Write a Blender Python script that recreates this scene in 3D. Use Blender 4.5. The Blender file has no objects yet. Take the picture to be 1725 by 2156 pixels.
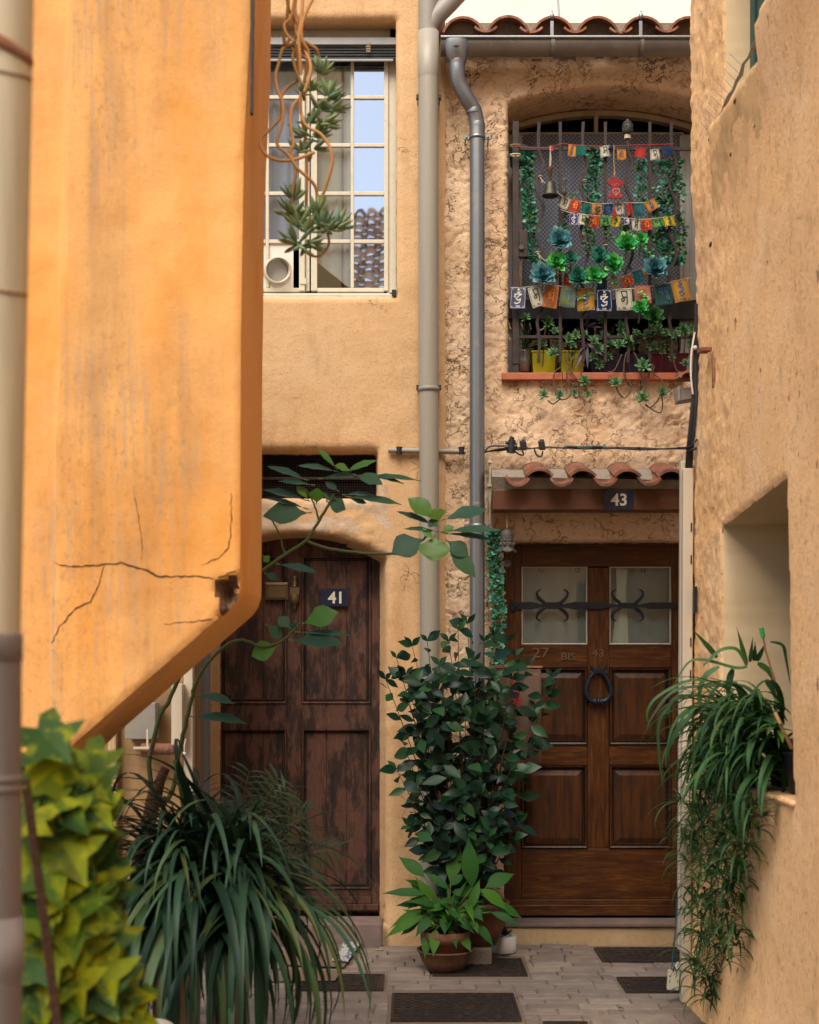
import bpy, bmesh, math, random
from mathutils import Vector, Matrix, noise, Quaternion
from mathutils.geometry import intersect_point_line
R = math.radians
random.seed(7)
sc = bpy.context.scene
COL = sc.collection

# ------------------------------------------------------------------ camera, sky, sun, exposure
F = 2994.0; CX = 862.5; CY = 1404.0; EYE = 1.53
cam_d = bpy.data.cameras.new('camera'); cam = bpy.data.objects.new('camera', cam_d); COL.objects.link(cam)
cam.location = (0, 0, EYE); cam.rotation_euler = (R(90), 0, 0)
cam_d.sensor_fit = 'VERTICAL'; cam_d.sensor_height = 36; cam_d.sensor_width = 28.8
cam_d.lens = F / 2156 * 36; cam_d.shift_y = (CY - 1078) / 2156
cam_d.clip_start = .05; cam_d.clip_end = 400
cam_d.dof.use_dof = True; cam_d.dof.focus_distance = 7.75; cam_d.dof.aperture_fstop = 3.4
sc.camera = cam

SUN_EL, SUN_AZ = 50, -20          # azimuth of the light's origin, seen from above, measured from straight behind the camera towards the left
w = bpy.data.worlds.new('World'); sc.world = w; w.use_nodes = True
nt = w.node_tree; nt.nodes.clear()
sky = nt.nodes.new('ShaderNodeTexSky'); sky.sky_type = 'NISHITA'; sky.sun_disc = False
sky.sun_elevation = R(SUN_EL); sky.air_density = 1.0; sky.dust_density = 1.2; sky.ozone_density = .35
sky.sun_rotation = R(180 - SUN_AZ)
bg = nt.nodes.new('ShaderNodeBackground'); bg.inputs[1].default_value = .085
wo = nt.nodes.new('ShaderNodeOutputWorld')
nt.links.new(sky.outputs[0], bg.inputs[0]); nt.links.new(bg.outputs[0], wo.inputs[0])
sl = bpy.data.lights.new('sun', 'SUN'); sl.energy = 3.3; sl.angle = R(45); sl.color = (1, .90, .76)
so = bpy.data.objects.new('sun', sl); COL.objects.link(so)
e, a = R(SUN_EL), R(SUN_AZ)
src = Vector((math.sin(a) * math.cos(e), -math.cos(a) * math.cos(e), math.sin(e)))
so.rotation_euler = src.to_track_quat('Z', 'Y').to_euler(); so.location = src * 30
sc.view_settings.view_transform = 'Standard'; sc.view_settings.look = 'None'
sc.view_settings.exposure = 1.10; sc.view_settings.gamma = 1
sc.cycles.use_denoising = True
sc.cycles.max_bounces = 8; sc.cycles.transparent_max_bounces = 12

# ------------------------------------------------------------------ helpers
def P(x, y, Y):                                   # a pixel of the 1725x2156 picture, at depth Y -> a point of the place
    return Vector(((x - CX) * Y / F, Y, EYE + (CY - y) * Y / F))
def PX(x, Y): return (x - CX) * Y / F
def PZ(y, Y): return EYE + (CY - y) * Y / F
def crop(x0, y0, ws, wo_=1725):                   # reading aid: pixels of an enlarged crop -> picture pixels
    k = ws / wo_ / 1.9
    return lambda cx, cy: (x0 / 1.9 + cx * k, y0 / 1.9 + cy * k)
def nz(x, y, z): return noise.noise(Vector((x, y, z)))
def rnd(a, b): return random.uniform(a, b)

ORG = {}
def tag(o, label=None, cat=None, group=None, kind=None):
    for k, v in (('label', label), ('category', cat), ('group', group), ('kind', kind)):
        if v: o[k] = v
    return o
def thing(name, label, cat, loc=(0, 0, 0), group=None):
    o = bpy.data.objects.new(name, None); COL.objects.link(o); o.location = loc
    o.empty_display_size = .1
    ORG[o.name] = Vector(loc); return tag(o, label, cat, group)
def copy_tree(o, parent=None):
    c = o.copy(); COL.objects.link(c)
    if parent: c.parent = parent
    for ch in list(o.children): copy_tree(ch, c)
    return c

class MB:
    def __init__(s): s.v = []; s.f = []; s.m = []; s.s = []
    def add(s, vs, fs, mi=0, sm=False):
        b = len(s.v); s.v += [Vector(q) for q in vs]
        for f in fs: s.f.append([b + i for i in f]); s.m.append(mi); s.s.append(sm)
    def box(s, x0, x1, y0, y1, z0, z1, mi=0):
        s.add([(x, y, z) for x in (x0, x1) for y in (y0, y1) for z in (z0, z1)],
              [(0, 1, 3, 2), (4, 6, 7, 5), (0, 4, 5, 1), (2, 3, 7, 6), (0, 2, 6, 4), (1, 5, 7, 3)], mi)
    def obox(s, c, ax, ay, az, mi=0):             # oriented box: centre and three half-axes
        c = Vector(c); ax, ay, az = Vector(ax), Vector(ay), Vector(az)
        s.add([c + ax * i + ay * j + az * k for i in (-1, 1) for j in (-1, 1) for k in (-1, 1)],
              [(0, 1, 3, 2), (4, 6, 7, 5), (0, 4, 5, 1), (2, 3, 7, 6), (0, 2, 6, 4), (1, 5, 7, 3)], mi)
    def prism(s, poly, y0, y1, mi=0, mp=None):    # polygon in XZ, extruded along Y
        mp = mp or (lambda u, y, v: (u, y, v)); n = len(poly)
        s.add([mp(p[0], y0, p[1]) for p in poly] + [mp(p[0], y1, p[1]) for p in poly],
              [tuple(range(n)), tuple(range(2 * n - 1, n - 1, -1))] + [(i, i + n, (i + 1) % n + n, (i + 1) % n) for i in range(n)], mi)
    def tube(s, path, r, n=8, mi=0, cap=True, sm=True, flat=None):
        path = [Vector(p) for p in path]; k = len(path)
        rs = r if isinstance(r, (list, tuple)) else [r] * k
        t = [(path[min(i + 1, k - 1)] - path[max(i - 1, 0)]).normalized() for i in range(k)]
        up = Vector((0, 0, 1)) if abs(t[0].z) < .9 else Vector((0, 1, 0))
        nn = (up - t[0] * up.dot(t[0])).normalized(); vs = []
        for i in range(k):
            if i: nn = (nn - t[i] * nn.dot(t[i])).normalized()
            b = t[i].cross(nn)
            for j in range(n):
                a_ = 2 * math.pi * j / n
                vs.append(path[i] + nn * (math.cos(a_) * rs[i] * (flat or 1)) + b * (math.sin(a_) * rs[i]))
        fs = [(i * n + j, i * n + (j + 1) % n, (i + 1) * n + (j + 1) % n, (i + 1) * n + j) for i in range(k - 1) for j in range(n)]
        s.add(vs, fs, mi, sm)
        if cap: s.add(vs[:n], [tuple(range(n - 1, -1, -1))], mi); s.add(vs[-n:], [tuple(range(n))], mi)
    def lathe(s, prof, c, n=24, mi=0, sm=True, sq=1.0):
        c = Vector(c); vs = [c + Vector((r * math.cos(2 * math.pi * j / n), r * sq * math.sin(2 * math.pi * j / n), z)) for r, z in prof for j in range(n)]
        k = len(prof)
        s.add(vs, [(i * n + j, i * n + (j + 1) % n, (i + 1) * n + (j + 1) % n, (i + 1) * n + j) for i in range(k - 1) for j in range(n)], mi, sm)
    def ball(s, c, r, mi=0, n=10, m=7, sc_=(1, 1, 1)):
        vs = []; c = Vector(c)
        for i in range(m + 1):
            th = math.pi * i / m
            for j in range(n):
                ph = 2 * math.pi * j / n
                vs.append(c + Vector((r * sc_[0] * math.sin(th) * math.cos(ph), r * sc_[1] * math.sin(th) * math.sin(ph), r * sc_[2] * math.cos(th))))
        s.add(vs, [(i * n + j, (i + 1) * n + j, (i + 1) * n + (j + 1) % n, i * n + (j + 1) % n) for i in range(m) for j in range(n)], mi, True)
    def leaf(s, p, d, nrm, L, W, shape, curl=.3, fold=.15, mi=0, twist=0, wav=0):
        """broad leaf: shape = half widths (0..1) at equal steps along the midrib"""
        p = Vector(p); d = Vector(d).normalized(); nrm = Vector(nrm); nrm = (nrm - d * nrm.dot(d))
        if nrm.length < 1e-4: nrm = d.orthogonal()
        nrm.normalize(); k = len(shape); vs = []; q = p.copy(); dd = d.copy(); nn = nrm.copy()
        for i in range(k):
            side = dd.cross(nn).normalized(); hw = W / 2 * shape[i]
            wv = wav * W * math.sin(i * 2.4 + twist * 9)
            vs += [q - side * hw + nn * (fold * hw + wv), q.copy(), q + side * hw + nn * (fold * hw - wv)]
            rot = Quaternion(side, -curl / (k - 1)); dd = rot @ dd; nn = rot @ nn
            q = q + dd * (L / (k - 1))
        fs = []
        for i in range(k - 1):
            a_ = i * 3; fs += [(a_, a_ + 1, a_ + 4, a_ + 3), (a_ + 1, a_ + 2, a_ + 5, a_ + 4)]
        s.add(vs, fs, mi, True)
    def blade(s, p, az, el, L, W, droop, segs=10, mi=0, pw=1.2, tw=0, wmin=.12):
        """strap leaf: leaves p at elevation el and bends down by droop on its way"""
        q = Vector(p); vs = []; step = L / segs
        for i in range(segs + 1):
            t = i / segs; pit = el - droop * t ** pw; az_ = az + tw * t
            d = Vector((math.cos(az_) * math.cos(pit), math.sin(az_) * math.cos(pit), math.sin(pit)))
            side = Vector((-math.sin(az_), math.cos(az_), 0)); up = side.cross(d)
            hw = W / 2 * min(1, .35 + t * 4) * max(wmin if i < segs else .02, (1 - t ** 2.6)) 
            vs += [q - side * hw - up * hw * .35, q.copy(), q + side * hw - up * hw * .35]
            q = q + d * step
        fs = []
        for i in range(segs):
            a_ = i * 3; fs += [(a_, a_ + 1, a_ + 4, a_ + 3), (a_ + 1, a_ + 2, a_ + 5, a_ + 4)]
        s.add(vs, fs, mi, True)
    def build(s, name, mats, parent=None, label=None, cat=None, group=None, kind=None, origin=None, bevel=0, bseg=2, thick=0):
        if not isinstance(mats, (list, tuple)): mats = [mats]
        if parent is not None: org = ORG[parent.name]
        elif origin is not None: org = Vector(origin)
        else:
            xs = [q.x for q in s.v]; ys = [q.y for q in s.v]; zs = [q.z for q in s.v]
            org = Vector(((min(xs) + max(xs)) / 2, (min(ys) + max(ys)) / 2, min(zs)))
        me = bpy.data.meshes.new(name); me.from_pydata([tuple(q - org) for q in s.v], [], s.f)
        for m_ in mats: me.materials.append(m_)
        me.polygons.foreach_set('material_index', s.m); me.polygons.foreach_set('use_smooth', s.s); me.update()
        o = bpy.data.objects.new(name, me); COL.objects.link(o)
        if parent is not None: o.parent = parent
        else: o.location = org
        ORG[o.name] = org
        if thick:
            md = o.modifiers.new('t', 'SOLIDIFY'); md.thickness = thick; md.offset = 0
        if bevel:
            md = o.modifiers.new('b', 'BEVEL'); md.width = bevel; md.segments = bseg; md.limit_method = 'ANGLE'; md.angle_limit = R(40)
        return tag(o, label, cat, group, kind)

def text_into(mb, body, c, h, mi, depth=.0015, xdir=(1, 0, 0), zdir=(0, 0, 1), offset=0, wide=1.0):
    cu = bpy.data.curves.new('tmp', 'FONT'); cu.body = body; cu.align_x = 'CENTER'; cu.align_y = 'CENTER'
    cu.size = 1; cu.offset = offset; cu.resolution_u = 4
    o = bpy.data.objects.new('tmp', cu); COL.objects.link(o)
    dg = bpy.context.evaluated_depsgraph_get(); dg.update()
    me = bpy.data.meshes.new_from_object(o.evaluated_get(dg))
    ys = [v.co.y for v in me.vertices]; y0, y1 = min(ys), max(ys); k = h / (y1 - y0); ym = (y0 + y1) / 2
    xs = [v.co.x for v in me.vertices]; xm = (min(xs) + max(xs)) / 2
    xd, zd = Vector(xdir), Vector(zdir); nd = zd.cross(xd) * -1
    pts = [Vector(c) + xd * ((v.co.x - xm) * k * wide) + zd * ((v.co.y - ym) * k) for v in me.vertices]
    fs = [tuple(p.vertices) for p in me.polygons]
    mb.add(pts, fs, mi)
    if depth:                                     # raised letters: give the outline a side
        cnt = {}
        for f in fs:
            for i in range(len(f)):
                a_, b_ = f[i], f[(i + 1) % len(f)]
                if (b_, a_) in cnt: del cnt[(b_, a_)]
                else: cnt[(a_, b_)] = 1
        for a_, b_ in cnt:
            mb.add([pts[a_], pts[b_], pts[b_] + nd * -depth, pts[a_] + nd * -depth], [(0, 1, 2, 3)], mi)
    bpy.data.objects.remove(o); bpy.data.curves.remove(cu); bpy.data.meshes.remove(me)

# ------------------------------------------------------------------ materials
def lin(h):
    c = [int(h[i:i + 2], 16) / 255 for i in (0, 2, 4)]
    return tuple(x / 12.92 if x <= .04045 else ((x + .055) / 1.055) ** 2.4 for x in c)
def mat(name, col, rough=.8, spec=.3, metal=0.0, layers=(), bumps=(), island=None, trans=0, coat=0, cracks=()):
    """layers: (colour, scale, lo, hi, stretch, amount[, detail]); bumps: (scale, strength, distance, stretch, kind)"""
    m = bpy.data.materials.new(name); m.use_nodes = True; t = m.node_tree; t.nodes.clear()
    N, Lk = t.nodes.new, t.links.new
    out = N('ShaderNodeOutputMaterial'); b = N('ShaderNodeBsdfPrincipled')
    b.inputs['Roughness'].default_value = rough; b.inputs['Metallic'].default_value = metal
    b.inputs['Specular IOR Level'].default_value = spec
    if coat: b.inputs['Coat Weight'].default_value = coat; b.inputs['Coat Roughness'].default_value = .25
    tc = N('ShaderNodeTexCoord')
    def coords(st):
        if st == (1, 1, 1): return tc.outputs['Object']
        mp = N('ShaderNodeMapping'); mp.inputs['Scale'].default_value = st; Lk(tc.outputs['Object'], mp.inputs[0]); return mp.outputs[0]
    rgb = N('ShaderNodeRGB'); rgb.outputs[0].default_value = (*col, 1); cur = rgb.outputs[0]
    if island:
        g = N('ShaderNodeNewGeometry'); cr = N('ShaderNodeValToRGB'); els = cr.color_ramp.elements
        for i, c in enumerate(island):
            pos = i / (len(island) - 1)
            el = els[i] if i < 2 else els.new(pos)
            el.position = pos; el.color = (*c, 1)
        els[1].position = 1 / (len(island) - 1) if len(island) > 2 else 1
        Lk(g.outputs['Random Per Island'], cr.inputs[0]); cur = cr.outputs[0]
    for ly in layers:
        c, s_, lo, hi, st, amt = ly[:6]; det = ly[6] if len(ly) > 6 else 5
        n = N('ShaderNodeTexNoise'); n.inputs['Scale'].default_value = s_; n.inputs['Detail'].default_value = det; n.inputs['Roughness'].default_value = .62
        Lk(coords(st), n.inputs['Vector'])
        mr = N('ShaderNodeMapRange'); mr.inputs[1].default_value = lo; mr.inputs[2].default_value = hi; mr.inputs[4].default_value = amt
        Lk(n.outputs[0], mr.inputs[0]); mo = mr.outputs[0]
        if len(ly) > 7:                           # only inside larger patches
            n2 = N('ShaderNodeTexNoise'); n2.inputs['Scale'].default_value = ly[7][0]; n2.inputs['Detail'].default_value = 3; Lk(coords(ly[7][3]), n2.inputs['Vector'])
            m2 = N('ShaderNodeMapRange'); m2.inputs[1].default_value = ly[7][1]; m2.inputs[2].default_value = ly[7][2]; Lk(n2.outputs[0], m2.inputs[0])
            mm = N('ShaderNodeMath'); mm.operation = 'MULTIPLY'; Lk(mo, mm.inputs[0]); Lk(m2.outputs[0], mm.inputs[1]); mo = mm.outputs[0]
        mx = N('ShaderNodeMix'); mx.data_type = 'RGBA'; Lk(mo, mx.inputs[0]); Lk(cur, mx.inputs[6]); mx.inputs[7].default_value = (*c, 1); cur = mx.outputs[2]
    prev = None
    for (csc, cw, mlo, mhi, ccol, camt) in cracks:  # crazed plaster: thin warped lines, only in patches
        wn = N('ShaderNodeTexNoise'); wn.inputs['Scale'].default_value = csc * 1.3; wn.inputs['Detail'].default_value = 4; Lk(tc.outputs['Object'], wn.inputs['Vector'])
        wm = N('ShaderNodeMix'); wm.data_type = 'RGBA'; wm.blend_type = 'LINEAR_LIGHT'; wm.inputs[0].default_value = 1.2 / csc; Lk(tc.outputs['Object'], wm.inputs[6]); Lk(wn.outputs[1], wm.inputs[7])
        vo = N('ShaderNodeTexVoronoi'); vo.feature = 'DISTANCE_TO_EDGE'; vo.inputs['Scale'].default_value = csc; Lk(wm.outputs[2], vo.inputs['Vector'])
        m1 = N('ShaderNodeMapRange'); m1.inputs[1].default_value = 0; m1.inputs[2].default_value = cw; m1.inputs[3].default_value = 1; m1.inputs[4].default_value = 0; Lk(vo.outputs[0], m1.inputs[0])
        n2 = N('ShaderNodeTexNoise'); n2.inputs['Scale'].default_value = csc * .55; n2.inputs['Detail'].default_value = 5; Lk(tc.outputs['Object'], n2.inputs['Vector'])
        m2 = N('ShaderNodeMapRange'); m2.inputs[1].default_value = mlo; m2.inputs[2].default_value = mhi; Lk(n2.outputs[0], m2.inputs[0])
        mm = N('ShaderNodeMath'); mm.operation = 'MULTIPLY'; Lk(m1.outputs[0], mm.inputs[0]); Lk(m2.outputs[0], mm.inputs[1])
        ma = N('ShaderNodeMath'); ma.operation = 'MULTIPLY'; Lk(mm.outputs[0], ma.inputs[0]); ma.inputs[1].default_value = camt
        mx = N('ShaderNodeMix'); mx.data_type = 'RGBA'; Lk(ma.outputs[0], mx.inputs[0]); Lk(cur, mx.inputs[6]); mx.inputs[7].default_value = (*ccol, 1); cur = mx.outputs[2]
        bu = N('ShaderNodeBump'); bu.invert = True; bu.inputs['Strength'].default_value = .9; bu.inputs['Distance'].default_value = .02; Lk(mm.outputs[0], bu.inputs['Height'])
        if prev: Lk(prev, bu.inputs['Normal'])
        prev = bu.outputs[0]
    Lk(cur, b.inputs['Base Color'])
    for bp in bumps:
        s_, stg, dist, st, kind = bp
        if kind == 'n':
            n = N('ShaderNodeTexNoise'); n.inputs['Detail'].default_value = 6; n.inputs['Roughness'].default_value = .65; o_ = n.outputs[0]
        else:
            n = N('ShaderNodeTexVoronoi'); n.feature = 'DISTANCE_TO_EDGE' if kind == 'c' else 'F1'; o_ = n.outputs[0]
        n.inputs['Scale'].default_value = s_; Lk(coords(st), n.inputs['Vector'])
        bu = N('ShaderNodeBump'); bu.inputs['Strength'].default_value = stg; bu.inputs['Distance'].default_value = dist
        Lk(o_, bu.inputs['Height'])
        if prev: Lk(prev, bu.inputs['Normal'])
        prev = bu.outputs[0]
    if prev: Lk(prev, b.inputs['Normal'])
    sh = b.outputs[0]
    if trans:
        tr = N('ShaderNodeBsdfTranslucent'); Lk(cur, tr.inputs[0]); ms = N('ShaderNodeMixShader'); ms.inputs[0].default_value = trans
        Lk(sh, ms.inputs[1]); Lk(tr.outputs[0], ms.inputs[2]); sh = ms.outputs[0]
    Lk(sh, out.inputs[0]); return m
def glass(name, refl, tint=(.9, .95, 1)):
    m = bpy.data.materials.new(name); m.use_nodes = True; t = m.node_tree; t.nodes.clear()
    N, Lk = t.nodes.new, t.links.new
    out = N('ShaderNodeOutputMaterial'); tr = N('ShaderNodeBsdfTransparent'); tr.inputs[0].default_value = (*tint, 1)
    gl = N('ShaderNodeBsdfGlossy'); gl.inputs['Roughness'].default_value = .015; ms = N('ShaderNodeMixShader'); ms.inputs[0].default_value = refl
    tc = N('ShaderNodeTexCoord'); n = N('ShaderNodeTexNoise'); n.inputs['Scale'].default_value = 5; bu = N('ShaderNodeBump'); bu.inputs['Strength'].default_value = .02; bu.inputs['Distance'].default_value = .01
    Lk(tc.outputs['Object'], n.inputs[0]); Lk(n.outputs[0], bu.inputs['Height']); Lk(bu.outputs[0], gl.inputs['Normal'])
    Lk(tr.outputs[0], ms.inputs[1]); Lk(gl.outputs[0], ms.inputs[2]); Lk(ms.outputs[0], out.inputs[0]); return m

U1 = (1, 1, 1)
M = {}
M['ochre'] = mat('ochre_render', (.62, .40, .215), .92, .15, layers=[((.55, .33, .16), 1.6, .4, .7, U1, .7), ((.61, .42, .25), 2.7, .52, .68, U1, .6), ((.40, .20, .075), 9, .55, .75, (1, 1, .35), .5), ((.36, .2, .09), 110, .5, .72, U1, .6), ((.40, .22, .10), 3.5, .5, .68, (1.6, 1, .5), .7, 6, (1.3, .5, .62, U1))],
     cracks=[(6, .014, .60, .68, (.34, .2, .10), .5)], bumps=[(260, .35, .004, U1, 'n'), (14, .35, .02, U1, 'n')])
M['rough'] = mat('rough_render', (.74, .52, .33), .95, .12, layers=[((.80, .60, .43), 2.2, .4, .65, U1, .8), ((.66, .41, .24), 3.1, .52, .7, U1, .7), ((.44, .28, .17), 24, .56, .72, U1, .65), ((.30, .19, .12), 70, .58, .74, U1, .6)],
     cracks=[(6, .024, .47, .58, (.20, .12, .07), .78), (15, .05, .51, .65, (.28, .18, .11), .65)], bumps=[(170, .6, .008, U1, 'n'), (60, .5, .012, U1, 'n'), (24, .25, .012, U1, 'n')])
PT = (1.25, .40, .58, (1.5, 1, .45))
M['bay'] = mat('orange_render', (.80, .395, .125), .88, .2, layers=[((.82, .44, .155), 1.8, .42, .62, (1, 1, .5), .7), ((.74, .29, .04), 2.2, .48, .66, (1, 1, .6), .8),
     ((.36, .20, .09), 3.2, .38, .66, (2.2, 2.2, .3), .85, 6, PT), ((.42, .31, .22), 12, .50, .66, (3.2, 3.2, .18), .7, 6, PT), ((.24, .15, .08), 40, .52, .74, (1.3, 1, .8), .55, 6, PT), ((.50, .25, .09), 110, .54, .75, U1, .35)],
     bumps=[(150, .3, .004, U1, 'n'), (9, .25, .02, U1, 'n')])
M['hollow_dirt_shade'] = mat('broken_render', (.16, .09, .055), .95, .1, layers=[((.34, .2, .1), 30, .45, .7, U1, .8), ((.05, .035, .03), 18, .5, .65, U1, .8)], bumps=[(80, .8, .02, U1, 'n')])  # broken render: brown dirt plus the hollow's shade, both put into the colour
M['crack'] = mat('crack_dark', (.10, .05, .025), .95, .1)
M['right'] = mat('peach_render', (.92, .56, .275), .93, .15, layers=[((.82, .48, .21), 1.5, .4, .68, U1, .7), ((.92, .62, .36), 2.6, .5, .68, U1, .7), ((.60, .36, .17), 7, .54, .70, (1, 1, .6), .6), ((.42, .22, .10), 46, .55, .70, (1, 1, .6), .75), ((.88, .64, .42), 80, .56, .7, U1, .5), ((.14, .07, .04), 16, .655, .69, (1, 1, .7), .8, 8)],
     bumps=[(150, .5, .006, U1, 'n'), (48, .5, .012, U1, 'n')])
M['jamb'] = mat('smooth_beige_render', (.74, .57, .36), .9, .15, layers=[((.64, .46, .26), 3, .45, .7, U1, .6)], bumps=[(140, .3, .004, U1, 'n')])
M['step'] = mat('step_render', (.52, .37, .21), .93, .12, layers=[((.38, .25, .14), 40, .5, .7, U1, .6), ((.60, .46, .30), 6, .5, .7, U1, .5)], bumps=[(190, .6, .006, U1, 'n')])
M['slate'] = mat('worn_threshold_stone', (.17, .125, .11), .7, .3, layers=[((.27, .17, .15), 12, .45, .7, U1, .7)], bumps=[(60, .3, .004, U1, 'n')])
M['mortar'] = mat('grey_mortar', (.27, .225, .18), .95, .1, layers=[((.17, .14, .115), 14, .5, .7, U1, .7), ((.38, .31, .24), 30, .5, .7, U1, .5)], bumps=[(90, .7, .01, U1, 'n')])
M['terra'] = mat('terracotta', (.23, .088, .050), .8, .25, layers=[((.22, .07, .04), 14, .45, .7, U1, .7), ((.45, .24, .14), 30, .58, .72, U1, .6), ((.08, .05, .04), 11, .50, .64, U1, .85), ((.30, .22, .16), 19, .56, .68, U1, .6)], bumps=[(120, .4, .004, U1, 'n')])
M['tile_old'] = mat('weathered_tile', (.34, .14, .075), .85, .2, layers=[((.18, .10, .07), 9, .45, .65, U1, .8), ((.42, .27, .18), 16, .52, .7, U1, .7), ((.10, .085, .075), 26, .55, .7, U1, .7)], bumps=[(100, .6, .006, U1, 'n')])
M['sill_tile'] = mat('red_sill_tile', (.42, .125, .06), .6, .35, layers=[((.30, .09, .05), 8, .45, .7, U1, .7), ((.5, .3, .22), 40, .6, .75, (.4, 1, 1), .4)], bumps=[(70, .25, .004, U1, 'n')])
M['pvc'] = mat('grey_plastic_pipe', (.31, .28, .225), .45, .4, layers=[((.26, .24, .195), 5, .45, .7, (4, 4, .3), .7), ((.22, .2, .17), 60, .66, .74, U1, .6)], bumps=[(8, .1, .01, U1, 'n')])
M['pvc_dark'] = mat('darker_grey_plastic', (.27, .245, .21), .5, .4, layers=[((.2, .18, .16), 5, .45, .7, U1, .6)])
M['pvc_left'] = mat('beige_plastic_pipe', (.62, .52, .35), .5, .4, layers=[((.40, .33, .22), 4, .45, .7, (4, 4, .4), .7), ((.42, .2, .08), 7, .66, .76, U1, .7)])
M['pipe_left'] = mat('mauve_grey_iron_pipe', (.20, .165, .15), .6, .35, layers=[((.27, .2, .16), 6, .5, .7, (3, 3, .3), .7), ((.3, .19, .11), 20, .6, .72, U1, .5)])
M['pipe_back'] = mat('slate_grey_plastic_pipe', (.17, .175, .19), .5, .4, layers=[((.5, .5, .5), 60, .73, .76, U1, .7)])
M['zinc'] = mat('zinc', (.24, .25, .26), .42, .5, .8, layers=[((.22, .235, .25), 4, .42, .68, (3, 3, .35), .85), ((.38, .33, .26), 9, .58, .74, U1, .35)], bumps=[(12, .08, .01, U1, 'n')])
M['zinc_dull'] = mat('weathered_zinc_gutter', (.24, .20, .165), .5, .5, .25, layers=[((.16, .135, .115), 7, .45, .7, (1, 1, 2), .8), ((.42, .37, .30), 34, .6, .7, (1, 1, .5), .5)], bumps=[(30, .15, .006, U1, 'n')])
M['iron'] = mat('rusty_dark_iron', (.035, .026, .025), .6, .4, .3, layers=[((.07, .042, .034), 20, .45, .7, U1, .8)], bumps=[(90, .4, .003, U1, 'n')])
M['black_iron'] = mat('black_wrought_iron', (.017, .019, .024), .5, .45, .3, bumps=[(70, .5, .003, U1, 'n')])
M['black'] = mat('black_rubber_cable', (.014, .015, .018), .45, .4)
M['teal_tape'] = mat('teal_tape', (.02, .16, .14), .5, .3)
M['white_pl'] = mat('ivory_trunking_plastic', (.58, .50, .385), .45, .4, layers=[((.50, .41, .30), 3, .45, .7, (3, 3, .4), .7)])
M['white_box'] = mat('white_junction_box', (.62, .60, .48), .5, .4)
M['frame_w'] = mat('cream_window_paint', (.56, .51, .40), .6, .35, layers=[((.42, .36, .27), 18, .52, .72, U1, .6), ((.25, .17, .12), 50, .68, .74, U1, .7)], bumps=[(60, .3, .003, U1, 'n')])
M['frame_43'] = mat('dull_cream_paint', (.40, .34, .24), .7, .3, layers=[((.24, .18, .12), 14, .5, .7, U1, .7)])
M['shutter'] = mat('pale_grey_shutter_paint', (.34, .35, .35), .6, .3, layers=[((.27, .26, .24), 10, .45, .7, U1, .6)])
M['wood41'] = mat('weathered_brown_door', (.088, .038, .026), .75, .25, layers=[((.026, .014, .012), 7, .46, .54, (1.3, 1, .55), .95), ((.105, .048, .030), 9, .50, .66, (3, 3, .6), .75), ((.16, .09, .055), 22, .58, .70, (6, 6, .45), .6), ((.012, .010, .010), 9, .58, .66, (1.6, 1, .5), .8), ((.27, .19, .14), 60, .64, .72, (4, 4, .6), .5)],
     bumps=[(60, .6, .005, (7, 7, .5), 'n'), (20, .5, .006, U1, 'n')])
def wood43(name, st):
    return mat(name, (.085, .027, .006), .45, .28, layers=[((.032, .010, .004), 5, .42, .66, st, .85), ((.19, .075, .014), 7, .50, .74, tuple(q * 1.7 for q in st), .75), ((.025, .010, .006), 3, .52, .72, U1, .8)],
               bumps=[(16, .12, .003, tuple(q * 2 for q in st), 'n')], coat=.06)
M['wood43p'] = mat('dark_varnished_panel', (.080, .027, .007), .42, .35, layers=[((.018, .009, .006), 5, .42, .66, (7, 7, .6), .85), ((.14, .052, .012), 8, .55, .75, (10, 10, .8), .7), ((.012, .009, .008), 3, .5, .7, U1, .6)], bumps=[(16, .15, .003, (14, 14, 1), 'n')]); M['wood43v'] = wood43('varnished_wood_upright', (7, 7, .7)); M['wood43h'] = wood43('varnished_wood_level', (.7, 7, 7))
M['beam'] = mat('brown_beam_wood', (.10, .034, .010), .5, .4, layers=[((.10, .034, .013), 6, .42, .66, (.6, 5, 5), .85), ((.22, .10, .035), 5, .56, .74, U1, .7), ((.03, .016, .01), 14, .62, .72, (.5, 4, 4), .8)], bumps=[(20, .25, .004, (.6, 6, 6), 'n')])
M['groove'] = mat('groove_shade', (.014, .009, .007), .8, .2)  # near-black colour puts shade into the panel grooves so the mouldings read
M['plate'] = mat('navy_enamel', (.010, .017, .042), .25, .5, layers=[((.02, .03, .05), 30, .5, .7, U1, .5)])
M['digits'] = mat('cream_enamel', (.60, .55, .45), .4, .4)
M['brass'] = mat('dull_brass', (.13, .085, .04), .5, .4, .5, layers=[((.12, .075, .035), 12, .45, .7, U1, .7)])
M['bronze'] = mat('aged_bronze', (.055, .052, .035), .5, .5, .6, layers=[((.05, .075, .06), 18, .45, .7, U1, .7)])
M['bell_iron'] = mat('grey_cast_iron', (.085, .072, .065), .6, .4, .3, bumps=[(60, .5, .006, U1, 'n')])
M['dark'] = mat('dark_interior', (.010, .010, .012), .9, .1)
M['blind'] = mat('slate_slat_blind', (.05, .055, .058), .7, .3, layers=[((.09, .095, .1), 20, .5, .7, (.4, 1, 30), .8)], bumps=[(40, .9, .006, (.1, 1, 8), 'n')])
M['cloth'] = mat('grey_curtain', (.50, .53, .60), .9, .1, layers=[((.34, .36, .42), 4, .45, .7, (6, 1, .4), .7)], trans=.35)
M['cloth_w'] = mat('white_curtain', (.90, .84, .68), .9, .1, trans=.3, layers=[((.7, .6, .44), 4, .45, .7, (6, 1, .4), .5)])
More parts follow.
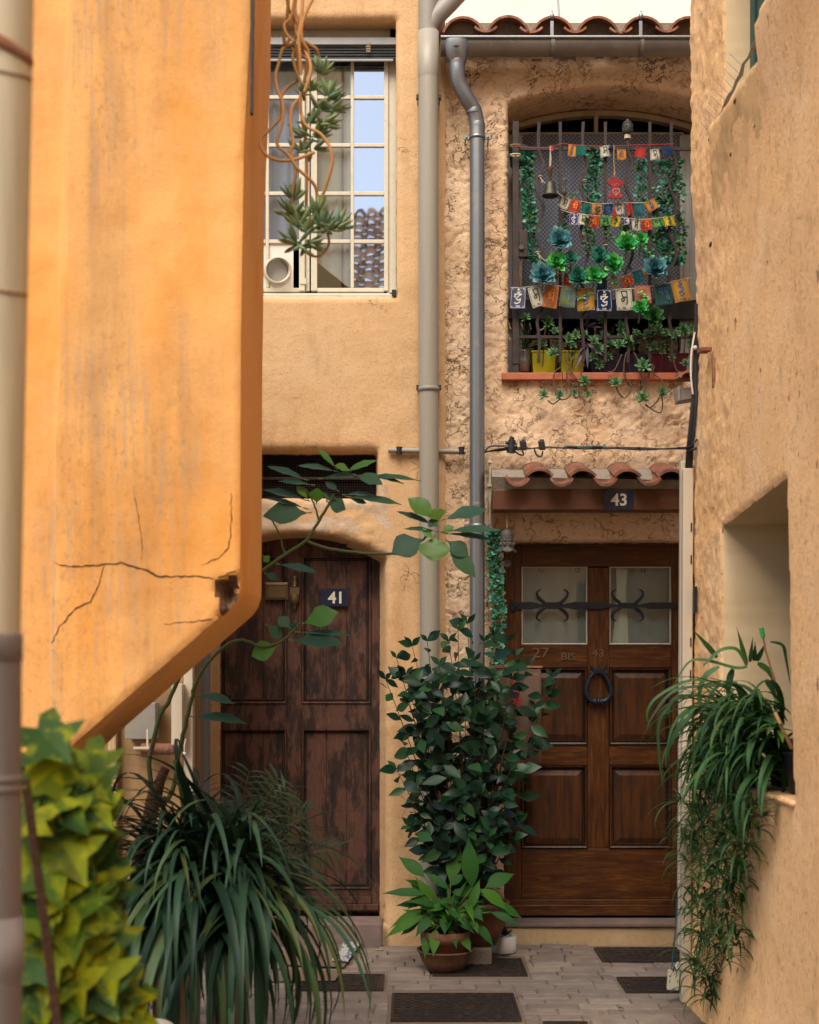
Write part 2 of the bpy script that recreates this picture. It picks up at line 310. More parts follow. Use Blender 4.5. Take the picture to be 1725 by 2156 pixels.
M['cloth_door'] = mat('grey_linen_curtain', (.40, .41, .39), .9, .1, trans=.2, layers=[((.30, .31, .31), 3, .42, .7, (2, 1, .8), .8), ((.5, .5, .46), 150, .5, .7, (1, 1, 6), .4)])
M['glass41'] = glass('window_glass', .80); M['glass43'] = glass('old_door_glass', .06, (.85, .9, .9))
M['stone_w'] = mat('white_washed_wall', (.74, .64, .53), .9, .2, layers=[((.66, .56, .45), 2, .45, .7, U1, .5)], bumps=[(30, .3, .02, U1, 'n')])
M['tower'] = mat('cream_tower_render', (.92, .78, .48), .9, .2, layers=[((.5, .36, .18), 2.2, .52, .7, (3, 3, .4), .7)])
M['paver'] = mat('pinkish_paver', (.30, .215, .17), .85, .25, island=[(.19, .15, .125), (.255, .205, .165), (.215, .17, .14), (.295, .24, .19), (.20, .155, .13)],
     layers=[((.15, .11, .095), 8, .45, .7, U1, .6), ((.34, .28, .21), 26, .55, .72, (.5, 1, 1), .6)], bumps=[(70, .5, .006, U1, 'n')])
M['joint'] = mat('brown_joint_sand', (.22, .16, .12), .95, .1, layers=[((.25, .2, .15), 30, .5, .7, U1, .7)], bumps=[(120, .6, .006, U1, 'n')])
M['castiron'] = mat('worn_cast_iron', (.050, .038, .034), .5, .5, .4, layers=[((.11, .075, .055), 20, .5, .7, U1, .7)], bumps=[(90, .4, .003, U1, 'n')])
M['pot'] = mat('terracotta_pot', (.17, .075, .042), .85, .2, layers=[((.075, .045, .032), 8, .42, .66, U1, .85), ((.22, .14, .10), 22, .58, .72, U1, .5)], bumps=[(60, .3, .005, U1, 'n')])
M['pot_pale'] = mat('pale_clay_pot', (.30, .23, .17), .85, .2, layers=[((.25, .16, .1), 6, .45, .7, U1, .7)], bumps=[(50, .3, .005, U1, 'n')])
M['pot_white'] = mat('white_glazed_pot', (.50, .47, .42), .5, .4, layers=[((.3, .2, .13), 30, .62, .7, U1, .7)])
M['soil'] = mat('potting_soil', (.03, .02, .014), .95, .1, bumps=[(60, 1, .02, U1, 'n')])
M['yellow'] = mat('yellow_plastic', (.42, .40, .01), .4, .4); M['purple'] = mat('indigo_plastic', (.035, .03, .075), .4, .4); M['magenta'] = mat('maroon_plastic', (.10, .010, .035), .4, .4)
M['mailbox'] = mat('brown_painted_metal', (.15, .095, .07), .4, .45, layers=[((.19, .12, .09), 6, .45, .7, U1, .6)])
M['red_paper'] = mat('red_paper', (.36, .03, .035), .6, .3); M['paper'] = mat('white_paper', (.5, .5, .5), .7, .2)
M['card'] = mat('brown_cardboard', (.20, .135, .095), .85, .15, layers=[((.15, .1, .07), 9, .45, .7, U1, .6)])
M['print'] = mat('printed_cardboard', (.45, .44, .42), .7, .2, layers=[((.06, .09, .16), 50, .5, .56, (1, .35, 1), .9)])
M['red_orn'] = mat('red_painted_tin', (.24, .010, .010), .4, .4); M['white_paint'] = mat('white_paint', (.7, .62, .55), .6, .3)
M['rope'] = mat('jute_cord', (.36, .24, .12), .9, .1); M['twine'] = mat('pale_twine', (.48, .40, .28), .9, .1); M['blue_cord'] = mat('blue_cord', (.02, .10, .17), .7, .2)
M['buddha'] = mat('grey_stone_ornament', (.06, .055, .052), .7, .3, bumps=[(50, .4, .004, U1, 'n')])
# foliage
G = lambda *c: [tuple(q) for q in c]
M['bush'] = mat('bush_leaf', (.02, .06, .03), .36, .22, island=G((.005, .020, .012), (.009, .034, .017), (.006, .025, .014), (.013, .050, .022), (.028, .09, .028), (.008, .032, .018)), trans=.08)
M['lily'] = mat('lily_leaf', (.04, .12, .03), .5, .15, island=G((.015, .07, .012), (.03, .11, .018), (.02, .085, .02), (.06, .17, .015), (.04, .12, .012)), trans=.18, bumps=[(30, .15, .01, (1, 6, 1), 'n')])
M['spider'] = mat('dark_strap_leaf', (.02, .06, .03), .5, .22, island=G((.008, .026, .016), (.014, .042, .020), (.024, .062, .034), (.010, .032, .020), (.036, .085, .038), (.07, .09, .025)), trans=.12)
M['spider2'] = mat('strap_leaf', (.03, .08, .03), .5, .22, island=G((.015, .045, .018), (.035, .10, .028), (.05, .13, .035), (.025, .07, .03), (.085, .15, .03)), trans=.2)
M['palm'] = mat('palm_leaf', (.02, .06, .02), .45, .4, island=G((.014, .05, .02), (.03, .09, .02), (.018, .06, .03)), trans=.15)
M['ivy'] = mat('plastic_ivy_leaf', (.15, .22, .02), .6, .14, island=G((.025, .075, .006), (.13, .19, .004), (.045, .11, .01), (.34, .33, .003), (.010, .040, .008), (.08, .15, .04), (.02, .07, .01), (.20, .24, .005), (.012, .05, .01)), layers=[((.34, .36, .004), 20, .52, .62, U1, .7), ((.03, .08, .008), 14, .52, .64, U1, .7)], trans=.15, bumps=[(40, .3, .006, U1, 'n')])
M['sapling'] = mat('sapling_leaf', (.04, .11, .06), .5, .25, island=G((.022, .075, .045), (.035, .10, .062), (.055, .13, .06), (.028, .085, .06)), trans=.25)
M['sapling_new'] = mat('bright_young_leaf', (.10, .27, .03), .4, .4, island=G((.09, .25, .025), (.06, .2, .03), (.14, .28, .04)), trans=.35)
M['green_stem'] = mat('green_stem', (.13, .17, .05), .6, .3); M['bark'] = mat('brown_bark', (.10, .05, .028), .9, .15, layers=[((.05, .03, .02), 20, .45, .7, U1, .8)], bumps=[(60, .9, .01, U1, 'n')])
M['garland'] = mat('teal_garland_leaf', (.02, .15, .10), .5, .35, island=G((.012, .13, .09), (.04, .26, .18), (.015, .10, .06), (.10, .38, .28), (.025, .19, .13), (.012, .08, .04)), trans=.15)
M['garland_dk'] = mat('green_garland_leaf', (.02, .09, .03), .5, .35, island=G((.015, .08, .02), (.05, .15, .03), (.03, .11, .04)), trans=.15)
M['succ'] = mat('succulent_leaf', (.05, .13, .06), .5, .3, island=G((.06, .16, .08), (.09, .22, .10), (.13, .27, .09), (.035, .10, .055)))
M['succ_hang'] = mat('hanging_succulent_leaf', (.14, .22, .13), .5, .35, island=G((.14, .24, .17), (.21, .31, .18), (.28, .37, .15), (.11, .2, .14)))
M['succ_green'] = mat('bright_artificial_succulent', (.03, .33, .08), .45, .4, island=G((.015, .20, .05), (.04, .42, .09), (.20, .60, .16), (.02, .30, .07)))
M['succ_teal'] = mat('blue_artificial_succulent', (.03, .13, .16), .45, .4, island=G((.03, .12, .17), (.07, .26, .30), (.16, .38, .38), (.03, .12, .14)))
M['stem_or'] = mat('orange_succulent_stem', (.50, .25, .09), .65, .3, layers=[((.30, .22, .06), 6, .45, .65, U1, .8)])
M['stem_br'] = mat('brown_succulent_stem', (.11, .075, .05), .75, .2)
M['tradescantia'] = mat('purple_leaf', (.035, .022, .05), .45, .4, island=G((.03, .018, .045), (.05, .035, .06)))
M['stone_pale'] = mat('pale_round_stone', (.32, .30, .27), .8, .2)

# ------------------------------------------------------------------ wall builder
def inpoly(p, poly):
    x, y = p; c = False; n = len(poly); j = n - 1
    for i in range(n):
        xi, yi = poly[i]; xj, yj = poly[j]
        if (yi > y) != (yj > y) and x < (xj - xi) * (y - yi) / (yj - yi) + xi: c = not c
        j = i
    return c
def nearest(p, poly):
    best = None; bd = 1e9
    for i in range(len(poly)):
        ax, ay = poly[i]; bx, by = poly[(i + 1) % len(poly)]; dx, dy = bx - ax, by - ay; L = dx * dx + dy * dy
        t = 0 if L == 0 else max(0, min(1, ((p[0] - ax) * dx + (p[1] - ay) * dy) / L)); q = (ax + dx * t, ay + dy * t)
        d = (p[0] - q[0]) ** 2 + (p[1] - q[1]) ** 2
        if d < bd: bd = d; best = q
    return best, math.sqrt(bd)
def grid_wall(mb, mp, u0, u1, v0, v1, step, holes=(), outer=None, disp=lambda u, v: 0, rnd_=.012, outer_depth=None, mi=0, faces_mi=None, jit=0, hard=False):
    """plaster wall with openings. mp(u, v, n) -> point; holes: (poly, depth, mi, shrink)"""
    nu = max(1, round((u1 - u0) / step)); nv = max(1, round((v1 - v0) / step))
    du, dv = (u1 - u0) / nu, (v1 - v0) / nv
    keep = {}
    for i in range(nu):
        for j in range(nv):
            c = (u0 + (i + .5) * du, v0 + (j + .5) * dv); k = -1
            if outer and not inpoly(c, outer): k = -2
            else:
                for h, ho in enumerate(holes):
                    if inpoly(c, ho[0]): k = h; break
                else: k = None
            keep[i, j] = k
    idx = {}; pos = {}
    def vert(i, j):
        if (i, j) in idx: return idx[i, j]
        u, v = u0 + i * du, v0 + j * dv; near = set()
        for a_ in (i - 1, i):
            for b_ in (j - 1, j):
                if (a_, b_) in keep and keep[a_, b_] is not None: near.add(keep[a_, b_])
        if near:
            k = max(near); poly = outer if k == -2 else holes[k][0]
            (u, v), _ = nearest((u, v), poly)
            if jit: u += jit * nz(u * 30, v * 30, 5); v += jit * nz(u * 30, v * 30, 9)
        n = disp(u, v)
        for h, ho in enumerate(holes):
            bb = ho[4]
            if bb[0] - .04 < u < bb[1] + .04 and bb[2] - .04 < v < bb[3] + .04:
                _, d = nearest((u, v), ho[0])
                if d < rnd_: n -= rnd_ * (1 - d / rnd_) ** 2
        if outer and outer_depth is not None:
            _, d = nearest((u, v), outer)
            if d < rnd_ * 1.5: n -= rnd_ * (1 - d / (rnd_ * 1.5)) ** 2
        idx[i, j] = len(mb.v); pos[i, j] = (u, v, n); mb.v.append(Vector(mp(u, v, n))); return idx[i, j]
    for (i, j), k in keep.items():
        if k is None:
            f = [vert(i, j), vert(i + 1, j), vert(i + 1, j + 1), vert(i, j + 1)]
            mm = mi
            if faces_mi: mm = faces_mi(u0 + (i + .5) * du, v0 + (j + .5) * dv, mi)
            mb.f.append(f); mb.m.append(mm); mb.s.append(True)
    cache = {}
    def deep(key, k, lvl):
        if (key, k, lvl) in cache: return cache[key, k, lvl]
        u, v, n = pos[key]
        if k == -2: d = outer_depth(u, v) if callable(outer_depth) else outer_depth; su = sv = 0
        else:
            d = holes[k][1]; sh = holes[k][3]; bb = holes[k][4]; cu, cv = (bb[0] + bb[1]) / 2, (bb[2] + bb[3]) / 2
            su = -sh * (1 if u > cu else -1) * (1 if abs(u - cu) > (bb[1] - bb[0]) * .3 else 0); sv = -sh * .4 * (1 if v > cv else 0)
        t = lvl / 3; r_ = 0 if k == -2 else .003 * nz(u * 40, v * 40, lvl * 3)
        q = Vector(mp(u + su * t, v + sv * t, n * (1 - t) - d * t + (r_ if 0 < lvl < 3 else 0)))
        cache[key, k, lvl] = len(mb.v); mb.v.append(q); return cache[key, k, lvl]
    for (i, j), k in keep.items():
        if k is not None: continue
        for (a_, b_), (p, q) in (((i - 1, j), ((i, j), (i, j + 1))), ((i + 1, j), ((i + 1, j + 1), (i + 1, j))), ((i, j - 1), ((i + 1, j), (i, j))), ((i, j + 1), ((i, j + 1), (i + 1, j + 1)))):
            kk = keep.get((a_, b_))
            if (a_, b_) not in keep or kk is None: continue
            if kk == -2 and outer_depth is None: continue
            m2 = mi if kk == -2 else holes[kk][2]
            l0, l1 = (deep(p, kk, 0), deep(q, kk, 0)) if (kk == -2 or hard) else (idx[p], idx[q])
            for lvl in (1, 2, 3):
                n0, n1 = deep(p, kk, lvl), deep(q, kk, lvl)
                mb.f.append([l0, l1, n1, n0]); mb.m.append(m2); mb.s.append(True); l0, l1 = n0, n1
def hole(poly, depth, mi=0, shrink=0):
    us = [p[0] for p in poly]; vs = [p[1] for p in poly]
    return (poly, depth, mi, shrink, (min(us), max(us), min(vs), max(vs)))
def arch(x0, x1, ztop, zspring, zbot, n=12):
    pts = [(x0, zbot), (x1, zbot)]
    xm = (x0 + x1) / 2; hw = (x1 - x0) / 2; r = ztop - zspring; Rr = (hw * hw + r * r) / (2 * r); cz = ztop - Rr
    a0 = math.asin(hw / Rr)
    for i in range(n + 1):
        a_ = a0 - 2 * a0 * i / n; pts.append((xm + Rr * math.sin(a_), cz + Rr * math.cos(a_)))
    return pts
def sub(a_, b_, t): return a_ + (b_ - a_) * t
def px_path(pts, Y=None, n=6):
    """smooth path through picture points (x, y[, Y])"""
    c = [P(p[0], p[1], p[2] if len(p) > 2 else Y) for p in pts]
    if len(c) < 3: return c
    out = []
    for i in range(len(c) - 1):
        p0 = c[max(i - 1, 0)]; p1 = c[i]; p2 = c[i + 1]; p3 = c[min(i + 2, len(c) - 1)]
        for k in range(n):
            t = k / n; t2 = t * t; t3 = t2 * t
            out.append(.5 * ((2 * p1) + (-p0 + p2) * t + (2 * p0 - 5 * p1 + 4 * p2 - p3) * t2 + (-p0 + 3 * p1 - 3 * p2 + p3) * t3))
    out.append(c[-1]); return out

# ------------------------------------------------------------------ ground
FY = 7.8
g = MB(); g.add([(-40, -40, 0), (40, -40, 0), (40, 40, 0), (-40, 40, 0)], [(0, 1, 2, 3)])
g.build('ground', M['joint'], kind='structure', origin=(0, 0, 0))
COVERS = [  # (x0, x1, y0, y1) on the ground
    (PX(1248, 7.75), 1.50, 7.34, 7.70), (PX(1310, 6.78), 1.32, 6.66, 6.96),
    (PX(910, 7.2), PX(1105, 7.2), 7.02, 7.41), (PX(824, 6.37), PX(1090, 6.37), 6.12, 6.62), (PX(640, 7.0), PX(810, 7.0), 6.70, 7.03), (PX(1145, 6.05), PX(1238, 6.05), 5.85, 6.09)]
pv = MB(); row = 0; y = 3.0
while y < 7.79:
    h = .098; x = -2.6 - rnd(0, .2)
    while x < 1.7:
        L = rnd(.17, .235); x1 = x + L; y1 = min(y + h, 7.79)
        segs = [(x, x1)]
        for c in COVERS:
            if y1 > c[2] - .012 and y < c[3] + .012:
                ns = []
                for s0, s1 in segs:
                    if s1 <= c[0] - .01 or s0 >= c[1] + .01: ns.append((s0, s1)); continue
                    if s0 < c[0] - .02: ns.append((s0, c[0] - .012))
                    if s1 > c[1] + .02: ns.append((c[1] + .012, s1))
                segs = ns
        for s0, s1 in segs:
            if s1 - s0 < .02: continue
            z = .010 + rnd(-.003, .003) + .004 * nz(s0, y, 0); t1, t2 = rnd(-.0025, .0025), rnd(-.0025, .0025)
            g_ = .0022; a0, a1, b0, b1 = s0 + g_, s1 - g_ + rnd(-.003, .002), y + g_ * .8 + rnd(-.002, .002), y1 - g_ * .8
            b_ = .005
            pv.add([(a0, b0, 0), (a1, b0, 0), (a1, b1, 0), (a0, b1, 0), (a0, b0, z - b_), (a1, b0, z - b_), (a1, b1, z - b_), (a0, b1, z - b_),
                    (a0 + b_, b0 + b_, z - t1), (a1 - b_, b0 + b_, z + t1), (a1 - b_, b1 - b_, z + t2), (a0 + b_, b1 - b_, z - t2)],
                   [(0, 1, 5, 4), (1, 2, 6, 5), (2, 3, 7, 6), (3, 0, 4, 7), (4, 5, 9, 8), (5, 6, 10, 9), (6, 7, 11, 10), (7, 4, 8, 11), (8, 9, 10, 11)])
        x = x1
    y += h
pv.build('pavement', M['paver'], kind='structure', origin=(0, 0, 0))
cl = ['worn cast iron access cover in front of the step of the varnished door', 'small cast iron access cover beside the white junction box',
      'cast iron access cover just in front of the potted lily', 'largest cast iron access cover, with two rows of paving before the lily pot',
      'cast iron access cover half under the cardboard by the old brown door', 'cast iron access cover cut off by the lower edge of the photo']
for i, c in enumerate(COVERS):
    m = MB(); x0, x1, y0, y1 = c
    m.box(x0, x1, y0, y1, .001, .006)
    for q in ((x0, x1, y0, y0 + .012), (x0, x1, y1 - .012, y1), (x0, x0 + .012, y0 + .0121, y1 - .0121), (x1 - .012, x1, y0 + .0121, y1 - .0121)): m.box(*q, .0062, .013)
    yy = y0 + .03; r_ = 0
    while yy < y1 - .03:
        xx = x0 + .03 + (r_ % 2) * .022
        while xx < x1 - .03:
            if r_ % 2: m.box(xx - .006, xx + .006, yy - .013, yy + .013, .0062, .0125)
            else: m.box(xx - .014, xx + .014, yy - .006, yy + .006, .0062, .0125)
            xx += .044
        yy += .026; r_ += 1
    m.build('access_cover', M['castiron'], label=cl[i], cat='manhole cover', group='cast iron covers set in the paving', origin=((x0 + x1) / 2, (y0 + y1) / 2, 0))

# ------------------------------------------------------------------ house 41 (smooth ochre)
X = lambda p, Y=FY: PX(p, Y); Z = lambda p, Y=FY: PZ(p, Y)
h41 = thing('town_house', 'smooth ochre rendered house with the old brown door numbered 41', 'house', (X(600), FY, 0))
m = MB()
door41_hole = arch(X(441), X(815), Z(1121), Z(1172), Z(1945)); win41 = [(X(455), Z(628)), (X(835), Z(628)), (X(834), Z(45)), (X(455), Z(45))]
vent41 = [(X(480), Z(1050)), (X(797), Z(1050)), (X(796), Z(948)), (X(480), Z(948))]
def d41(u, v):
    n = .012 * nz(u * 1.3, v * 1.1, 0) + .004 * nz(u * 7, v * 7, 3)
    x = CX + u * F / FY; y_ = CY - (v - EYE) * F / FY
    if 1040 < y_ < 1200 and x < 830:                     # patched, crumbling band between vent and arch
        t = min(1, (y_ - 1040) / 25) * min(1, (1200 - y_) / 60) * min(1, (830 - x) / 40)
        n += t * (.016 * abs(nz(u * 13, v * 16, 8)) + .010 * nz(u * 30, v * 34, 1))
    if y_ > 1900: n += .03 * min(1, (y_ - 1900) / 40)
    return n
right_edge = [(X(938) + .008 * nz(v * 5, 0, 0) + .004 * nz(v * 23, 1, 0), v) for v in [i * .07 for i in range(0, 97)]]
outer = [(X(300), -.02), (X(940), -.02)] + right_edge[1:] + [(X(300), right_edge[-1][1])]
def fm41(u, v, mi):
    x = CX + u * F / FY; y_ = CY - (v - EYE) * F / FY
    if 1052 < y_ < 1118 + 14 * nz(u * 9, 0, 2) and x < 822 + 30 * nz(v * 9, 3, 0) and nz(u * 6, v * 9, 4) > -.12: return 1
    if 1000 < y_ < 1075 and 797 < x < 818 + 12 * nz(v * 12, 2, 2): return 1
    return 0
grid_wall(m, lambda u, v, n: (u, FY - .025 - n, v), X(300), X(945), 0.0, 6.7, .022, [hole(door41_hole, .19, 0, .045), hole(win41, .12, 0, .0), hole(vent41, .17, 0, .015)], outer=outer, disp=d41, rnd_=.016, outer_depth=.03, faces_mi=fm41, jit=.003)
patch = mat('pale_patched_render', (.56, .42, .30), .95, .1, layers=[((.44, .29, .17), 12, .45, .65, U1, .8), ((.3, .2, .13), 30, .58, .7, U1, .5)], bumps=[(90, .6, .008, U1, 'n')])
m.build('wall', [M['ochre'], patch], h41)
m = MB(); x0, x1 = X(300), X(938)
m.add([(x0, 11, 0), (x1, 11, 0), (x1, 11, 6.65), (x0, 11, 6.65), (x0, 8.15, 0), (x1, 8.15, 0), (x1, 8.15, 6.65), (x0, 8.15, 6.65), (x0, 7.8, 6.65), (x1, 7.8, 6.65), (x0, 7.8, 0), (x1, 7.8, 0), (x1, 7.83, 4.6), (x1, 11, 4.6), (x1, 7.83, 6.65)],
      [(0, 1, 2, 3), (3, 2, 9, 8), (0, 3, 8, 10), (12, 13, 2, 14)])
m.build('rear_wall', M['ochre'], h41)
# dark room shell behind the openings
m = MB(); m.box(X(460), X(850), 8.6, 8.62, 2.5, 5.2); m.box(X(440), X(860), 8.25, 8.27, 2.3, 2.9)
m.build('dark_room', M['dark'], h41)
# step and threshold
m = MB(); m.box(X(425), X(806), 7.70, 7.93, 0, Z(1944, 7.7), 0); m.build('door_step', M['slate'], h41, bevel=.01)

def ring(mb, x0, x1, z0, z1, w_, ya, yb, mi=0, wy=None):
    """picture-frame moulding sloping from ya at the outside to yb at the inside"""
    o_ = [(x0, z0), (x1, z0), (x1, z1), (x0, z1)]; i_ = [(x0 + w_, z0 + w_), (x1 - w_, z0 + w_), (x1 - w_, z1 - w_), (x0 + w_, z1 - w_)]
    for k in range(4):
        a_, b_ = o_[k], o_[(k + 1) % 4]; c, d = i_[(k + 1) % 4], i_[k]
        mb.add([(a_[0], ya, a_[1]), (b_[0], ya, b_[1]), (c[0], yb, c[1]), (d[0], yb, d[1])], [(0, 1, 2, 3)], mi)
def panel(parent, mats, px, Yf, w_=9, raised=False, name='panel'):
    a_, b_, t, bo = px; x0, x1, z0, z1 = PX(a_, Yf), PX(b_, Yf), PZ(bo, Yf), PZ(t, Yf); k = Yf / F; w_ = w_ * 1.15
    mb = MB(); ww = w_ * k; mats = [mats, M['groove']]
    ring(mb, x0, x1, z0, z1, ww * .15, Yf + .002, Yf - .008); ring(mb, x0 + ww * .15, x1 - ww * .15, z0 + ww * .15, z1 - ww * .15, ww * .30, Yf - .008, Yf - .004); ring(mb, x0 + ww * .45, x1 - ww * .45, z0 + ww * .45, z1 - ww * .45, ww * .15, Yf - .004, Yf + .010, 1)
    ring(mb, x0 + ww * .6, x1 - ww * .6, z0 + ww * .6, z1 - ww * .6, ww * .2, Yf + .010, Yf + .006); ring(mb, x0 + ww * .8, x1 - ww * .8, z0 + ww * .8, z1 - ww * .8, ww * .2, Yf + .006, Yf + .014, 1)
    if raised:
        ring(mb, x0 + ww, x1 - ww, z0 + ww, z1 - ww, ww * 1.1, Yf + .014, Yf + .004); e_ = ww * 2.1
        mb.add([(x0 + e_, Yf + .004, z0 + e_), (x1 - e_, Yf + .004, z0 + e_), (x1 - e_, Yf + .004, z1 - e_), (x0 + e_, Yf + .004, z1 - e_)], [(0, 1, 2, 3)])
        ring(mb, x0, x1, z0, z1, .0001, Yf + .02, Yf - .006)
    else:
        e_ = ww; n = 3                                     # plank field with fine joints
        for i in range(n):
            p0 = sub(x0 + e_, x1 - e_, i / n) + (.0012 if i else 0); p1 = sub(x0 + e_, x1 - e_, (i + 1) / n) - (.0012 if i < n - 1 else 0); dy = rnd(-.001, .001)
            mb.box(p0, p1, Yf + .0135 + dy, Yf + .022, z0 + e_, z1 - e_)
    return mb.build(name, mats, parent)

D41 = 7.955
door = MB(); pb = lambda mb, a_, b_, t, bo, Yf=D41, th=.03, mi=0: mb.box(PX(a_, Yf), PX(b_, Yf), Yf, Yf + th, PZ(bo, Yf), PZ(t, Yf), mi)
for q in ((443, 463, 1100, 1921), (605.2, 634.8, 1100, 1921), (782.2, 800, 1100, 1921), (463.1, 605, 1100, 1170), (635, 782, 1100, 1170), (463.1, 605, 1482, 1534), (635, 782, 1482, 1534), (463.1, 605, 1872, 1921), (635, 782, 1872, 1921)): pb(door, *q)
pb(door, 440, 802, 1095, 1921, D41 + .031, .01)
pb(door, 443, 782, 1888, 1903, D41 - .012, .0118); pb(door, 443, 797, 1904, 1917, D41 - .022, .0218)
door41 = door.build('door', M['wood41'], h41, label='weathered dark brown panelled door numbered 41', bevel=.003)
for q in ((463, 605, 1170, 1482), (635, 782, 1170, 1482), (463, 605, 1534, 1872), (635, 782, 1534, 1872)): panel(door41, M['wood41'], q, D41)
m = MB(); pb(m, 558, 607, 1226, 1263, D41 - .008, .0078)
ring(m, PX(558, 7.947), PX(607, 7.947), PZ(1263, 7.947), PZ(1226, 7.947), .013, 7.9465, 7.941); m.build('letterbox', M['brass'], door41, bevel=.001)
m = MB(); c = P(621, 1250, D41 - .015)
m.lathe([(.0, .10), (.006, .10), (.011, .088), (.006, .078), (.013, .066), (.009, .05), (.016, .04)], c, 12); m.box(c.x - .026, c.x + .026, c.y - .012, c.y + .01, c.z - .005, c.z + .035)
m.lathe([(.024, -.005), (.028, -.03), (.022, -.055), (.008, -.065), (.011, -.078), (.004, -.092), (0, -.094)], c, 14); m.build('door_knocker', M['brass'], door41)
m = MB(); c = P(481, 1466, D41 - .03); m.ball(c, .016, sc_=(1, 1.2, 1)); m.tube([c, c + Vector((0, .03, 0))], .007); m.build('door_knob', M['black_iron'], door41)
m = MB(); pb(m, 452, 476, 1487, 1512, D41 - .006, .0058); m.build('lock_plate', M['black_iron'], door41, bevel=.001)
def number_plate(name, parent, cx_, cy_, Yp, w_, h_, txt, th_):
    k = Yp / F; c = P(cx_, cy_, Yp); m = MB(); m.box(c.x - w_ * k / 2, c.x + w_ * k / 2, Yp, Yp + .008, c.z - h_ * k / 2, c.z + h_ * k / 2)
    text_into(m, txt, (c.x, Yp - .0022, c.z), th_ * k, 1, .002, offset=.022)
    for sx in (-1, 1):
        for sz in (-1, 1): m.ball((c.x + sx * (w_ * k / 2 - .010), Yp, c.z + sz * (h_ * k / 2 - .010)), .0035, 2, 6, 4)
    return m.build(name, [M['plate'], M['digits'], M['iron']], parent)
number_plate('number_plate', door41, 705, 1258, D41 - .012, 58, 37, '41', 25)
# vent above the door
vt = MB(); Yv = FY + .13
for i in range(60):
    xx = sub(X(480), X(800), i / 59); vt.box(xx - .0009, xx + .0009, Yv, Yv + .0018, Z(1055), Z(945))
for i in range(22):
    zz = sub(Z(1055), Z(945), i / 21); vt.box(X(478), X(800), Yv - .002, Yv - .0002, zz - .0009, zz + .0009)
vent = vt.build('vent_mesh', M['iron'], h41)
m = MB(); m.tube([(X(478), Yv - .02, Z(1002)), (X(798), Yv - .02, Z(1002))], .009); m.build('vent_bar', M['iron'], vent)
m = MB(); m.box(X(480), X(797), FY + .02, Yv + .05, Z(1056), Z(1051)); m.build('vent_sill', M['slate'], vent)
# window
Yw = 7.925; w41 = thing('window_holder', None, None, (0, 0, 0)); bpy.data.objects.remove(w41)
fr = MB(); fb = lambda mb, a_, b_, t, bo, Yf=Yw, th=.04, mi=0: mb.box(PX(a_, Yf), PX(b_, Yf), Yf, Yf + th, PZ(bo, Yf), PZ(t, Yf), mi)
for q in ((815, 836, 100, 617), (440, 822, 617, 631, Yw - .03, .07), (440, 822, 60, 100)): fb(fr, *q)
fb(fr, 440, 840, 619, 630, 7.80, .11); 
win = fr.build('window', M['frame_w'], h41, label='cream casement window with small panes and rolled blind', bevel=.004)
def casement(x0, x1, xm, rows, label=None):
    m = MB(); Yc = Yw - .012
    for q in ((x0, x0 + 13, 100, 612), (x1 - 9, x1, 100, 612), (x0 + 13.1, x1 - 9.1, 606, 614.5)): fb(m, *q, Yc, .034)
    fb(m, xm - 3.5, xm + 3.5, 100, 605.8, Yc + .004, .022)
    for r_ in rows: fb(m, x0 + 13.1, xm - 3.6, r_ - 4, r_ + 4, Yc + .004, .022); fb(m, xm + 3.6, x1 - 9.1, r_ - 4, r_ + 4, Yc + .004, .022)
    o = m.build('casement', M['frame_w'], win, bevel=.003); return o
rows = (204, 305, 407, 508)
c2 = casement(655, 818, 742, rows); c1 = casement(484, 652, 563, rows)
fb_ = MB(); fb(fb_, 630, 642, 100, 612, Yw - .03, .018); fb(fb_, 632, 645, 585, 598, Yw - .036, .006); fb_.build('meeting_stile', M['frame_w'], win, bevel=.002)
m = MB(); fb(m, 742, 810, 100, 608, Yw + .004, .004); m.build('pane', M['glass41'], win)
m = MB(); fb(m, 666, 741.5, 100, 608, Yw + .004, .004); m.build('pane', glass('window_glass_curtained', .26), win)
m = MB(); fb(m, 495, 644, 100, 508, Yw + .004, .004); m.build('pane', glass('window_glass_shaded', .18), win)
def curtain(x0, x1, z0, z1, Yc, amp, nw, seed=0, nz_=6, bot=None):
    m = MB(); n = nw * 8; vs = []; fs = []
    for j in range(nz_ + 1):
        for i in range(n + 1):
            u = i / n; zb = z0 if bot is None else bot(u)
            zz = sub(z1, zb, j / nz_); a_ = amp * (.6 + .6 * nz(u * 5, seed, j * .1)); vs.append((sub(x0, x1, u), Yc + a_ * math.sin(u * nw * 6.283 + 1.2 * nz(u * 3, j * .15, seed)), zz))
    for j in range(nz_):
        for i in range(n): a_ = j * (n + 1) + i; fs.append((a_, a_ + 1, a_ + n + 2, a_ + n + 1))
    m.add(vs, fs, 0, True); return m
curtain(X(478), X(652), Z(508), Z(100), 7.97, .012, 7, 1).build('curtain', M['cloth'], win)
curtain(X(655), X(830), 0, Z(112), 7.965, .006, 6, 3, bot=lambda u: Z(590 - 70 * abs(u - .45) * 2)).build('curtain', M['cloth_w'], win)
m = MB(); fb(m, 486, 618, 509, 612, Yw + .004, .012); duct = m.build('vent_panel', M['white_paint'], win)
m = MB(); c = P(586, 568, 7.86); 
for k in range(7): m.tube([c + Vector((-.004 * k, .012 * k, .003 * k)), c + Vector((-.004 * k, .012 * k + .007, .003 * k))], [.068, .072], 24, 0, False)
m.build('duct_hose', M['white_pl'], duct, thick=.004); m = MB(); m.tube([c + Vector((-.02, .05, .01)), c + Vector((-.02, .055, .01))], .066, 24, 0); m.build('duct_back', M['pvc_dark'], duct)
m = MB()
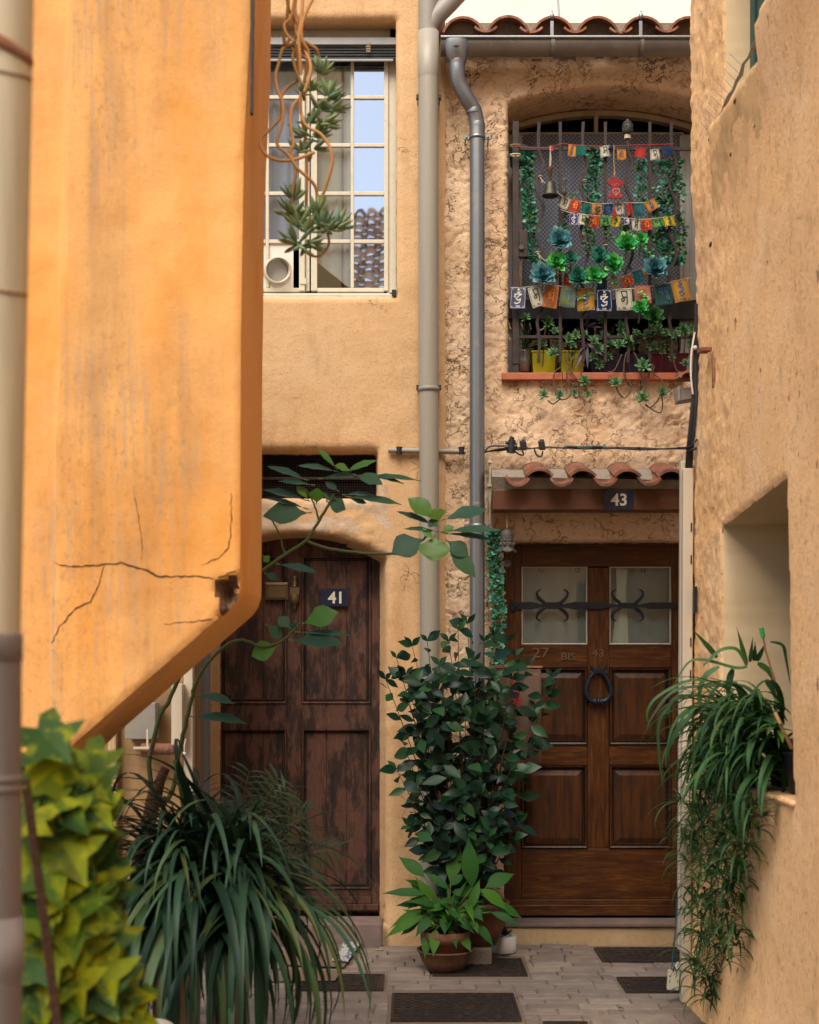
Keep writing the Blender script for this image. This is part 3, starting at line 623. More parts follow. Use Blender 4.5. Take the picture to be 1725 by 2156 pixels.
for i in range(9): m.tube([(X(480), 7.865 + .006 * (i % 2), Z(88 + i * 3)), (X(834), 7.865 + .006 * (i % 2), Z(88 + i * 3))], .0052, 6)
m.tube([(X(480), 7.89, Z(97)), (X(834), 7.89, Z(97))], .024, 10); m.build('rolled_blind', M['blind'], win)
m = MB(); m.box(X(480), X(836), 7.85, 7.90, Z(85), Z(70)); m.box(X(480), X(828), 7.855, 7.87, Z(119), Z(114.5)); m.build('blind_rail', M['shutter'], win, bevel=.002)
m = MB(); c = P(775, 100, 7.845)
for k in range(7): m.tube([c + Vector((-.012 + rnd(0, .006), 0, .03 - .009 * k)), c + Vector((0, -.006, .027 - .009 * k)), c + Vector((.014, 0, .031 - .009 * k))], .0022, 5)
m.build('blind_cord', M['twine'], win)
m = MB(); m.box(X(834), X(837), 7.83, 7.835, Z(600), Z(115)); c = P(830, 617, 7.79); m.box(c.x - .012, c.x + .012, 7.775, 7.79, c.z - .02, c.z + .015); m.build('blind_catch', M['black_iron'], win)

# ------------------------------------------------------------------ house 43 (rough)
h43 = thing('town_house', 'rough pinkish rendered house with the varnished door numbered 43', 'house', (X(1200), FY, 0))
arch43 = arch(X(1071), X(1500), Z(180), Z(216), Z(789), 16); door43_hole = [(X(1062), Z(1950)), (X(1520), Z(1950)), (X(1520), Z(1138)), (X(1062), Z(1140))]
def d43(u, v):
    p = Vector((u, 0, v)); y_ = CY - (v - EYE) * F / FY
    r1 = 1 - abs(noise.noise(p * 6 + Vector((3, 0, 0)))) * 2; r2 = 1 - abs(noise.noise(p * 15)) * 2
    big = noise.noise(p * 3.2) * .012 + noise.noise(p * 9 + Vector((0, 7, 0))) * .006 + noise.noise(p * 21) * .003
    w1 = noise.noise(p * 1.7 + Vector((9, 1, 4)))
    p2 = p + Vector((noise.noise(p * 14), 0, noise.noise(p * 14 + Vector((9, 0, 0))))) * .05; r1 = 1 - abs(noise.noise(p2 * 5.5 + Vector((3, 0, 0)))) * 2; r2 = 1 - abs(noise.noise(p2 * 12)) * 2
    crk = -.022 * max(0, r1 - .93) / .07 * max(0, .5 + w1) - .008 * max(0, r2 - .92) / .08
    fine = noise.noise(p * 40) * .0045
    k = 1.0
    if 1080 < y_ < 1140: k = .5
    if y_ > 1920: k = .12
    return (big + crk + fine) * k * 1.15
def fm43(u, v, mi):
    x = CX + u * F / FY; y_ = CY - (v - EYE) * F / FY
    if y_ < 128 + 10 * nz(u * 12, 0, 1) and 1110 < x < 1300 and nz(u * 8, v * 12, 3) > 0: return 2
    if 930 < x and y_ > 1930: return 1
    return 0
m = MB()
grid_wall(m, lambda u, v, n: (u, FY - n, v), X(925), 1.95, 0.0, 4.99, .0115, [hole(arch43, .33, 0, 0), hole(door43_hole, .17, 0, .0)], disp=d43, rnd_=.022, faces_mi=fm43, jit=.004)
m.build('wall', [M['rough'], M['step'], M['mortar']], h43)
m = MB(); m.add([(X(925), 11, 0), (1.95, 11, 0), (1.95, 11, 5), (X(925), 11, 5), (1.95, 7.82, 0), (1.95, 7.82, 5)], [(0, 1, 2, 3), (1, 4, 5, 2)]); m.build('rear_wall', M['rough'], h43)
m = MB(); m.box(X(1040), 1.9, 8.9, 8.92, 2.9, 5.0); m.box(X(1040), 1.9, 8.3, 8.32, .1, 2.4); m.build('dark_room', M['dark'], h43)
m = MB(); m.box(X(1030), X(1500), 7.785, 8.05, Z(1951), Z(1951) + .02); m.build('threshold', M['slate'], h43, bevel=.004)
# door 43
D43 = 7.975; dm = MB()
for q in ((1062, 1098, 1140, 1932), (1237.2, 1282.8, 1195, 1786), (1413.2, 1500, 1140, 1932)): pb(dm, *q, D43, .035, 0)
for q in ((1098.1, 1413, 1140, 1193), (1098.1, 1237, 1357, 1406), (1283, 1413, 1357, 1406), (1098.1, 1237, 1568, 1611), (1283, 1413, 1568, 1611), (1098.1, 1413, 1786.5, 1893)): pb(dm, *q, D43 + .001, .034, 1)
pb(dm, 1066, 1440, 1894, 1905, D43 - .018, .03, 1); pb(dm, 1066, 1440, 1905.2, 1928, D43 - .028, .04, 1); pb(dm, 1062, 1500, 1140, 1150, D43 - .03, .03, 1)
pb(dm, 1237.3, 1282.7, 1786.8, 1893, D43 + .0006, .01, 1)
door43 = dm.build('door', [M['wood43v'], M['wood43h']], h43, label='varnished wooden door numbered 43 with two curtained panes', bevel=.004)
for q in ((1098, 1237, 1406, 1568), (1283, 1413, 1406, 1568), (1098, 1237, 1611, 1786), (1283, 1413, 1611, 1786)): panel(door43, M['wood43p'], q, D43, 9, True)
for a_, b_ in ((1098, 1237), (1283, 1413)):
    m = MB(); ring(m, PX(a_, D43), PX(b_, D43), PZ(1357, D43), PZ(1193, D43), .008, D43 - .003, D43 + .004)
    o = m.build('pane_frame', M['frame_w'], door43)
    ring_b = MB(); ring(ring_b, PX(a_, D43) - .001, PX(b_, D43) + .001, PZ(1357, D43) - .001, PZ(1193, D43) + .001, .004, D43 + .0, D43 - .0031); ring_b.build('pane_bead', M['wood43v'], o)
    m = MB(); pb(m, a_ + 1, b_ - 1, 1194, 1356, D43 + .012, .004); m.build('glass_pane', M['glass43'], o)
    curtain(PX(a_, D43), PX(b_, D43), PZ(1357, D43), PZ(1193, D43), D43 + .045, .004, 3, a_).build('pane_curtain', M['cloth_door'], o)
    for hx in (.30, .85) if a_ < 1200 else (.55,):
        m = MB(); c = P(sub(a_, b_, hx), 1200, D43 + .035); m.tube([c + Vector((.012 * math.cos(t_ * .8), 0, .012 * math.sin(t_ * .8))) for t_ in range(9)], .003, 6); m.build('curtain_ring', M['black'], o)
m = MB(); vs = [P(1297, 1197, 8.0), P(1322, 1197, 8.0), P(1318, 1240, 8.0), P(1324, 1355, 8.0), P(1290, 1355, 8.0), P(1299, 1240, 8.0)]
m.add([(q.x, q.y + .004 * (i % 2), q.z) for i, q in enumerate(vs)], [(5, 2, 1, 0), (4, 3, 2, 5)], 0); m.build('tied_curtain', M['cloth_w'], door43)
# iron strap with crescents
m = MB(); Ys = D43 - .016
top = [(1075, 1262), (1082, 1264), (1092, 1268), (1120, 1267), (1140, 1272), (1150, 1268), (1178, 1268), (1187, 1272), (1210, 1267), (1265, 1268), (1300, 1273), (1308, 1269), (1336, 1269), (1345, 1273), (1370, 1268), (1440, 1269)]
bot = [(x_, 2 * 1274.5 - y_ + 1) for x_, y_ in top][::-1]
m.prism([(PX(x_, Ys), PZ(y_, Ys)) for x_, y_ in bot + top], Ys, Ys + .010)
for cx_ in (1163.5, 1322):
    for sx in (-1, 1):
        for sz in (-1, 1):
            pts = [(cx_ + sx * 16, 1274.5 + sz * 5), (cx_ + sx * 25, 1274.5 + sz * 12), (cx_ + sx * 31, 1274.5 + sz * 20), (cx_ + sx * 32, 1274.5 + sz * 28), (cx_ + sx * 24, 1274.5 + sz * 34)]
            pp = px_path(pts, Ys + .002, 4); m.tube(pp, [.0095 * (1 - .75 * (i / len(pp)) ** 1.5) for i in range(len(pp))], 8)
for x_ in (1086, 1241):
    c = P(x_, 1274.5, Ys); m.obox(c + Vector((0, -.003, 0)), (.008, 0, .008), (0, .004, 0), (-.008, 0, .008))
m.build('iron_strap', M['black_iron'], door43, bevel=.0015)
m = MB()
text_into(m, '27', P(1139, 1374, D43 - .006), 21 * D43 / F, 0, .004, wide=1.2); text_into(m, 'BIS', P(1197, 1382, D43 - .006), 15 * D43 / F, 0, .004, wide=1.15); text_into(m, '43', P(1259, 1375, D43 - .006), 16 * D43 / F, 0, .004, wide=1.2)
m.build('raised_lettering', mat('tarnished_brass_letters', (.17, .11, .055), .5, .5, .3), door43)
m = MB(); Yk = D43 - .03
for s in (-1, 1):
    pp = px_path([(1260 + s * 4, 1478), (1260 + s * 17, 1474), (1260 + s * 26, 1460), (1260 + s * 24, 1443), (1260 + s * 16, 1425), (1260 + s * 9, 1415), (1260 + s * 14, 1402)], Yk, 5)
    m.tube(pp, [.0150 - .006 * i / len(pp) for i in range(len(pp))], 10)
m.tube([P(1242, 1416, Yk + .01), P(1278, 1416, Yk + .01)], .008, 8)
for k in (-7, 0, 7): m.ball(P(1260 + k, 1478, Yk), .019, 0, 10, 6, (.6, 1, 1.2))
m.tube([P(1260, 1410, Yk), P(1260, 1410, D43)], .012, 8); m.build('door_knocker', mat('blue_black_iron', (.012, .022, .035), .4, .5, .3), door43)
# canopy
def tile_path(xc, zc, r, a0, a1, n=12): return [(xc + r * math.cos(sub(a0, a1, i / n)), zc + r * math.sin(sub(a0, a1, i / n))) for i in range(n + 1)]
def canal_tile(mb, path, th, y0, y1, rise, mi=0, taper=.9):
    """half-round tile: path = its section (x, z), th thick, rising towards y1"""
    n = len(path); xc = (path[0][0] + path[-1][0]) / 2; zc = (path[0][1] + path[-1][1]) / 2
    nr = []
    for i in range(n):
        dx = path[min(i + 1, n - 1)][0] - path[max(i - 1, 0)][0]; dz = path[min(i + 1, n - 1)][1] - path[max(i - 1, 0)][1]; l = math.hypot(dx, dz); nr.append((-dz / l, dx / l))
    vs = []
    for (yy, rz, k) in ((y0, 0, 1), (y1, rise, taper)):
        for off in (0, th):
            for i in range(n):
                vs.append((xc + (path[i][0] + nr[i][0] * off - xc) * k, yy, zc + (path[i][1] + nr[i][1] * off - zc) * k + rz))
    fs = []
    for i in range(n - 1):
        fs += [(i, i + 1, n + i + 1, n + i), (2 * n + i, 3 * n + i, 3 * n + i + 1, 2 * n + i + 1), (i, 2 * n + i, 2 * n + i + 1, i + 1), (n + i, n + i + 1, 3 * n + i + 1, 3 * n + i)]
    fs += [(0, n, 3 * n, 2 * n), (n - 1, 3 * n - 1, 4 * n - 1, 2 * n - 1)]
    mb.add(vs, fs, mi, False)
canopy = thing('canopy_tmp', None, None); bpy.data.objects.remove(canopy)
Yb = 7.56; bm_ = MB(); bm_.box(PX(1038, Yb), PX(1500, Yb), Yb, Yb + .12, PZ(1074, Yb), PZ(1030, Yb)); beam = bm_.build('canopy', M['beam'], h43, label='small tiled canopy on a wooden beam over the varnished door', bevel=.006)
m = MB(); m.box(PX(1038, Yb) + .003, 1.9, Yb + .125, FY - .005, PZ(1076, 7.7), PZ(1032, 7.7)); m.add([P(1036, 1032, Yb + .01), P(1500, 1032, Yb + .01), P(1500, 1012, Yb - .02), P(1036, 1004, Yb - .02), P(1036, 986, 7.79), P(1500, 986, 7.79)], [(0, 1, 2, 3), (3, 2, 5, 4)]); m.build('mortar_bed', M['mortar'], beam)
Yt = 7.44; k = Yt / F; pitch = 92.5 * k
for i in range(5):
    xc = PX(1091, Yt) + i * pitch; m = MB(); zc = PZ(996, Yt) + (rnd(-.003, .003))
    canal_tile(m, tile_path(xc, zc, .068, R(203), R(337)), .013, Yt + rnd(0, .012), FY - .01, .085, taper=.88); m.build('channel_tile', M['terra'], beam)
for i in range(5):
    xc = PX(1137, Yt) + i * pitch + rnd(-.004, .004); zc = PZ(1023, Yt) + rnd(-.003, .003); m = MB()
    canal_tile(m, tile_path(xc, zc, .094, R(142), R(38)), -.014, Yt + .012 + rnd(0, .012), FY - .01, .085, taper=.88); m.build('cover_tile', M['terra'], beam)
    m = MB(); canal_tile(m, tile_path(xc, zc, .078, R(140), R(40)), .012, Yt + .03, FY - .02, .085, taper=.88); m.build('tile_mortar', M['mortar'], beam)
number_plate('number_plate', beam, 1303, 1052, Yb - .010, 63, 42, '43', 26)
# big window of 43
Yf43 = 8.13
def arcpts(x0, x1, ztop, zs, n=16): return arch(x0, x1, ztop, zs, zs - 1, n)[2:]
a1 = arcpts(PX(1060, Yf43), PX(1475, Yf43), PZ(232, Yf43), PZ(268, Yf43)); a2 = arcpts(PX(1072, Yf43), PX(1463, Yf43), PZ(243, Yf43), PZ(276, Yf43))
m = MB(); n = len(a1)
m.add([(p[0], y_, p[1]) for y_ in (Yf43, Yf43 + .05) for p in a1 + a2], [(i, i + 1, n + i + 1, n + i) for i in range(n - 1)] + [(n + i, n + i + 1, 3 * n + i + 1, 3 * n + i) for i in range(n - 1)] , 0)
for q in ((1252, 1260, 243, 282), (1060, 1072, 268, 800), (1463, 1475, 268, 800), (1072, 1463, 282, 288)): m.box(PX(q[0], Yf43), PX(q[1], Yf43), Yf43 + .004, Yf43 + .045, PZ(q[3], Yf43), PZ(q[2], Yf43))
w43 = m.build('window', M['frame_43'], h43, label='arched window behind an iron grille hung with flags and garlands')
m = MB(); a0_ = arcpts(PX(1040, Yf43), PX(1500, Yf43), PZ(200, Yf43), PZ(250, Yf43)); 
m.add([(p[0], Yf43 + .06, p[1]) for p in a1] + [(p[0], Yf43 + .06, p[1] + .3) for p in a1], [(i, i + 1, n + i + 1, n + i) for i in range(n - 1)]); m.build('window_head', M['rough'], w43)
m = MB(); m.box(PX(1090, 8.1), PX(1440, 8.1), 8.10, 8.12, PZ(288, 8.1), PZ(278, 8.1)); m.build('blind_rail', M['frame_43'], w43, bevel=.003)
lace = mat('patterned_lace', (.22, .22, .245), .9, .1, trans=.2)
t = lace.node_tree; b = [n_ for n_ in t.nodes if n_.type == 'BSDF_PRINCIPLED'][0]; tr_ = [n_ for n_ in t.nodes if n_.type == 'BSDF_TRANSLUCENT'][0]
tc = t.nodes.new('ShaderNodeTexCoord'); mp_ = t.nodes.new('ShaderNodeMapping'); mp_.inputs['Rotation'].default_value = (0, R(45), 0); mp_.inputs['Scale'].default_value = (58, .01, 58)
vo = t.nodes.new('ShaderNodeTexVoronoi'); vo.feature = 'DISTANCE_TO_EDGE'; vo.inputs['Randomness'].default_value = .12; vo.inputs['Scale'].default_value = 1
cr = t.nodes.new('ShaderNodeValToRGB'); cr.color_ramp.elements[0].position = .07; cr.color_ramp.elements[0].color = (.05, .075, .13, 1); cr.color_ramp.elements[1].position = .16; cr.color_ramp.elements[1].color = (.25, .26, .30, 1)
t.links.new(tc.outputs['Object'], mp_.inputs[0]); t.links.new(mp_.outputs[0], vo.inputs['Vector']); t.links.new(vo.outputs[0], cr.inputs[0]); t.links.new(cr.outputs[0], b.inputs['Base Color']); t.links.new(cr.outputs[0], tr_.inputs[0])
curtain(PX(1088, 8.08), PX(1436, 8.08), PZ(655, 8.08), PZ(282, 8.08), 8.08, .016, 6, 5, 10).build('lace_curtain', lace, w43)
for a_, b_ in ((1060, 1100), (1432, 1475)):
    m = MB(); m.box(PX(a_, 8.06), PX(b_, 8.06), 8.06, 8.075, PZ(800, 8.06), PZ(285, 8.06))
    for xx in (a_ + 8, (a_ + b_) / 2, b_ - 6): m.box(PX(xx, 8.06) - .004, PX(xx, 8.06) + .004, 8.05, 8.0595, PZ(800, 8.06), PZ(285, 8.06))
    m.build('window_shutter', M['shutter'], w43, bevel=.002)
m = MB(); m.box(PX(1060, 8.0), PX(1480, 8.0), 7.99, 8.03, PZ(672, 8.0), PZ(632, 8.0)); m.box(PX(1060, 8.0), PX(1480, 8.0), 8.0, 8.03, PZ(800, 8.0), PZ(786, 8.0)); m.build('balcony_rail', M['black_iron'], w43)
m = MB(); m.box(PX(1100, 8.09), PX(1432, 8.09), 8.09, 8.095, PZ(790, 8.09), PZ(655, 8.09)); m.build('lower_pane', M['glass43'], w43)
# sill
m = MB(); Ysl = FY - .045; xs = [1057, 1185, 1318, 1440]
for i in range(3): m.box(PX(xs[i], Ysl) + .001, PX(xs[i + 1], Ysl) - .001, Ysl + rnd(0, .004), 8.12, PZ(799, Ysl), PZ(784, Ysl))
m.build('window_sill', M['sill_tile'], h43, bevel=.004)
# iron grille
Yg = 7.765; gr = MB(); gb = lambda mb, a_, b_, t_, bo, d_=.016: mb.box(PX(a_, Yg), PX(b_, Yg), Yg, Yg + d_, PZ(bo, Yg), PZ(t_, Yg))
gb(gr, 1092, 1478, 309, 316, .014); gb(gr, 1092, 1478, 706, 712, .014)
grille = gr.build('window_grille', M['iron'], h43, label='dark iron grille of straight and wavy bars', bevel=.001)
m = MB(); gb(m, 1080, 1093, 255, 766, .03); m.build('grille_post', M['iron'], grille, bevel=.002)
for x_ in (1179.5, 1274.5, 1368): m = MB(); m.box(PX(x_ - 3.2, Yg), PX(x_ + 3.2, Yg), Yg - .0122, Yg - .0002, PZ(764, Yg), PZ(258, Yg)); m.build('straight_bar', M['iron'], grille, bevel=.001)
for x_ in (1134, 1227, 1321.5, 1413):
    m = MB(); vs = []; fs = []; n = 90; w_ = 3.1 * Yg / F
    for i in range(n + 1):
        y_ = sub(258 if x_ != 1321.5 else 285, 764, i / n); am = 6.5 * min(1, max(0, (y_ - 318) / 25)) * min(1, max(0, (700 - y_) / 25)) + 1
        xx = PX(x_ + am * math.sin((y_ - 318) / 98 * 6.283 + (0 if x_ < 1300 else .3)) + am * .4, Yg); zz = PZ(y_, Yg)
        vs += [(xx - w_, Yg - .0125, zz), (xx + w_, Yg - .0125, zz), (xx + w_, Yg - .0005, zz), (xx - w_, Yg - .0005, zz)]
    for i in range(n):
        for j in range(4): fs.append((i * 4 + j, i * 4 + (j + 1) % 4, (i + 1) * 4 + (j + 1) % 4, (i + 1) * 4 + j))
    fs += [(3, 2, 1, 0), (n * 4, n * 4 + 1, n * 4 + 2, n * 4 + 3)]; m.add(vs, fs, 0); m.build('wavy_bar', M['iron'], grille)
m = MB(); gb(m, 1093.5, 1112, 484, 541, .035); lk = m.build('grille_lock', M['iron'], grille, bevel=.003)
m = MB(); c = P(1098, 520, Yg - .012); m.tube([c, c + Vector((0, .012, 0))], .014, 14); m.build('lock_cylinder', M['bell_iron'], lk)
m = MB(); m.tube([P(1096, 545, Yg + .02), P(1096, 640, Yg + .02)], .004, 6); m.build('grille_rod', M['terra'], grille)
# roof: tiles over the gutter
YT = 7.62; rf = MB(); rf.add([(X(925), 7.75, 4.97), (1.95, 7.75, 4.97), (1.95, 11, 5.6), (X(925), 11, 5.6)], [(0, 1, 2, 3)]); rf.build('roof_deck', M['mortar'], h43)
k = YT / F; pitch = 95 * k
roof = rf = MB(); rf.box(X(938), 1.95, 7.70, 7.76, 4.93, PZ(48, 7.7)); roof = rf.build('roof', M['mortar'], h43, label='low tiled roof with rounded clay tiles over the gutter')  # mortar block added behind the tile ends to keep their undersides dark
for i in range(7):
    xc = PX(975, YT) + i * pitch; zc = PZ(57, YT)
    for r_ in range(8):
        m = MB(); canal_tile(m, tile_path(xc + rnd(-.004, .004), PZ(79, YT) + r_ * .076 - .0, .118, R(164), R(16)), -.013, YT + r_ * .40 + rnd(-.008, .008), YT + .44 + r_ * .40, .075, taper=.85)
        if r_ < 3: m.build('cover_tile', M['terra'] if r_ == 0 else M['tile_old'], roof)
        m = MB(); canal_tile(m, tile_path(xc + pitch / 2 + rnd(-.004, .004), zc + .053 + r_ * .076, .085, R(222), R(318)), .012, YT - .01 + r_ * .40 + rnd(0, .02), YT + .44 + r_ * .40, .075, taper=.85)
        if r_ < 3: m.build('channel_tile', M['terra'] if i % 2 == 0 else M['tile_old'], roof)
# gutter
gut = thing('gutter', 'weathered zinc gutter running under the row of roof tiles', 'gutter', P(1190, 108, 7.66))
m = MB(); YG = 7.655; rg = .098 / 2 * 1.0; vs = []; fs = []; n = 10; zt = PZ(79, YG - rg)
for xx in (PX(928, YG), 1.60):
    for i in range(n + 1):
        a_ = math.pi * i / n; vs.append((xx, YG - .05 * math.cos(a_), zt - .078 * math.sin(a_) ** .8))
m.add(vs, [(i, i + 1, n + 2 + i, n + 1 + i) for i in range(n)] + [tuple(range(n + 1))], 0, True); trough = m.build('trough', M['zinc_dull'], gut, thick=.002)
m = MB(); m.tube([(PX(928, YG), YG - .052, zt + .001), (1.6, YG - .052, zt + .001)], .0095, 10); m.build('rolled_lip', M['zinc'], gut)
for x_ in (1163, 1350):
    m = MB(); Yq = YG - .055; m.box(PX(x_ - 3.5, Yq), PX(x_ + 3.5, Yq), Yq + .01, Yq + .014, zt + .0, PZ(42, Yq)); m.ball(P(x_, 34, Yq + .012), .012, 0, 8, 6, (1, 1, 1.5)); m.ball(P(x_, 24, Yq + .012), .004)
    vs = []; n = 10
    for xx in (PX(x_ - 4, YG), PX(x_ + 4, YG)):
        for i in range(n + 1):
            a_ = math.pi * i / n * .75; vs.append((xx, YG - .0535 * math.cos(a_), zt - .0805 * math.sin(a_) ** .8))
    m.add(vs, [(i, i + 1, n + 2 + i, n + 1 + i) for i in range(n)], 0, True); m.build('gutter_bracket', M['zinc'], gut, bevel=.0008)
# zinc downpipe
zp = thing('downpipe', 'shiny zinc downpipe with a funnel head and an S bend', 'drainpipe', P(1005, 1990, 7.70)); Yz = 7.70
m = MB(); Yh = 7.615; prof = [(934, 988, 84), (934, 988, 96), (941, 984, 118), (949, 979, 132)]; vs = []; n = 24
for (a_, b_, y_) in prof:
    cx_, hw, zz = PX((a_ + b_) / 2, Yh), (b_ - a_) / 2 * Yh / F, PZ(y_, Yh)
    for j in range(n): t_ = 2 * math.pi * j / n; sq = .75 if y_ < 120 else 1; vs.append((cx_ + hw * math.copysign(abs(math.cos(t_)) ** sq, math.cos(t_)), Yh + .03 + hw * .9 * math.copysign(abs(math.sin(t_)) ** sq, math.sin(t_)), zz))
m.add(vs, [(i * n + j, i * n + (j + 1) % n, (i + 1) * n + (j + 1) % n, (i + 1) * n + j) for i in range(3) for j in range(n)], 0, True)
hd = m.build('funnel_head', M['zinc'], zp)
m = MB(); c = P(961, 96, Yh - .052); star = []
for i in range(16): a_ = math.pi * i / 8; r_ = .016 if i % 4 == 0 else (.009 if i % 2 == 0 else .004); star.append((c.x + r_ * math.sin(a_), c.z + r_ * math.cos(a_)))
m.prism(star, c.y, c.y + .012); m.build('star_emblem', M['iron'], hd)
pp = px_path([(963, 128, Yh + .03), (963, 150, Yh + .03), (967, 176, Yh + .04), (982, 205, 7.67), (997, 230, 7.69), (1004, 258, 7.70), (1005, 290, 7.70)], None, 7)
m = MB(); m.tube(pp, [.044] * 3 + [.042] * (len(pp) - 3), 20); m.build('bend', M['zinc'], zp)
m = MB(); m.tube([P(1005, 288, Yz), P(1005, 1060, Yz), P(1005, 1985, Yz)], .0405, 24); m.build('pipe', M['zinc'], zp)
for y_ in (262, 232, 1062): m = MB(); c = P(1005, y_, Yz) if y_ > 250 else P(998, 232, 7.69); m.lathe([(.0415, -.02), (.043, 0), (.0415, .008)], c, 24); m.build('pipe_collar', M['zinc'], zp)
for y_ in (290, 1107):
    m = MB(); c = P(1005, y_, Yz); m.lathe([(.0415, -.009), (.0445, -.009), (.0445, .009), (.0415, .009)], c, 24)
    for s in (-1, 1): m.box(c.x + s * .058 - .014, c.x + s * .058 + .014, c.y - .006, c.y + .006, c.z - .009, c.z + .009); m.ball(c + Vector((s * .058, -.008, 0)), .006, 0, 8, 5); m.tube([c + Vector((s * .062, 0, 0)), (c.x + s * .062, FY + .01, c.z)], .005, 6)
    m.build('pipe_clamp', M['zinc'], zp)
# grey plastic downpipe between the houses
gp = thing('downpipe', 'matt grey plastic downpipe with a dark branch at its top', 'drainpipe', P(903, 1990, 7.68)); Yq = 7.675; rp = 21.2 * Yq / F
m = MB(); m.tube([P(902, 68, Yq), P(903, 820, Yq)], rp, 28); m.build('pipe', M['pvc'], gp)
m = MB(); m.tube([P(903, 818, Yq), P(905, 1330, Yq), P(905, 1985, Yq)], rp * .97, 28); m.build('pipe', M['pvc'], gp)
m = MB(); m.lathe([(rp, -.25), (rp * 1.05, -.23), (rp * 1.05, 0), (rp, 0)], P(902, 68, Yq), 28); m.build('pipe_socket', M['pvc'], gp)
m = MB(); m.tube([P(902, 72, Yq), P(902, -260, Yq)], rp * .97, 28); m.tube([P(902, 62, Yq), P(915, 38, Yq), P(945, 8, Yq + .01), P(990, -40, Yq + .05)], rp * .92, 24); m.build('branch', M['pvc_dark'], gp)
m = MB(); c = P(903, 820, Yq); m.lathe([(rp * 1.0, -.012), (rp * 1.09, -.010), (rp * 1.09, .010), (rp * 1.0, .012)], c, 28); m.build('pipe_joint', M['pvc_dark'], gp)
for y_ in (205, 816):
    m = MB(); c = P(903, y_, Yq)
    for s in (-1, 1): m.obox(c + Vector((s * (rp + .006), 0, 0)), (.007, 0, 0), (0, .016, 0), (0, 0, .012)); m.tube([c + Vector((s * (rp + .004), .014, 0)), (c.x + s * (rp + .004), FY, c.z)], .004, 6)
    m.build('pipe_clamp', M['iron'], gp, bevel=.002)

# ------------------------------------------------------------------ orange bay house, left
YB = 4.5; BX = lambda p: PX(p, YB); BZ = lambda p: PZ(p, YB)
lh = thing('town_house', 'bright orange house whose cracked upper storey juts out on a slanting corbel', 'house', (-1.3, YB, 0))
bo_px = [(-420, -420), (536, -420), (530, 0), (513, 300), (507, 700), (505, 1215), (504, 1240), (497, 1262), (484, 1280), (155, 1566), (122, 1600), (122, 2440), (-420, 2440)]
bo = [(BX(x_), BZ(y_)) for x_, y_ in bo_px]
hole_px = [(452, 1215), (468, 1222), (486, 1214), (507, 1206), (509, 1250), (503, 1272), (486, 1282), (470, 1302), (458, 1296), (463, 1270), (450, 1246)]
hp = [(BX(x_), BZ(y_)) for x_, y_ in hole_px]
def dbay(u, v):
    x_ = CX + u * F / YB; y_ = CY - (v - EYE) * F / YB
    n = .010 * nz(u * 2, v * 1.4, 0) + .003 * nz(u * 9, v * 9, 4)
    edge = 140 - (140 - 105) * max(0, min(1, y_ / 1335))
    t = max(0, min(1, (edge + 3 - x_) / 6)); n -= .075 * t * t * (3 - 2 * t)
    if inpoly((u, v), hp):
        _, d = nearest((u, v), hp); n -= min(.05, d * 1.6) + .012 * abs(nz(u * 40, v * 40, 0)) + (.02 if x_ > 462 and x_ < 482 else 0)
    return n
m = MB()
grid_wall(m, lambda u, v, n: (u, YB - n, v), BX(-420), BX(545), 0.0, BZ(-420), .014, outer=bo, disp=dbay, rnd_=.008, outer_depth=lambda u, v: .66 if v < BZ(500) else .66 - .1 * min(1, (v - BZ(500)) / 1.5),
          faces_mi=lambda u, v, mi: 1 if inpoly((u, v), hp) and (CX + u * F / YB) < 498 + 6 * nz(u * 50, v * 50, 2) else 0)
m.build('wall', [M['bay'], M['hollow_dirt_shade']], lh)
m = MB(); X2 = BX(-420)
m.prism([(BX(x_) - .02, BZ(y_)) for x_, y_ in bo_px[2:-1]] + [(BX(-420), BZ(2440)), (BX(-420), 6.6), (BX(530) - .02, 6.6)], 4.96, 5.0)
m.build('rear_wall', mat('lit_rear_render', (.88, .70, .40), .9, .2, layers=[((.6, .42, .2), 2.2, .52, .7, (3, 3, .4), .6)]), lh)  # rear lighter than the orange front, standing in for light falling on it
def crack(pts, wpx=2.2, seed=0):
    m = MB(); pp = []
    for i in range(len(pts) - 1):
        n = max(2, int(math.hypot(pts[i + 1][0] - pts[i][0], pts[i + 1][1] - pts[i][1]) / 7))
        for k_ in range(n): t_ = k_ / n; pp.append((sub(pts[i][0], pts[i + 1][0], t_) + rnd(-1.6, 1.6), sub(pts[i][1], pts[i + 1][1], t_) + rnd(-1.6, 1.6)))
    pp.append(pts[-1]); vs = []; n = len(pp)
    for i, (x_, y_) in enumerate(pp):
        a_ = pp[max(i - 1, 0)]; b_ = pp[min(i + 1, n - 1)]; dx, dy = b_[0] - a_[0], b_[1] - a_[1]; l = math.hypot(dx, dy) + 1e-6
        ww = wpx * (.35 + .65 * math.sin(math.pi * min(1, max(0, i / (n - 1))) * .9 + .15)) * rnd(.4, 1.1) * .5
        for s in (-1, 1):
            q = (x_ + s * -dy / l * ww, y_ + s * dx / l * ww); u, v = BX(q[0]), BZ(q[1]); vs.append((u, YB - dbay(u, v) - .0015, v))
    m.add(vs, [(2 * i, 2 * i + 1, 2 * i + 3, 2 * i + 2) for i in range(n - 1)]); m.build('crack', M['crack'], lh)
crack([(110, 1180), (130, 1190), (165, 1193), (205, 1190), (222, 1188), (255, 1185), (310, 1202), (330, 1213), (420, 1214), (455, 1218)], 4.5)
crack([(219, 1190), (210, 1225), (190, 1268), (160, 1280), (125, 1320), (105, 1360)], 3)
crack([(488, 1040), (486, 1120), (483, 1152), (460, 1175), (425, 1190)], 2.6); crack([(455, 1218), (490, 1205), (506, 1198)], 3)
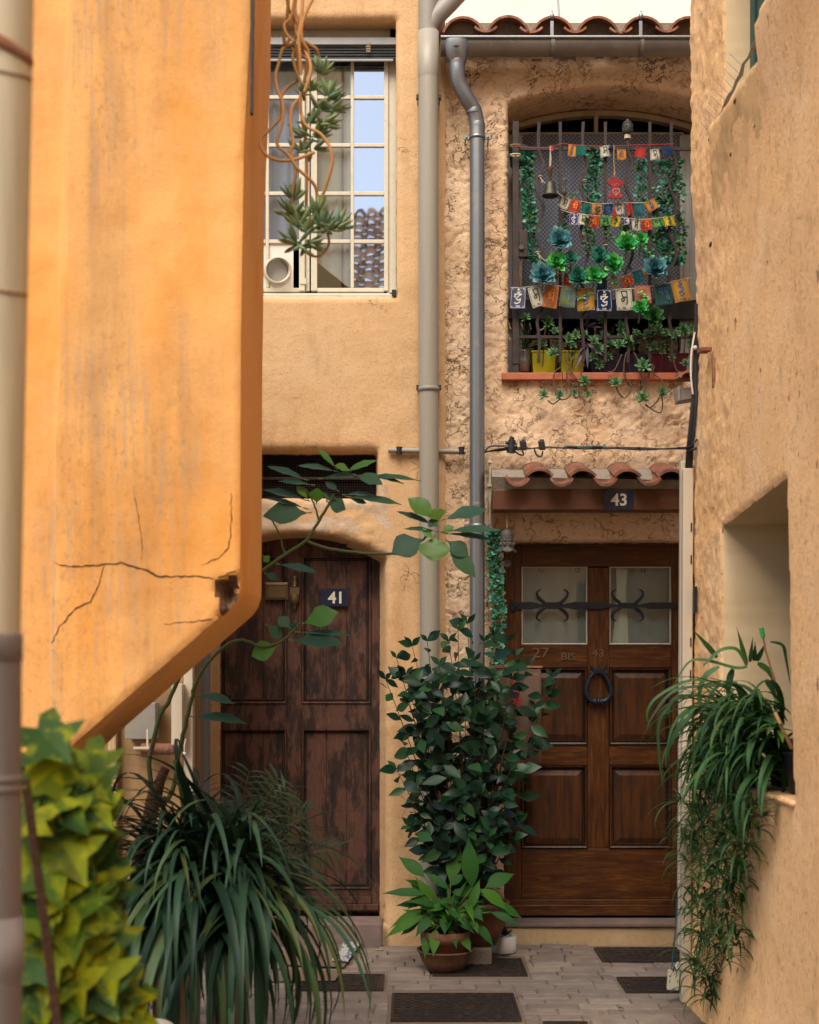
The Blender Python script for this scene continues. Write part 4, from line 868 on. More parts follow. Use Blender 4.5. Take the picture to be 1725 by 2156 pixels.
crack([(345, 1315), (390, 1310), (440, 1304), (462, 1300), (480, 1290)], 2.4); crack([(225, 1520), (300, 1455), (370, 1395), (430, 1330), (440, 1310)], 2.2)
crack([(280, 1030), (290, 1080), (300, 1150), (298, 1185)], 1.6)
m = MB(); m.add([(BX(527.5), YB - .004, BZ(-30)), (BX(534), YB + .01, BZ(-30)), (BX(532), YB + .01, BZ(238)), (BX(529), YB - .002, BZ(240))], [(0, 1, 2, 3)])
m.prism([(BX(527), BZ(240)), (BX(532), BZ(238)), (BX(536), BZ(-60)), (BX(529), BZ(-60))], YB - .006, YB + .02); m.build('corner_bead', M['iron'], lh)
# plain stretch of the same house running back beside the viewer
m = MB(); m.add([(-1.12, 4.45, 0), (-1.12, -3, 0), (-1.12, -3, 6.6), (-1.12, 4.45, 6.6), (BX(-420), 4.45, 0), (BX(-420), 4.45, 6.6), (BX(-420), -3, 6.6), (BX(530), YB, BZ(-420)), (BX(530), YB, 6.6), (BX(-420), YB, BZ(-420)), (BX(-420), YB, 6.6), (BX(530), 5.0, BZ(-420)), (BX(530), 5.0, 6.6), (BX(-420), 5.0, 6.6)],
      [(9, 7, 8, 10), (7, 11, 12, 8), (8, 12, 13, 10)])
m.build('upper_wall', M['bay'], lh)

# beige wall piece between the orange house and the grey pipe, with the meter boxes
sh = thing('side_wall', 'narrow stained beige wall below the orange corbel, behind the sapling', 'wall', (PX(300, 7.25), 7.25, 0))
m = MB(); grid_wall(m, lambda u, v, n: (u, 7.25 - n, v), PX(150, 7.25), PX(408, 7.25), 0, 3.2, .03, disp=lambda u, v: .01 * nz(u * 4, v * 3, 0) + .004 * nz(u * 20, v * 20, 0), mi=0)
m.add([(PX(408, 7.25), 7.25, 0), (PX(408, 7.25), 7.9, 0), (PX(408, 7.25), 7.9, 3.2), (PX(408, 7.25), 7.25, 3.2), (PX(150, 7.25), 7.9, 3.2), (PX(150, 7.25), 7.25, 3.2)], [(0, 1, 2, 3), (3, 2, 4, 5)])
m.build('wall_face', mat('stained_side_render', (.34, .21, .10), .93, .12, layers=[((.20, .13, .08), 5, .45, .68, (2, 2, .4), .8), ((.45, .28, .12), 3, .5, .7, U1, .7)], bumps=[(150, .6, .006, U1, 'n')]), sh)
m = MB(); m.box(PX(228, 7.2), PX(246, 7.2), 7.19, 7.245, .0, PZ(1480, 7.2)); m.build('wall_pilaster', M['step'], sh, bevel=.01)
m = MB(); m.box(PX(389, 7.2), PX(408, 7.2), 7.17, 7.235, .05, PZ(1400, 7.2)); m.build('cable_trunking', M['white_pl'], label='ivory cable trunking left of the dark grey pipe', cat='trunking', bevel=.004)
mb_ = MB(); mb_.box(PX(361, 7.1), PX(384, 7.1), 7.10, 7.235, PZ(1572, 7.1), PZ(1440, 7.1)); o = mb_.build('meter_box', M['white_pl'], label='narrow pinkish meter box fixed above the clay ledge', cat='meter box', bevel=.004)
mb_ = MB(); mb_.box(PX(262, 7.1), PX(326, 7.1), 7.12, 7.235, PZ(1557, 7.1), PZ(1480, 7.1)); mb_.build('meter_box', M['pvc_dark'], label='wide grey meter box tucked under the orange corbel', cat='meter box', bevel=.004)
m = MB(); c0 = P(299, 1577, 7.12); c1 = P(368, 1577, 7.12); m.tube([c0, c1], .036, 16, flat=.8); o = m.build('clay_ledge', M['terra'], label='rounded reddish clay ledge under the meter boxes', cat='ledge')
m = MB(); m.box(PX(282, 7.06), PX(318, 7.06), 7.05, 7.06, PZ(1577, 7.06), PZ(1572, 7.06)); m.box(PX(309, 7.06), PX(313, 7.06), 7.052, 7.062, PZ(1578, 7.06), PZ(1535, 7.06)); m.box(PX(370, 7.06), PX(388, 7.06), 7.05, 7.06, PZ(1588, 7.06), PZ(1583, 7.06)); m.tube([P(389, 1586, 7.05), P(389, 1570, 7.04), P(392, 1556, 7.04)], .005, 6)
m.ball(P(389, 1588, 7.04), .011); m.build('pipe_bracket', M['white_pl'], label='pale plastic clips and ties around the clay ledge', cat='bracket')
gpp = thing('downpipe', 'dark slate grey downpipe left of the old brown door', 'drainpipe', (PX(425, 7.55), 7.55, 0))
m = MB(); m.tube([(PX(425, 7.55), 7.55, 0), (PX(425, 7.55), 7.55, 3.1)], 18.2 * 7.55 / F, 24); m.build('pipe', M['pipe_back'], gpp)
m = MB(); m.lathe([(.047, -.01), (.050, -.01), (.050, .01), (.047, .01)], P(425, 1700, 7.55), 24); m.build('pipe_clamp', M['pipe_back'], gpp)
m = MB(); m.tube([P(232, 1660, 7.0), P(245, 1661, 7.0), P(250, 1664, 7.0)], .012, 8); m.tube(px_path([(233, 1662), (236, 1720), (241, 1790), (243, 1900)], 7.0), .003, 6); m.build('cable_clip', M['black'], label='black cable clip and wire on the beige wall by the ivy', cat='cable')

# near drainpipe at the left edge
np_ = thing('downpipe', 'out of focus drainpipe at the left edge, beige above and mauve grey below', 'drainpipe', (PX(0, 2.4), 2.4, 0)); kk = 2.4 / F
def xl(y_): return (70 - 28 * min(1, y_ / 1335)) - 52 
m = MB(); m.tube([(PX(xl(-400) + 4, 2.4), 2.4, PZ(-400, 2.4)), (PX(xl(0), 2.4), 2.4, PZ(0, 2.4)), (PX(xl(700), 2.4), 2.4, PZ(700, 2.4)), (PX(xl(1335), 2.4), 2.4, PZ(1345, 2.4))], 52 * kk, 32); m.build('upper_pipe', M['pvc_left'], np_)
m = MB(); m.tube([(PX(-11, 2.4), 2.4, PZ(1345, 2.4)), (PX(-10, 2.4), 2.4, PZ(2200, 2.4)), (PX(-10, 2.4), 2.4, 0)], 55 * kk, 32); m.build('lower_pipe', M['pipe_left'], np_)
m = MB(); c = P(-10, 1390, 2.4); m.lathe([(.0, .0455), (.0433, .0455), (.0455, .040), (.0455, -.0), (.0433, -.002)], c, 32); m.build('pipe_socket', M['pipe_left'], np_)
for y_ in (1640, 1660): m = MB(); m.lathe([(.0428, -.008), (.0465, -.004), (.0465, .004), (.0428, .008)], P(-10, y_, 2.4), 32); m.build('pipe_clamp', M['pipe_left'], np_)
m = MB(); m.lathe([(.0428, -.06), (.0455, -.040), (.0455, .05), (.0428, .040)], P(-8, 1990, 2.4), 32); m.build('pipe_joint', M['pipe_left'], np_)
m = MB(); c = P(10, 115, 2.4); pts = [c + Vector((.043 * math.cos(a_), -.043 * math.sin(a_), -.004 - .022 * math.cos(a_) + .012)) for a_ in [i * .26 for i in range(0, 13)]]; m.tube(pts, .007, 8, flat=1.6); m.build('pipe_clamp', M['tile_old'], np_)
for y_ in (172, 625): m = MB(); c = P(xl(y_), y_, 2.4); m.tube([c + Vector((.0425 * math.cos(a_), -.0425 * math.sin(a_), .002 * math.cos(a_ * 3))) for a_ in [i * .26 for i in range(0, 13)]], .0022, 6); m.build('tie_wire', M['tile_old'], np_)

# ------------------------------------------------------------------ peach house, right
rh = thing('town_house', 'peach rendered house on the right with a deep plant niche', 'house', (1.6, 5.5, 0))
cor = [(-400, 1448), (0, 1452), (300, 1455), (500, 1463), (750, 1470), (950, 1462), (1400, 1462), (2100, 1456), (2400, 1450)]
def xcor(v):
    y_ = CY - (v - EYE) * F / 6.45
    for i in range(len(cor) - 1):
        if y_ < cor[i + 1][0]: return PX(sub(cor[i][1], cor[i + 1][1], max(0, (y_ - cor[i][0]) / (cor[i + 1][0] - cor[i][0]))), 6.45)
    return PX(1450, 6.45)
def rx(u, v, n):
    c = xcor(v); t_ = max(0, min(1, (6.45 - u) / .55)); return (sub(c, 1.300, t_) - n, u, v)
def RW(x_, y_):                                 # picture point -> (u, v) on the right wall plane X=1.30
    Y_ = 1.300 * F / (x_ - CX); return (Y_, PZ(y_, Y_))
niche = [RW(1521, 1640), RW(1672, 1690), RW(1668, 1500), RW(1660, 1200), RW(1656, 1004), RW(1520, 1107)]
upper = [RW(1526, 292), RW(1526, 250), RW(1526, -260), RW(1617, -330), RW(1617, 0), RW(1616, 135), RW(1600, 75)]
upper = [RW(1525, 262), RW(1525, -260), RW(1618, -330), RW(1618, 128), RW(1606, 140)]
def dright(u, v):
    f_ = max(0, min(1, (u - 5.5) / .5))
    n = .012 * nz(u * 2, v * 2, 3) + (.0015 + .006 * f_) * nz(u * 12, v * 9, 1) + (.001 + .006 * f_) * nz(u * 34, v * 28, 0)
    # corbel that swells below the upper opening
    y_ = CY - (v - EYE) * F / u; x_ = CX + 1.3 * F / u
    e_ = (1605 - x_) * 2.2 + 70                    # the sloping edge
    if x_ > 1503 and 0 < y_ - e_ < 380: n += .055 * math.exp(-((y_ - e_) / 150) ** 2) * min(1, (y_ - e_) / 12) * min(1, (x_ - 1503) / 18)
    if v < .5: n += .03 * (1 - v / .5) ** 2
    return n
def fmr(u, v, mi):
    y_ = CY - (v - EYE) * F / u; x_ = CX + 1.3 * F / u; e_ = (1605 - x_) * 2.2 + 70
    if x_ > 1503 and x_ < 1612 and 4 < y_ - e_ < 190 + 60 * nz(u * 6, v * 6, 0) and nz(u * 9, v * 9, 7) > -.35: return 2  # patchy darker render in a band below the sloping edge
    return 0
m = MB()
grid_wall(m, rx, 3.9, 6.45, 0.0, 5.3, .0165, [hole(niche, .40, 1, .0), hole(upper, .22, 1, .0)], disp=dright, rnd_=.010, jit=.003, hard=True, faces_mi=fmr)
m.build('wall', [M['right'], M['jamb'], mat('darker_peach_render', (.78, .48, .23), .93, .12, layers=[((.36, .25, .12), 5, .44, .68, U1, .75), ((.82, .53, .27), 14, .5, .7, U1, .6)], bumps=[(150, .5, .006, U1, 'n')])], rh)
m = MB(); m.add([(1.32, 3.93, 0), (1.32, -3, 0), (1.32, -3, 6.2), (1.32, 3.93, 6.2), (1.315, 6.452, 0), (3.2, 6.452, 0), (3.2, 6.452, 6.2), (1.315, 6.452, 6.2), (1.32, 3.93, 5.3), (1.3, 6.45, 5.3), (1.3, 6.45, 6.2), (1.32, 3.93, 6.2), (3.2, -3, 6.2), (3.2, 6.45, 6.2)],
      [(8, 9, 10, 11), (11, 10, 13, 12, 2), (5, 4, 7, 6)])
m.box(1.305, 2.4, -1.5, 3.93, 0, 5.3); m.build('upper_wall', M['right'], rh)
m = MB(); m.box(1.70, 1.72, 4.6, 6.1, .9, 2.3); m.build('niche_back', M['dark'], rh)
m = MB(); zl = RW(1672, 1688)[1]; m.box(1.284, 1.7, RW(1674, 0)[0], RW(1586, 0)[0], zl - .018, zl + .004); m.build('niche_sill', M['right'], rh, bevel=.012)
sg = mat('green_shutter_paint', (.02, .075, .06), .5, .3)
m = MB(); ya, yb_ = RW(1618, 0)[0], RW(1525, 0)[0]
for i in range(9): y0 = sub(ya, yb_, i / 9); m.box(1.405 + .01 * (i % 2), 1.44, y0 + .008, sub(ya, yb_, (i + 1) / 9) - .004, 3.9, 5.3)
m.build('window_shutter', sg, rh, label='dark green shutter inside the upper opening', bevel=.004)
m = MB(); m.tube([(1.385, ya + .22, 5.3), (1.385, ya + .23, 4.3)], .010, 8); m.build('shutter_cord', M['red_paper'], rh)
m = MB(); a_ = Vector((1.30 - .008, *RW(1606, 66))); b_ = Vector((1.30 - .020, *RW(1504, 292))); n = 14; pts = [a_.lerp(b_, i / n) + Vector((rnd(-.003, .003), 0, rnd(-.006, .006))) for i in range(n + 1)]
m.tube(pts, [.0065 + rnd(-.0015, .003) for _ in pts], 7); m.build('sloping_drip_edge', M['mortar'], rh)
m = MB()
for i in range(11):
    q = a_.lerp(b_, .3 + i * .065); m.tube([q, q + Vector((-.035, .08, .085))], .0011, 4)
m.build('bird_spikes', M['zinc'], label='thin bird spikes along the sloping edge of the peach wall', cat='bird spikes')
m = MB(); q = RW(1497, 740); m.obox((1.272, q[0], q[1] + .005), (.022, .0, 0), (0, .055, .006), (0, 0, .009)); m.build('clay_drip', M['terra'], rh, bevel=.003)
m = MB(); q = RW(1506, 785); m.obox((1.293, q[0], q[1]), (.005, 0, 0), (0, .014, 0), (0, -.0, .062)); m.build('clay_slot', M['tile_old'], rh, bevel=.003)
m = MB(); 
for (x_, y_, s) in ((1571, 212, 5), (1563, 170, 4), (1550, 325, 4), (1598, 265, 3), (1498, 515, 6), (1614, 90, 4), (1500, 395, 4)):
    q = RW(x_, y_); 
    if inpoly(q, upper): continue
    m.ball((1.30 - dright(*q) + .001, q[0], q[1]), s * .0021, 0, 7, 5, (.5, 2.2, 1))
m.build('wall_pits', M['hollow_dirt_shade'], rh)
m = MB()
for (x_, y_) in ((1455, 1250), ): m.box(PX(1459, 6.4), PX(1466, 6.4), 6.38, 6.40, PZ(1290, 6.4), PZ(1235, 6.4))
m.build('dark_bracket', M['black_iron'], label='small dark plate beside the ivory trunking', cat='bracket')
# ivory trunking pair at the corner
t1 = thing('cable_trunking', 'wide ivory cable trunking standing at the corner of the peach house', 'trunking', (PX(1446, 6.42), 6.42, 0), 'ivory trunkings at the peach corner')
m = MB(); Yt1 = 6.42; 
def slant(mb, xa, xb, ya_, yb2, za, zb, xc_, xd): mb.add([(xa, ya_, za), (xb, ya_, za), (xb, yb2, za), (xa, yb2, za), (xc_, ya_, zb), (xd, ya_, zb), (xd, yb2, zb), (xc_, yb2, zb)], [(3, 2, 1, 0), (4, 5, 6, 7), (0, 1, 5, 4), (1, 2, 6, 5), (2, 3, 7, 6), (3, 0, 4, 7)])
slant(m, PX(1435, Yt1), PX(1455, Yt1), Yt1, Yt1 + .05, PZ(2112, Yt1), PZ(985, Yt1), PX(1439, Yt1), PX(1461, Yt1)); bd = m.build('channel', M['white_pl'], t1, bevel=.006)
m = MB()
for y_ in (1110, 1178, 1352, 1420, 1700): m.obox(P(1456.5 - (y_ - 985) * .005, y_, Yt1 - .001), (.003, 0, 0), (0, .002, 0), (0, 0, .02))
m.build('slot', M['black'], bd)
t2 = thing('cable_trunking', 'narrow taller ivory cable trunking nearest the varnished door', 'trunking', (PX(1436, 6.5), 6.5, 0), 'ivory trunkings at the peach corner')
m = MB(); Y2 = 6.48; slant(m, PX(1428, Y2), PX(1436, Y2), Y2, Y2 + .04, PZ(2000, Y2), PZ(970, Y2), PX(1434, Y2), PX(1446, Y2)); m.build('channel', M['white_pl'], t2, bevel=.005)
# black cables
cb = thing('cable_bundle', 'bundle of black cables dropping down the corner of the peach house', 'cable', P(1456, 985, 6.4))
for k_, (dx, sd) in enumerate(((-5, 0), (-1.5, 1), (2, 2), (5.5, 3))):
    m = MB(); m.tube(px_path([(1468 + dx * .5, 640, 6.43), (1465 + dx * .8 + rnd(-1, 1), 780, 6.42), (1461 + dx + rnd(-1, 1), 860, 6.4), (1454 + dx + rnd(-1, 1), 930, 6.4), (1450 + dx, 992, 6.43), (1448 + dx, 1080, 6.45)], None, 6), .0058, 8); m.build('cable', M['black'], cb)
m = MB(); m.tube(px_path([(1463, 700, 6.41), (1456, 745, 6.40), (1455, 790, 6.39), (1459, 830, 6.39)], None, 6), .0042, 8); m.ball(P(1464, 732, 6.40), .010); m.build('white_cable', M['white_paint'], cb)
m = MB(); m.tube([P(1446, 942, 6.4), P(1456, 940, 6.37), P(1463, 930, 6.36), P(1467, 926, 6.37)], .006, 8); m.tube([P(1450, 950, 6.4), P(1460, 946, 6.36), P(1466, 944, 6.37)], .006, 8); m.build('cable_branch', M['black'], cb)
m = MB(); c = P(1441, 805, 6.60); canal_tile(m, [(p_[0], p_[1]) for p_ in tile_path(c.x, c.z - .01, .045, R(160), R(20), 8)], -.010, 6.50, 6.66, .02); o = m.build('clay_vent_tile', M['tile_old'], label='short curved clay tile by the black cables', cat='tile')
m = MB(); m.box(PX(1425, 6.6), PX(1462, 6.6), 6.56, 6.66, PZ(799, 6.6), PZ(786, 6.6)); m.build('clay_vent_tile', M['terra'], label='flat red clay piece above the grey box at the corner', cat='tile', bevel=.006)
m = MB(); c = P(1442, 833, 6.6); m.obox(c, (.040, 0, .006), (0, .05, 0), (-.004, 0, .028)); m.obox(c + Vector((-.036, -.03, -.004)), (.006, 0, .001), (0, .03, 0), (-.001, 0, .032)); m.build('outlet_box', M['pvc_dark'], label='dark grey box under the clay tile at the corner', cat='box', bevel=.004)
# wall cables over the canopy
wc = thing('cable_run', 'black cables strung across the wall above the small tiled canopy', 'cable', P(1230, 945, 7.74))
for k_ in range(3):
    m = MB(); pts = [(1018, 951 + k_), (1060, 948 - 2 * k_), (1090, 943 + 2 * k_), (1120, 944), (1150, 941 + k_), (1185, 943), (1230, 941 + 2 * k_), (1290, 942 + k_), (1350, 943 + 2 * k_), (1400, 945), (1450, 941 + 2 * k_)]
    m.tube(px_path(pts, 7.745 - .004 * k_, 5), .0042, 7); m.build('cable', M['black'], wc)
m = MB()
for pts in ([(1022, 950), (1032, 940), (1055, 939), (1072, 942)], [(1080, 945), (1090, 955), (1102, 958), (1100, 948)], [(1125, 945), (1130, 958), (1140, 961), (1143, 950)]): m.tube(px_path(pts, 7.72, 6), .0045, 7)
m.build('cable_loop', M['black'], wc)
for x_ in (1102, 1141): m = MB(); c = P(x_, 938, 7.715); m.obox(c, (.017, 0, 0), (0, .016, 0), (-.004, 0, .024)); m.obox(c + Vector((0, 0, .025)), (.012, 0, 0), (0, .012, 0), (0, 0, .008)); m.build('cable_clamp', M['black'], wc, bevel=.004)
m = MB(); c = P(1076, 938, 7.71); m.tube([c + Vector((0, 0, -.04)), c + Vector((.006, 0, .03))], [.024, .02], 8); m.tube([c + Vector((-.035, 0, -.012)), c + Vector((.035, -.005, -.006))], .014, 8); m.tube([c + Vector((0, 0, .03)), c + Vector((.01, 0, .045))], .014, 7); m.tube([c + Vector((-.03, 0, .015)), c + Vector((.03, 0, .01))], .009, 7); m.build('tap_connector', M['black'], wc)
for x_ in (1205, 1258): m = MB(); m.tube([P(x_ - 14, 941, 7.725), P(x_ + 14, 942, 7.725)], .009, 8, 0); m.tube([P(x_ - 17, 941, 7.725), P(x_ - 11, 941, 7.725)], .0095, 8, 1); m.tube([P(x_ + 11, 942, 7.725), P(x_ + 17, 942, 7.725)], .0095, 8, 1); m.build('cable_sleeve', [M['black'], M['teal_tape']], wc)
m = MB(); 
for x_ in (1190, 1300, 1345, 1430): m.lathe([(.010, -.004), (.010, .004)], P(x_, 943, 7.74), 8)
m.build('cable_tie', M['black'], wc)
cd = thing('conduit', 'ribbed grey conduit crossing behind the two downpipes', 'conduit', P(900, 948, 7.76))
m = MB(); pp = [P(818 + i * 2.2, 948 + .018 * i * 2.2, 7.75) for i in range(75)]; m.tube(pp, [.0145 + .0018 * (i % 2) for i in range(75)], 10); m.build('conduit_tube', M['pvc'], cd)
for x_ in (841, 972): m = MB(); m.lathe([(.018, -.006), (.018, .006)], P(x_, 948.5, 7.75), 10); m.tube([P(x_, 941, 7.745), P(x_ + .1, 956, 7.745)], .018, 10, flat=.9); m.build('conduit_tie', M['black'], cd)
tw = MB(); 
for k_ in range(3): tw.tube(px_path([(1029 + k_ * 2, 960), (1031 + 2 * math.sin(k_), 1000), (1029 + k_ * 2.5, 1040), (1033 - k_, 1080), (1031 + k_, 1112)], 7.735 - .003 * k_, 6), .0032, 6)
for y_ in (972, 1022): tw.obox(P(1031, y_, 7.725), (.012, 0, 0), (0, .006, 0), (0, 0, .006))
tw.build('phone_wires', M['frame_w'], label='twisted pale wires running down beside the zinc downpipe', cat='cable')
# white junction box on its cord
jb = thing('junction_box', 'small white junction box hanging near the ground on a blue cord', 'junction box', P(1417, 2084, 6.55))
m = MB(); c = P(1417.5, 2063, 6.45); m.obox(c, (.0255, 0, -.001), (0, .014, 0), (.003, 0, .044)); bx_ = m.build('box', M['white_box'], jb, bevel=.003)
m = MB()
for dx, dz, w_, h_ in ((-.016, .02, .003, .003), (-.018, -.004, .0014, .006), (.018, -.004, .0014, .006), (.0, -.038, .005, .0015)): m.obox(c + Vector((dx, -.0152, dz)), (w_, 0, 0), (0, .0008, 0), (0, 0, h_))
m.build('slot', M['iron'], bx_)
m = MB(); m.tube([P(1430 + 3 * math.sin(t_ * .25), 2026 + t_ * 1.15, 6.47) - Vector((.0016 * t_, 0, 0)) for t_ in range(15)], [.0115 + .002 * (t_ % 2) for t_ in range(15)], 10); m.build('ribbed_hose', M['white_box'], jb)
m = MB(); m.tube([P(1428, 1860, 6.5), P(1424, 1940, 6.48), P(1414, 2045, 6.45)], .003, 6); m.build('cord', M['blue_cord'], jb)
m = MB(); m.tube([P(1418, 2046, 6.44), P(1420, 2034, 6.43), P(1424, 2044, 6.43)], .004, 6); m.build('cable_tie', M['black'], jb)

# ------------------------------------------------------------------ far white house, and what stands behind the viewer
wh = thing('town_house', 'white washed house rising behind the low tiled roof', 'house', (2, 12, 0))
m = MB(); m.box(-.5, 6, 12, 12.3, 0, 11); m.build('wall', M['stone_w'], wh)
m = MB(); m.tube([P(1171, -60, 11.6), P(1175, 0, 11.6), P(1178, 40, 11.6), P(1178, 90, 11.6)], .010, 6); m.build('aerial_cable', M['shutter'], label='thin grey cable against the white wall above the roof tiles', cat='cable')
tw_ = thing('tower_house', 'tall cream house standing behind the viewer', 'house', (-3, -8, 0))
m = MB(); m.box(-5.2, -1.13, -12.0, -4.4, 0, 15.5); m.build('wall', M['tower'], tw_)
rr = thing('rear_house', 'house with an old tiled roof standing behind the viewer', 'house', (1.5, -9, 0))
m = MB(); m.box(-1.12, 7, -11, -6.3, 0, 7.1); m.build('wall', M['tower'], rr)
m = MB()
for i in range(34):
    for j in range(11):
        x_ = -1.1 + i * .22; y_ = -6.0 - j * .34; z_ = 7.15 + j * .235 + i * .012
        canal_tile(m, tile_path(x_ + rnd(-.01, .01), z_ - .03, .095, R(165), R(15), 6), -.015, y_ + rnd(-.02, .02), y_ - .40, .22, taper=.85)
        canal_tile(m, tile_path(x_ + .11, z_ + .03, .07, R(200), R(340), 5),  .012, y_, y_ - .40, .22, taper=.85)
rt = mat('sun_bleached_tile', (.42, .22, .13), .9, .2, island=[(.75, .45, .28), (.45, .24, .15), (.8, .58, .4), (.22, .14, .1), (.7, .38, .22)], bumps=[(60, .5, .01, U1, 'n')])
m.build('roof', rt, rr)

# ------------------------------------------------------------------ ornaments on the grille
Q = crop(1990, 440, 810); Q2 = crop(1990, 1080, 810)
GLY = {  # strokes of the syllables, unit square, y up
 'MA': [[(.30, .93), (.72, .93)], [(.70, .93), (.70, .25), (.62, .12)], [(.70, .55), (.48, .58), (.34, .46), (.36, .34), (.48, .33), (.52, .44), (.40, .66), (.34, .93)]],
 'OM': [[(.25, .66), (.75, .66)], [(.72, .66), (.50, .52), (.38, .38), (.50, .30), (.66, .40), (.62, .18), (.40, .10), (.28, .18)], [(.34, .66), (.26, .52), (.36, .48)], [(.42, .78), (.56, .74), (.64, .84)], [(.50, .88), (.56, .96), (.48, .96), (.50, .88)]],
 'NI': [[(.28, .70), (.74, .70)], [(.38, .70), (.30, .56), (.42, .52), (.48, .66), (.46, .40), (.34, .30)], [(.70, .70), (.70, .20)], [(.70, .42), (.54, .36)], [(.40, .82), (.58, .92), (.72, .80)]],
 'PAD': [[(.22, .84), (.46, .84)], [(.26, .84), (.26, .62), (.44, .58), (.44, .84)], [(.54, .84), (.80, .84)], [(.60, .84), (.58, .62), (.74, .70), (.66, .50), (.80, .44)], [(.44, .58), (.44, .40)], [(.62, .34), (.84, .34)], [(.80, .34), (.80, .08)], [(.80, .20), (.64, .18), (.66, .30)]],
 'HUM': [[(.36, .74), (.66, .74)], [(.60, .74), (.42, .66), (.56, .56), (.66, .62), (.64, .44), (.40, .42)], [(.36, .42), (.34, .28), (.54, .36), (.62, .24), (.44, .12), (.34, .18)], [(.44, .86), (.58, .82), (.64, .90)], [(.50, .93), (.55, .99), (.47, .98), (.50, .93)]]}
FC = {}
for nme, c in dict(slate=(.085, .10, .18), navy=(.012, .03, .11), white=(.58, .53, .42), rust=(.36, .13, .05), olive=(.16, .20, .075), ochre=(.52, .27, .035), salmon=(.42, .20, .13), green=(.03, .085, .06),
               orange=(.62, .24, .02), dgreen=(.012, .12, .085), red=(.40, .035, .03), lime=(.12, .33, .06), yellow=(.66, .48, .03), purple=(.07, .055, .22), cnavy=(.02, .04, .10)).items():
    c = tuple(q * .78 for q in c); FC[nme] = mat('flag_cloth_' + nme, c, .85, .15, layers=[(tuple(q * .7 for q in c), 14, .45, .7, U1, .5)])
IK = {k_: mat('flag_ink_' + k_, c, .8, .1) for k_, c in dict(dark=(.02, .06, .06), white=(.6, .58, .5), blue=(.05, .11, .22), orange=(.6, .22, .04), pink=(.5, .22, .16), red=(.45, .1, .04)).items()}
INK = dict(slate='white', navy='white', white='dark', rust='orange', olive='blue', ochre='blue', salmon='red', green='blue', orange='blue', dgreen='blue', red='orange', lime='dark', yellow='dark', purple='white', cnavy='blue')
fl_cols = ['slate', 'navy', 'white', 'rust', 'olive', 'ochre', 'salmon', 'green', 'orange', 'dgreen', 'red', 'lime', 'yellow', 'purple', 'cnavy']
def flag(parent, cx_, cy_, w_, h_, rot, colr, gly, Yp, word=None, border=True, seed=0):
    """cloth flag hung by its top edge, slightly waved, with printed strokes"""
    k = Yp / F * .24714; a_ = R(-rot); px_, py_ = Q(cx_, cy_); c = P(px_, py_, Yp); m = MB(); W_, H_ = w_ * k, h_ * k
    def pos(u, v, off=0):                          # u, v 0..1, v up
        x_, z_ = (u - .5) * W_ * (1 - .05 * v), (v - .5) * H_
        bow = .007 * math.sin(u * 5 + seed) * (1.1 - v) + .005 * nz(u * 2, v * 2, seed * 3.1)
        xr = x_ * math.cos(a_) - z_ * math.sin(a_); zr = x_ * math.sin(a_) + z_ * math.cos(a_)
        return Vector((c.x + xr + .004 * nz(seed, v * 2, 1), c.y - bow - off, c.z + zr))
    n = 8
    for off, flip in ((0, 0), (-.0012, 1)):
        vs = [pos(i / n, j / n, off) for j in range(n + 1) for i in range(n + 1)]
        m.add(vs, [(j * (n + 1) + i, j * (n + 1) + i + 1, (j + 1) * (n + 1) + i + 1, (j + 1) * (n + 1) + i) for j in range(n) for i in range(n)], 0, True)
    def stroke(pts, wd):
        pts = [p for p in pts]; q = []
        for i in range(len(pts) - 1):
            for t_ in range(4): q.append((sub(pts[i][0], pts[i + 1][0], t_ / 4), sub(pts[i][1], pts[i + 1][1], t_ / 4)))
        q.append(pts[-1]); vs = []
        for i in range(len(q)):
            a2, b2 = q[max(i - 1, 0)], q[min(i + 1, len(q) - 1)]; dx, dy = (b2[0] - a2[0]) * W_, (b2[1] - a2[1]) * H_; l = math.hypot(dx, dy) + 1e-9
            for s in (-1, 1): vs.append(pos(q[i][0] + s * -dy / l * wd / W_, q[i][1] + s * dx / l * wd / H_, .0012))
        m.add(vs, [(2 * i, 2 * i + 1, 2 * i + 3, 2 * i + 2) for i in range(len(q) - 1)], 1)
    if gly:
        s_ = 1.0; lo = .16 if word else .05
        for st in GLY[gly]: stroke([(.5 + (x_ - .5) * .98, lo + y_ * (.92 - lo)) for x_, y_ in st], .036 * W_)
        if border:
            for pts in ([(.06, .05), (.94, .05)], [(.06, .05), (.06, .95)], [(.94, .05), (.94, .95)], [(.06, .95), (.94, .95)]): stroke(pts, .010 * W_)
            for sx in (.14, .86):
                for sy in (.10, .90): stroke([(sx - .05, sy), (sx + .05, sy)], .010 * W_); stroke([(sx, sy - .04), (sx, sy + .04)], .012 * W_)
        if word:
            b0 = len(m.v); text_into(m, word, (0, 0, 0), .085 * H_, 1, 0, offset=.02)
            for i in range(b0, len(m.v)): q = m.v[i]; m.v[i] = pos(.5 + q.x / W_, .115 + q.z / H_, .0012)
    return m.build('flag', [FC[colr], IK[INK[colr]]], parent, label='%s cloth flag%s' % ({'cnavy': 'dark blue', 'dgreen': 'dark green', 'slate': 'slate blue'}.get(colr, colr), ' printed with a syllable' if gly else ''))
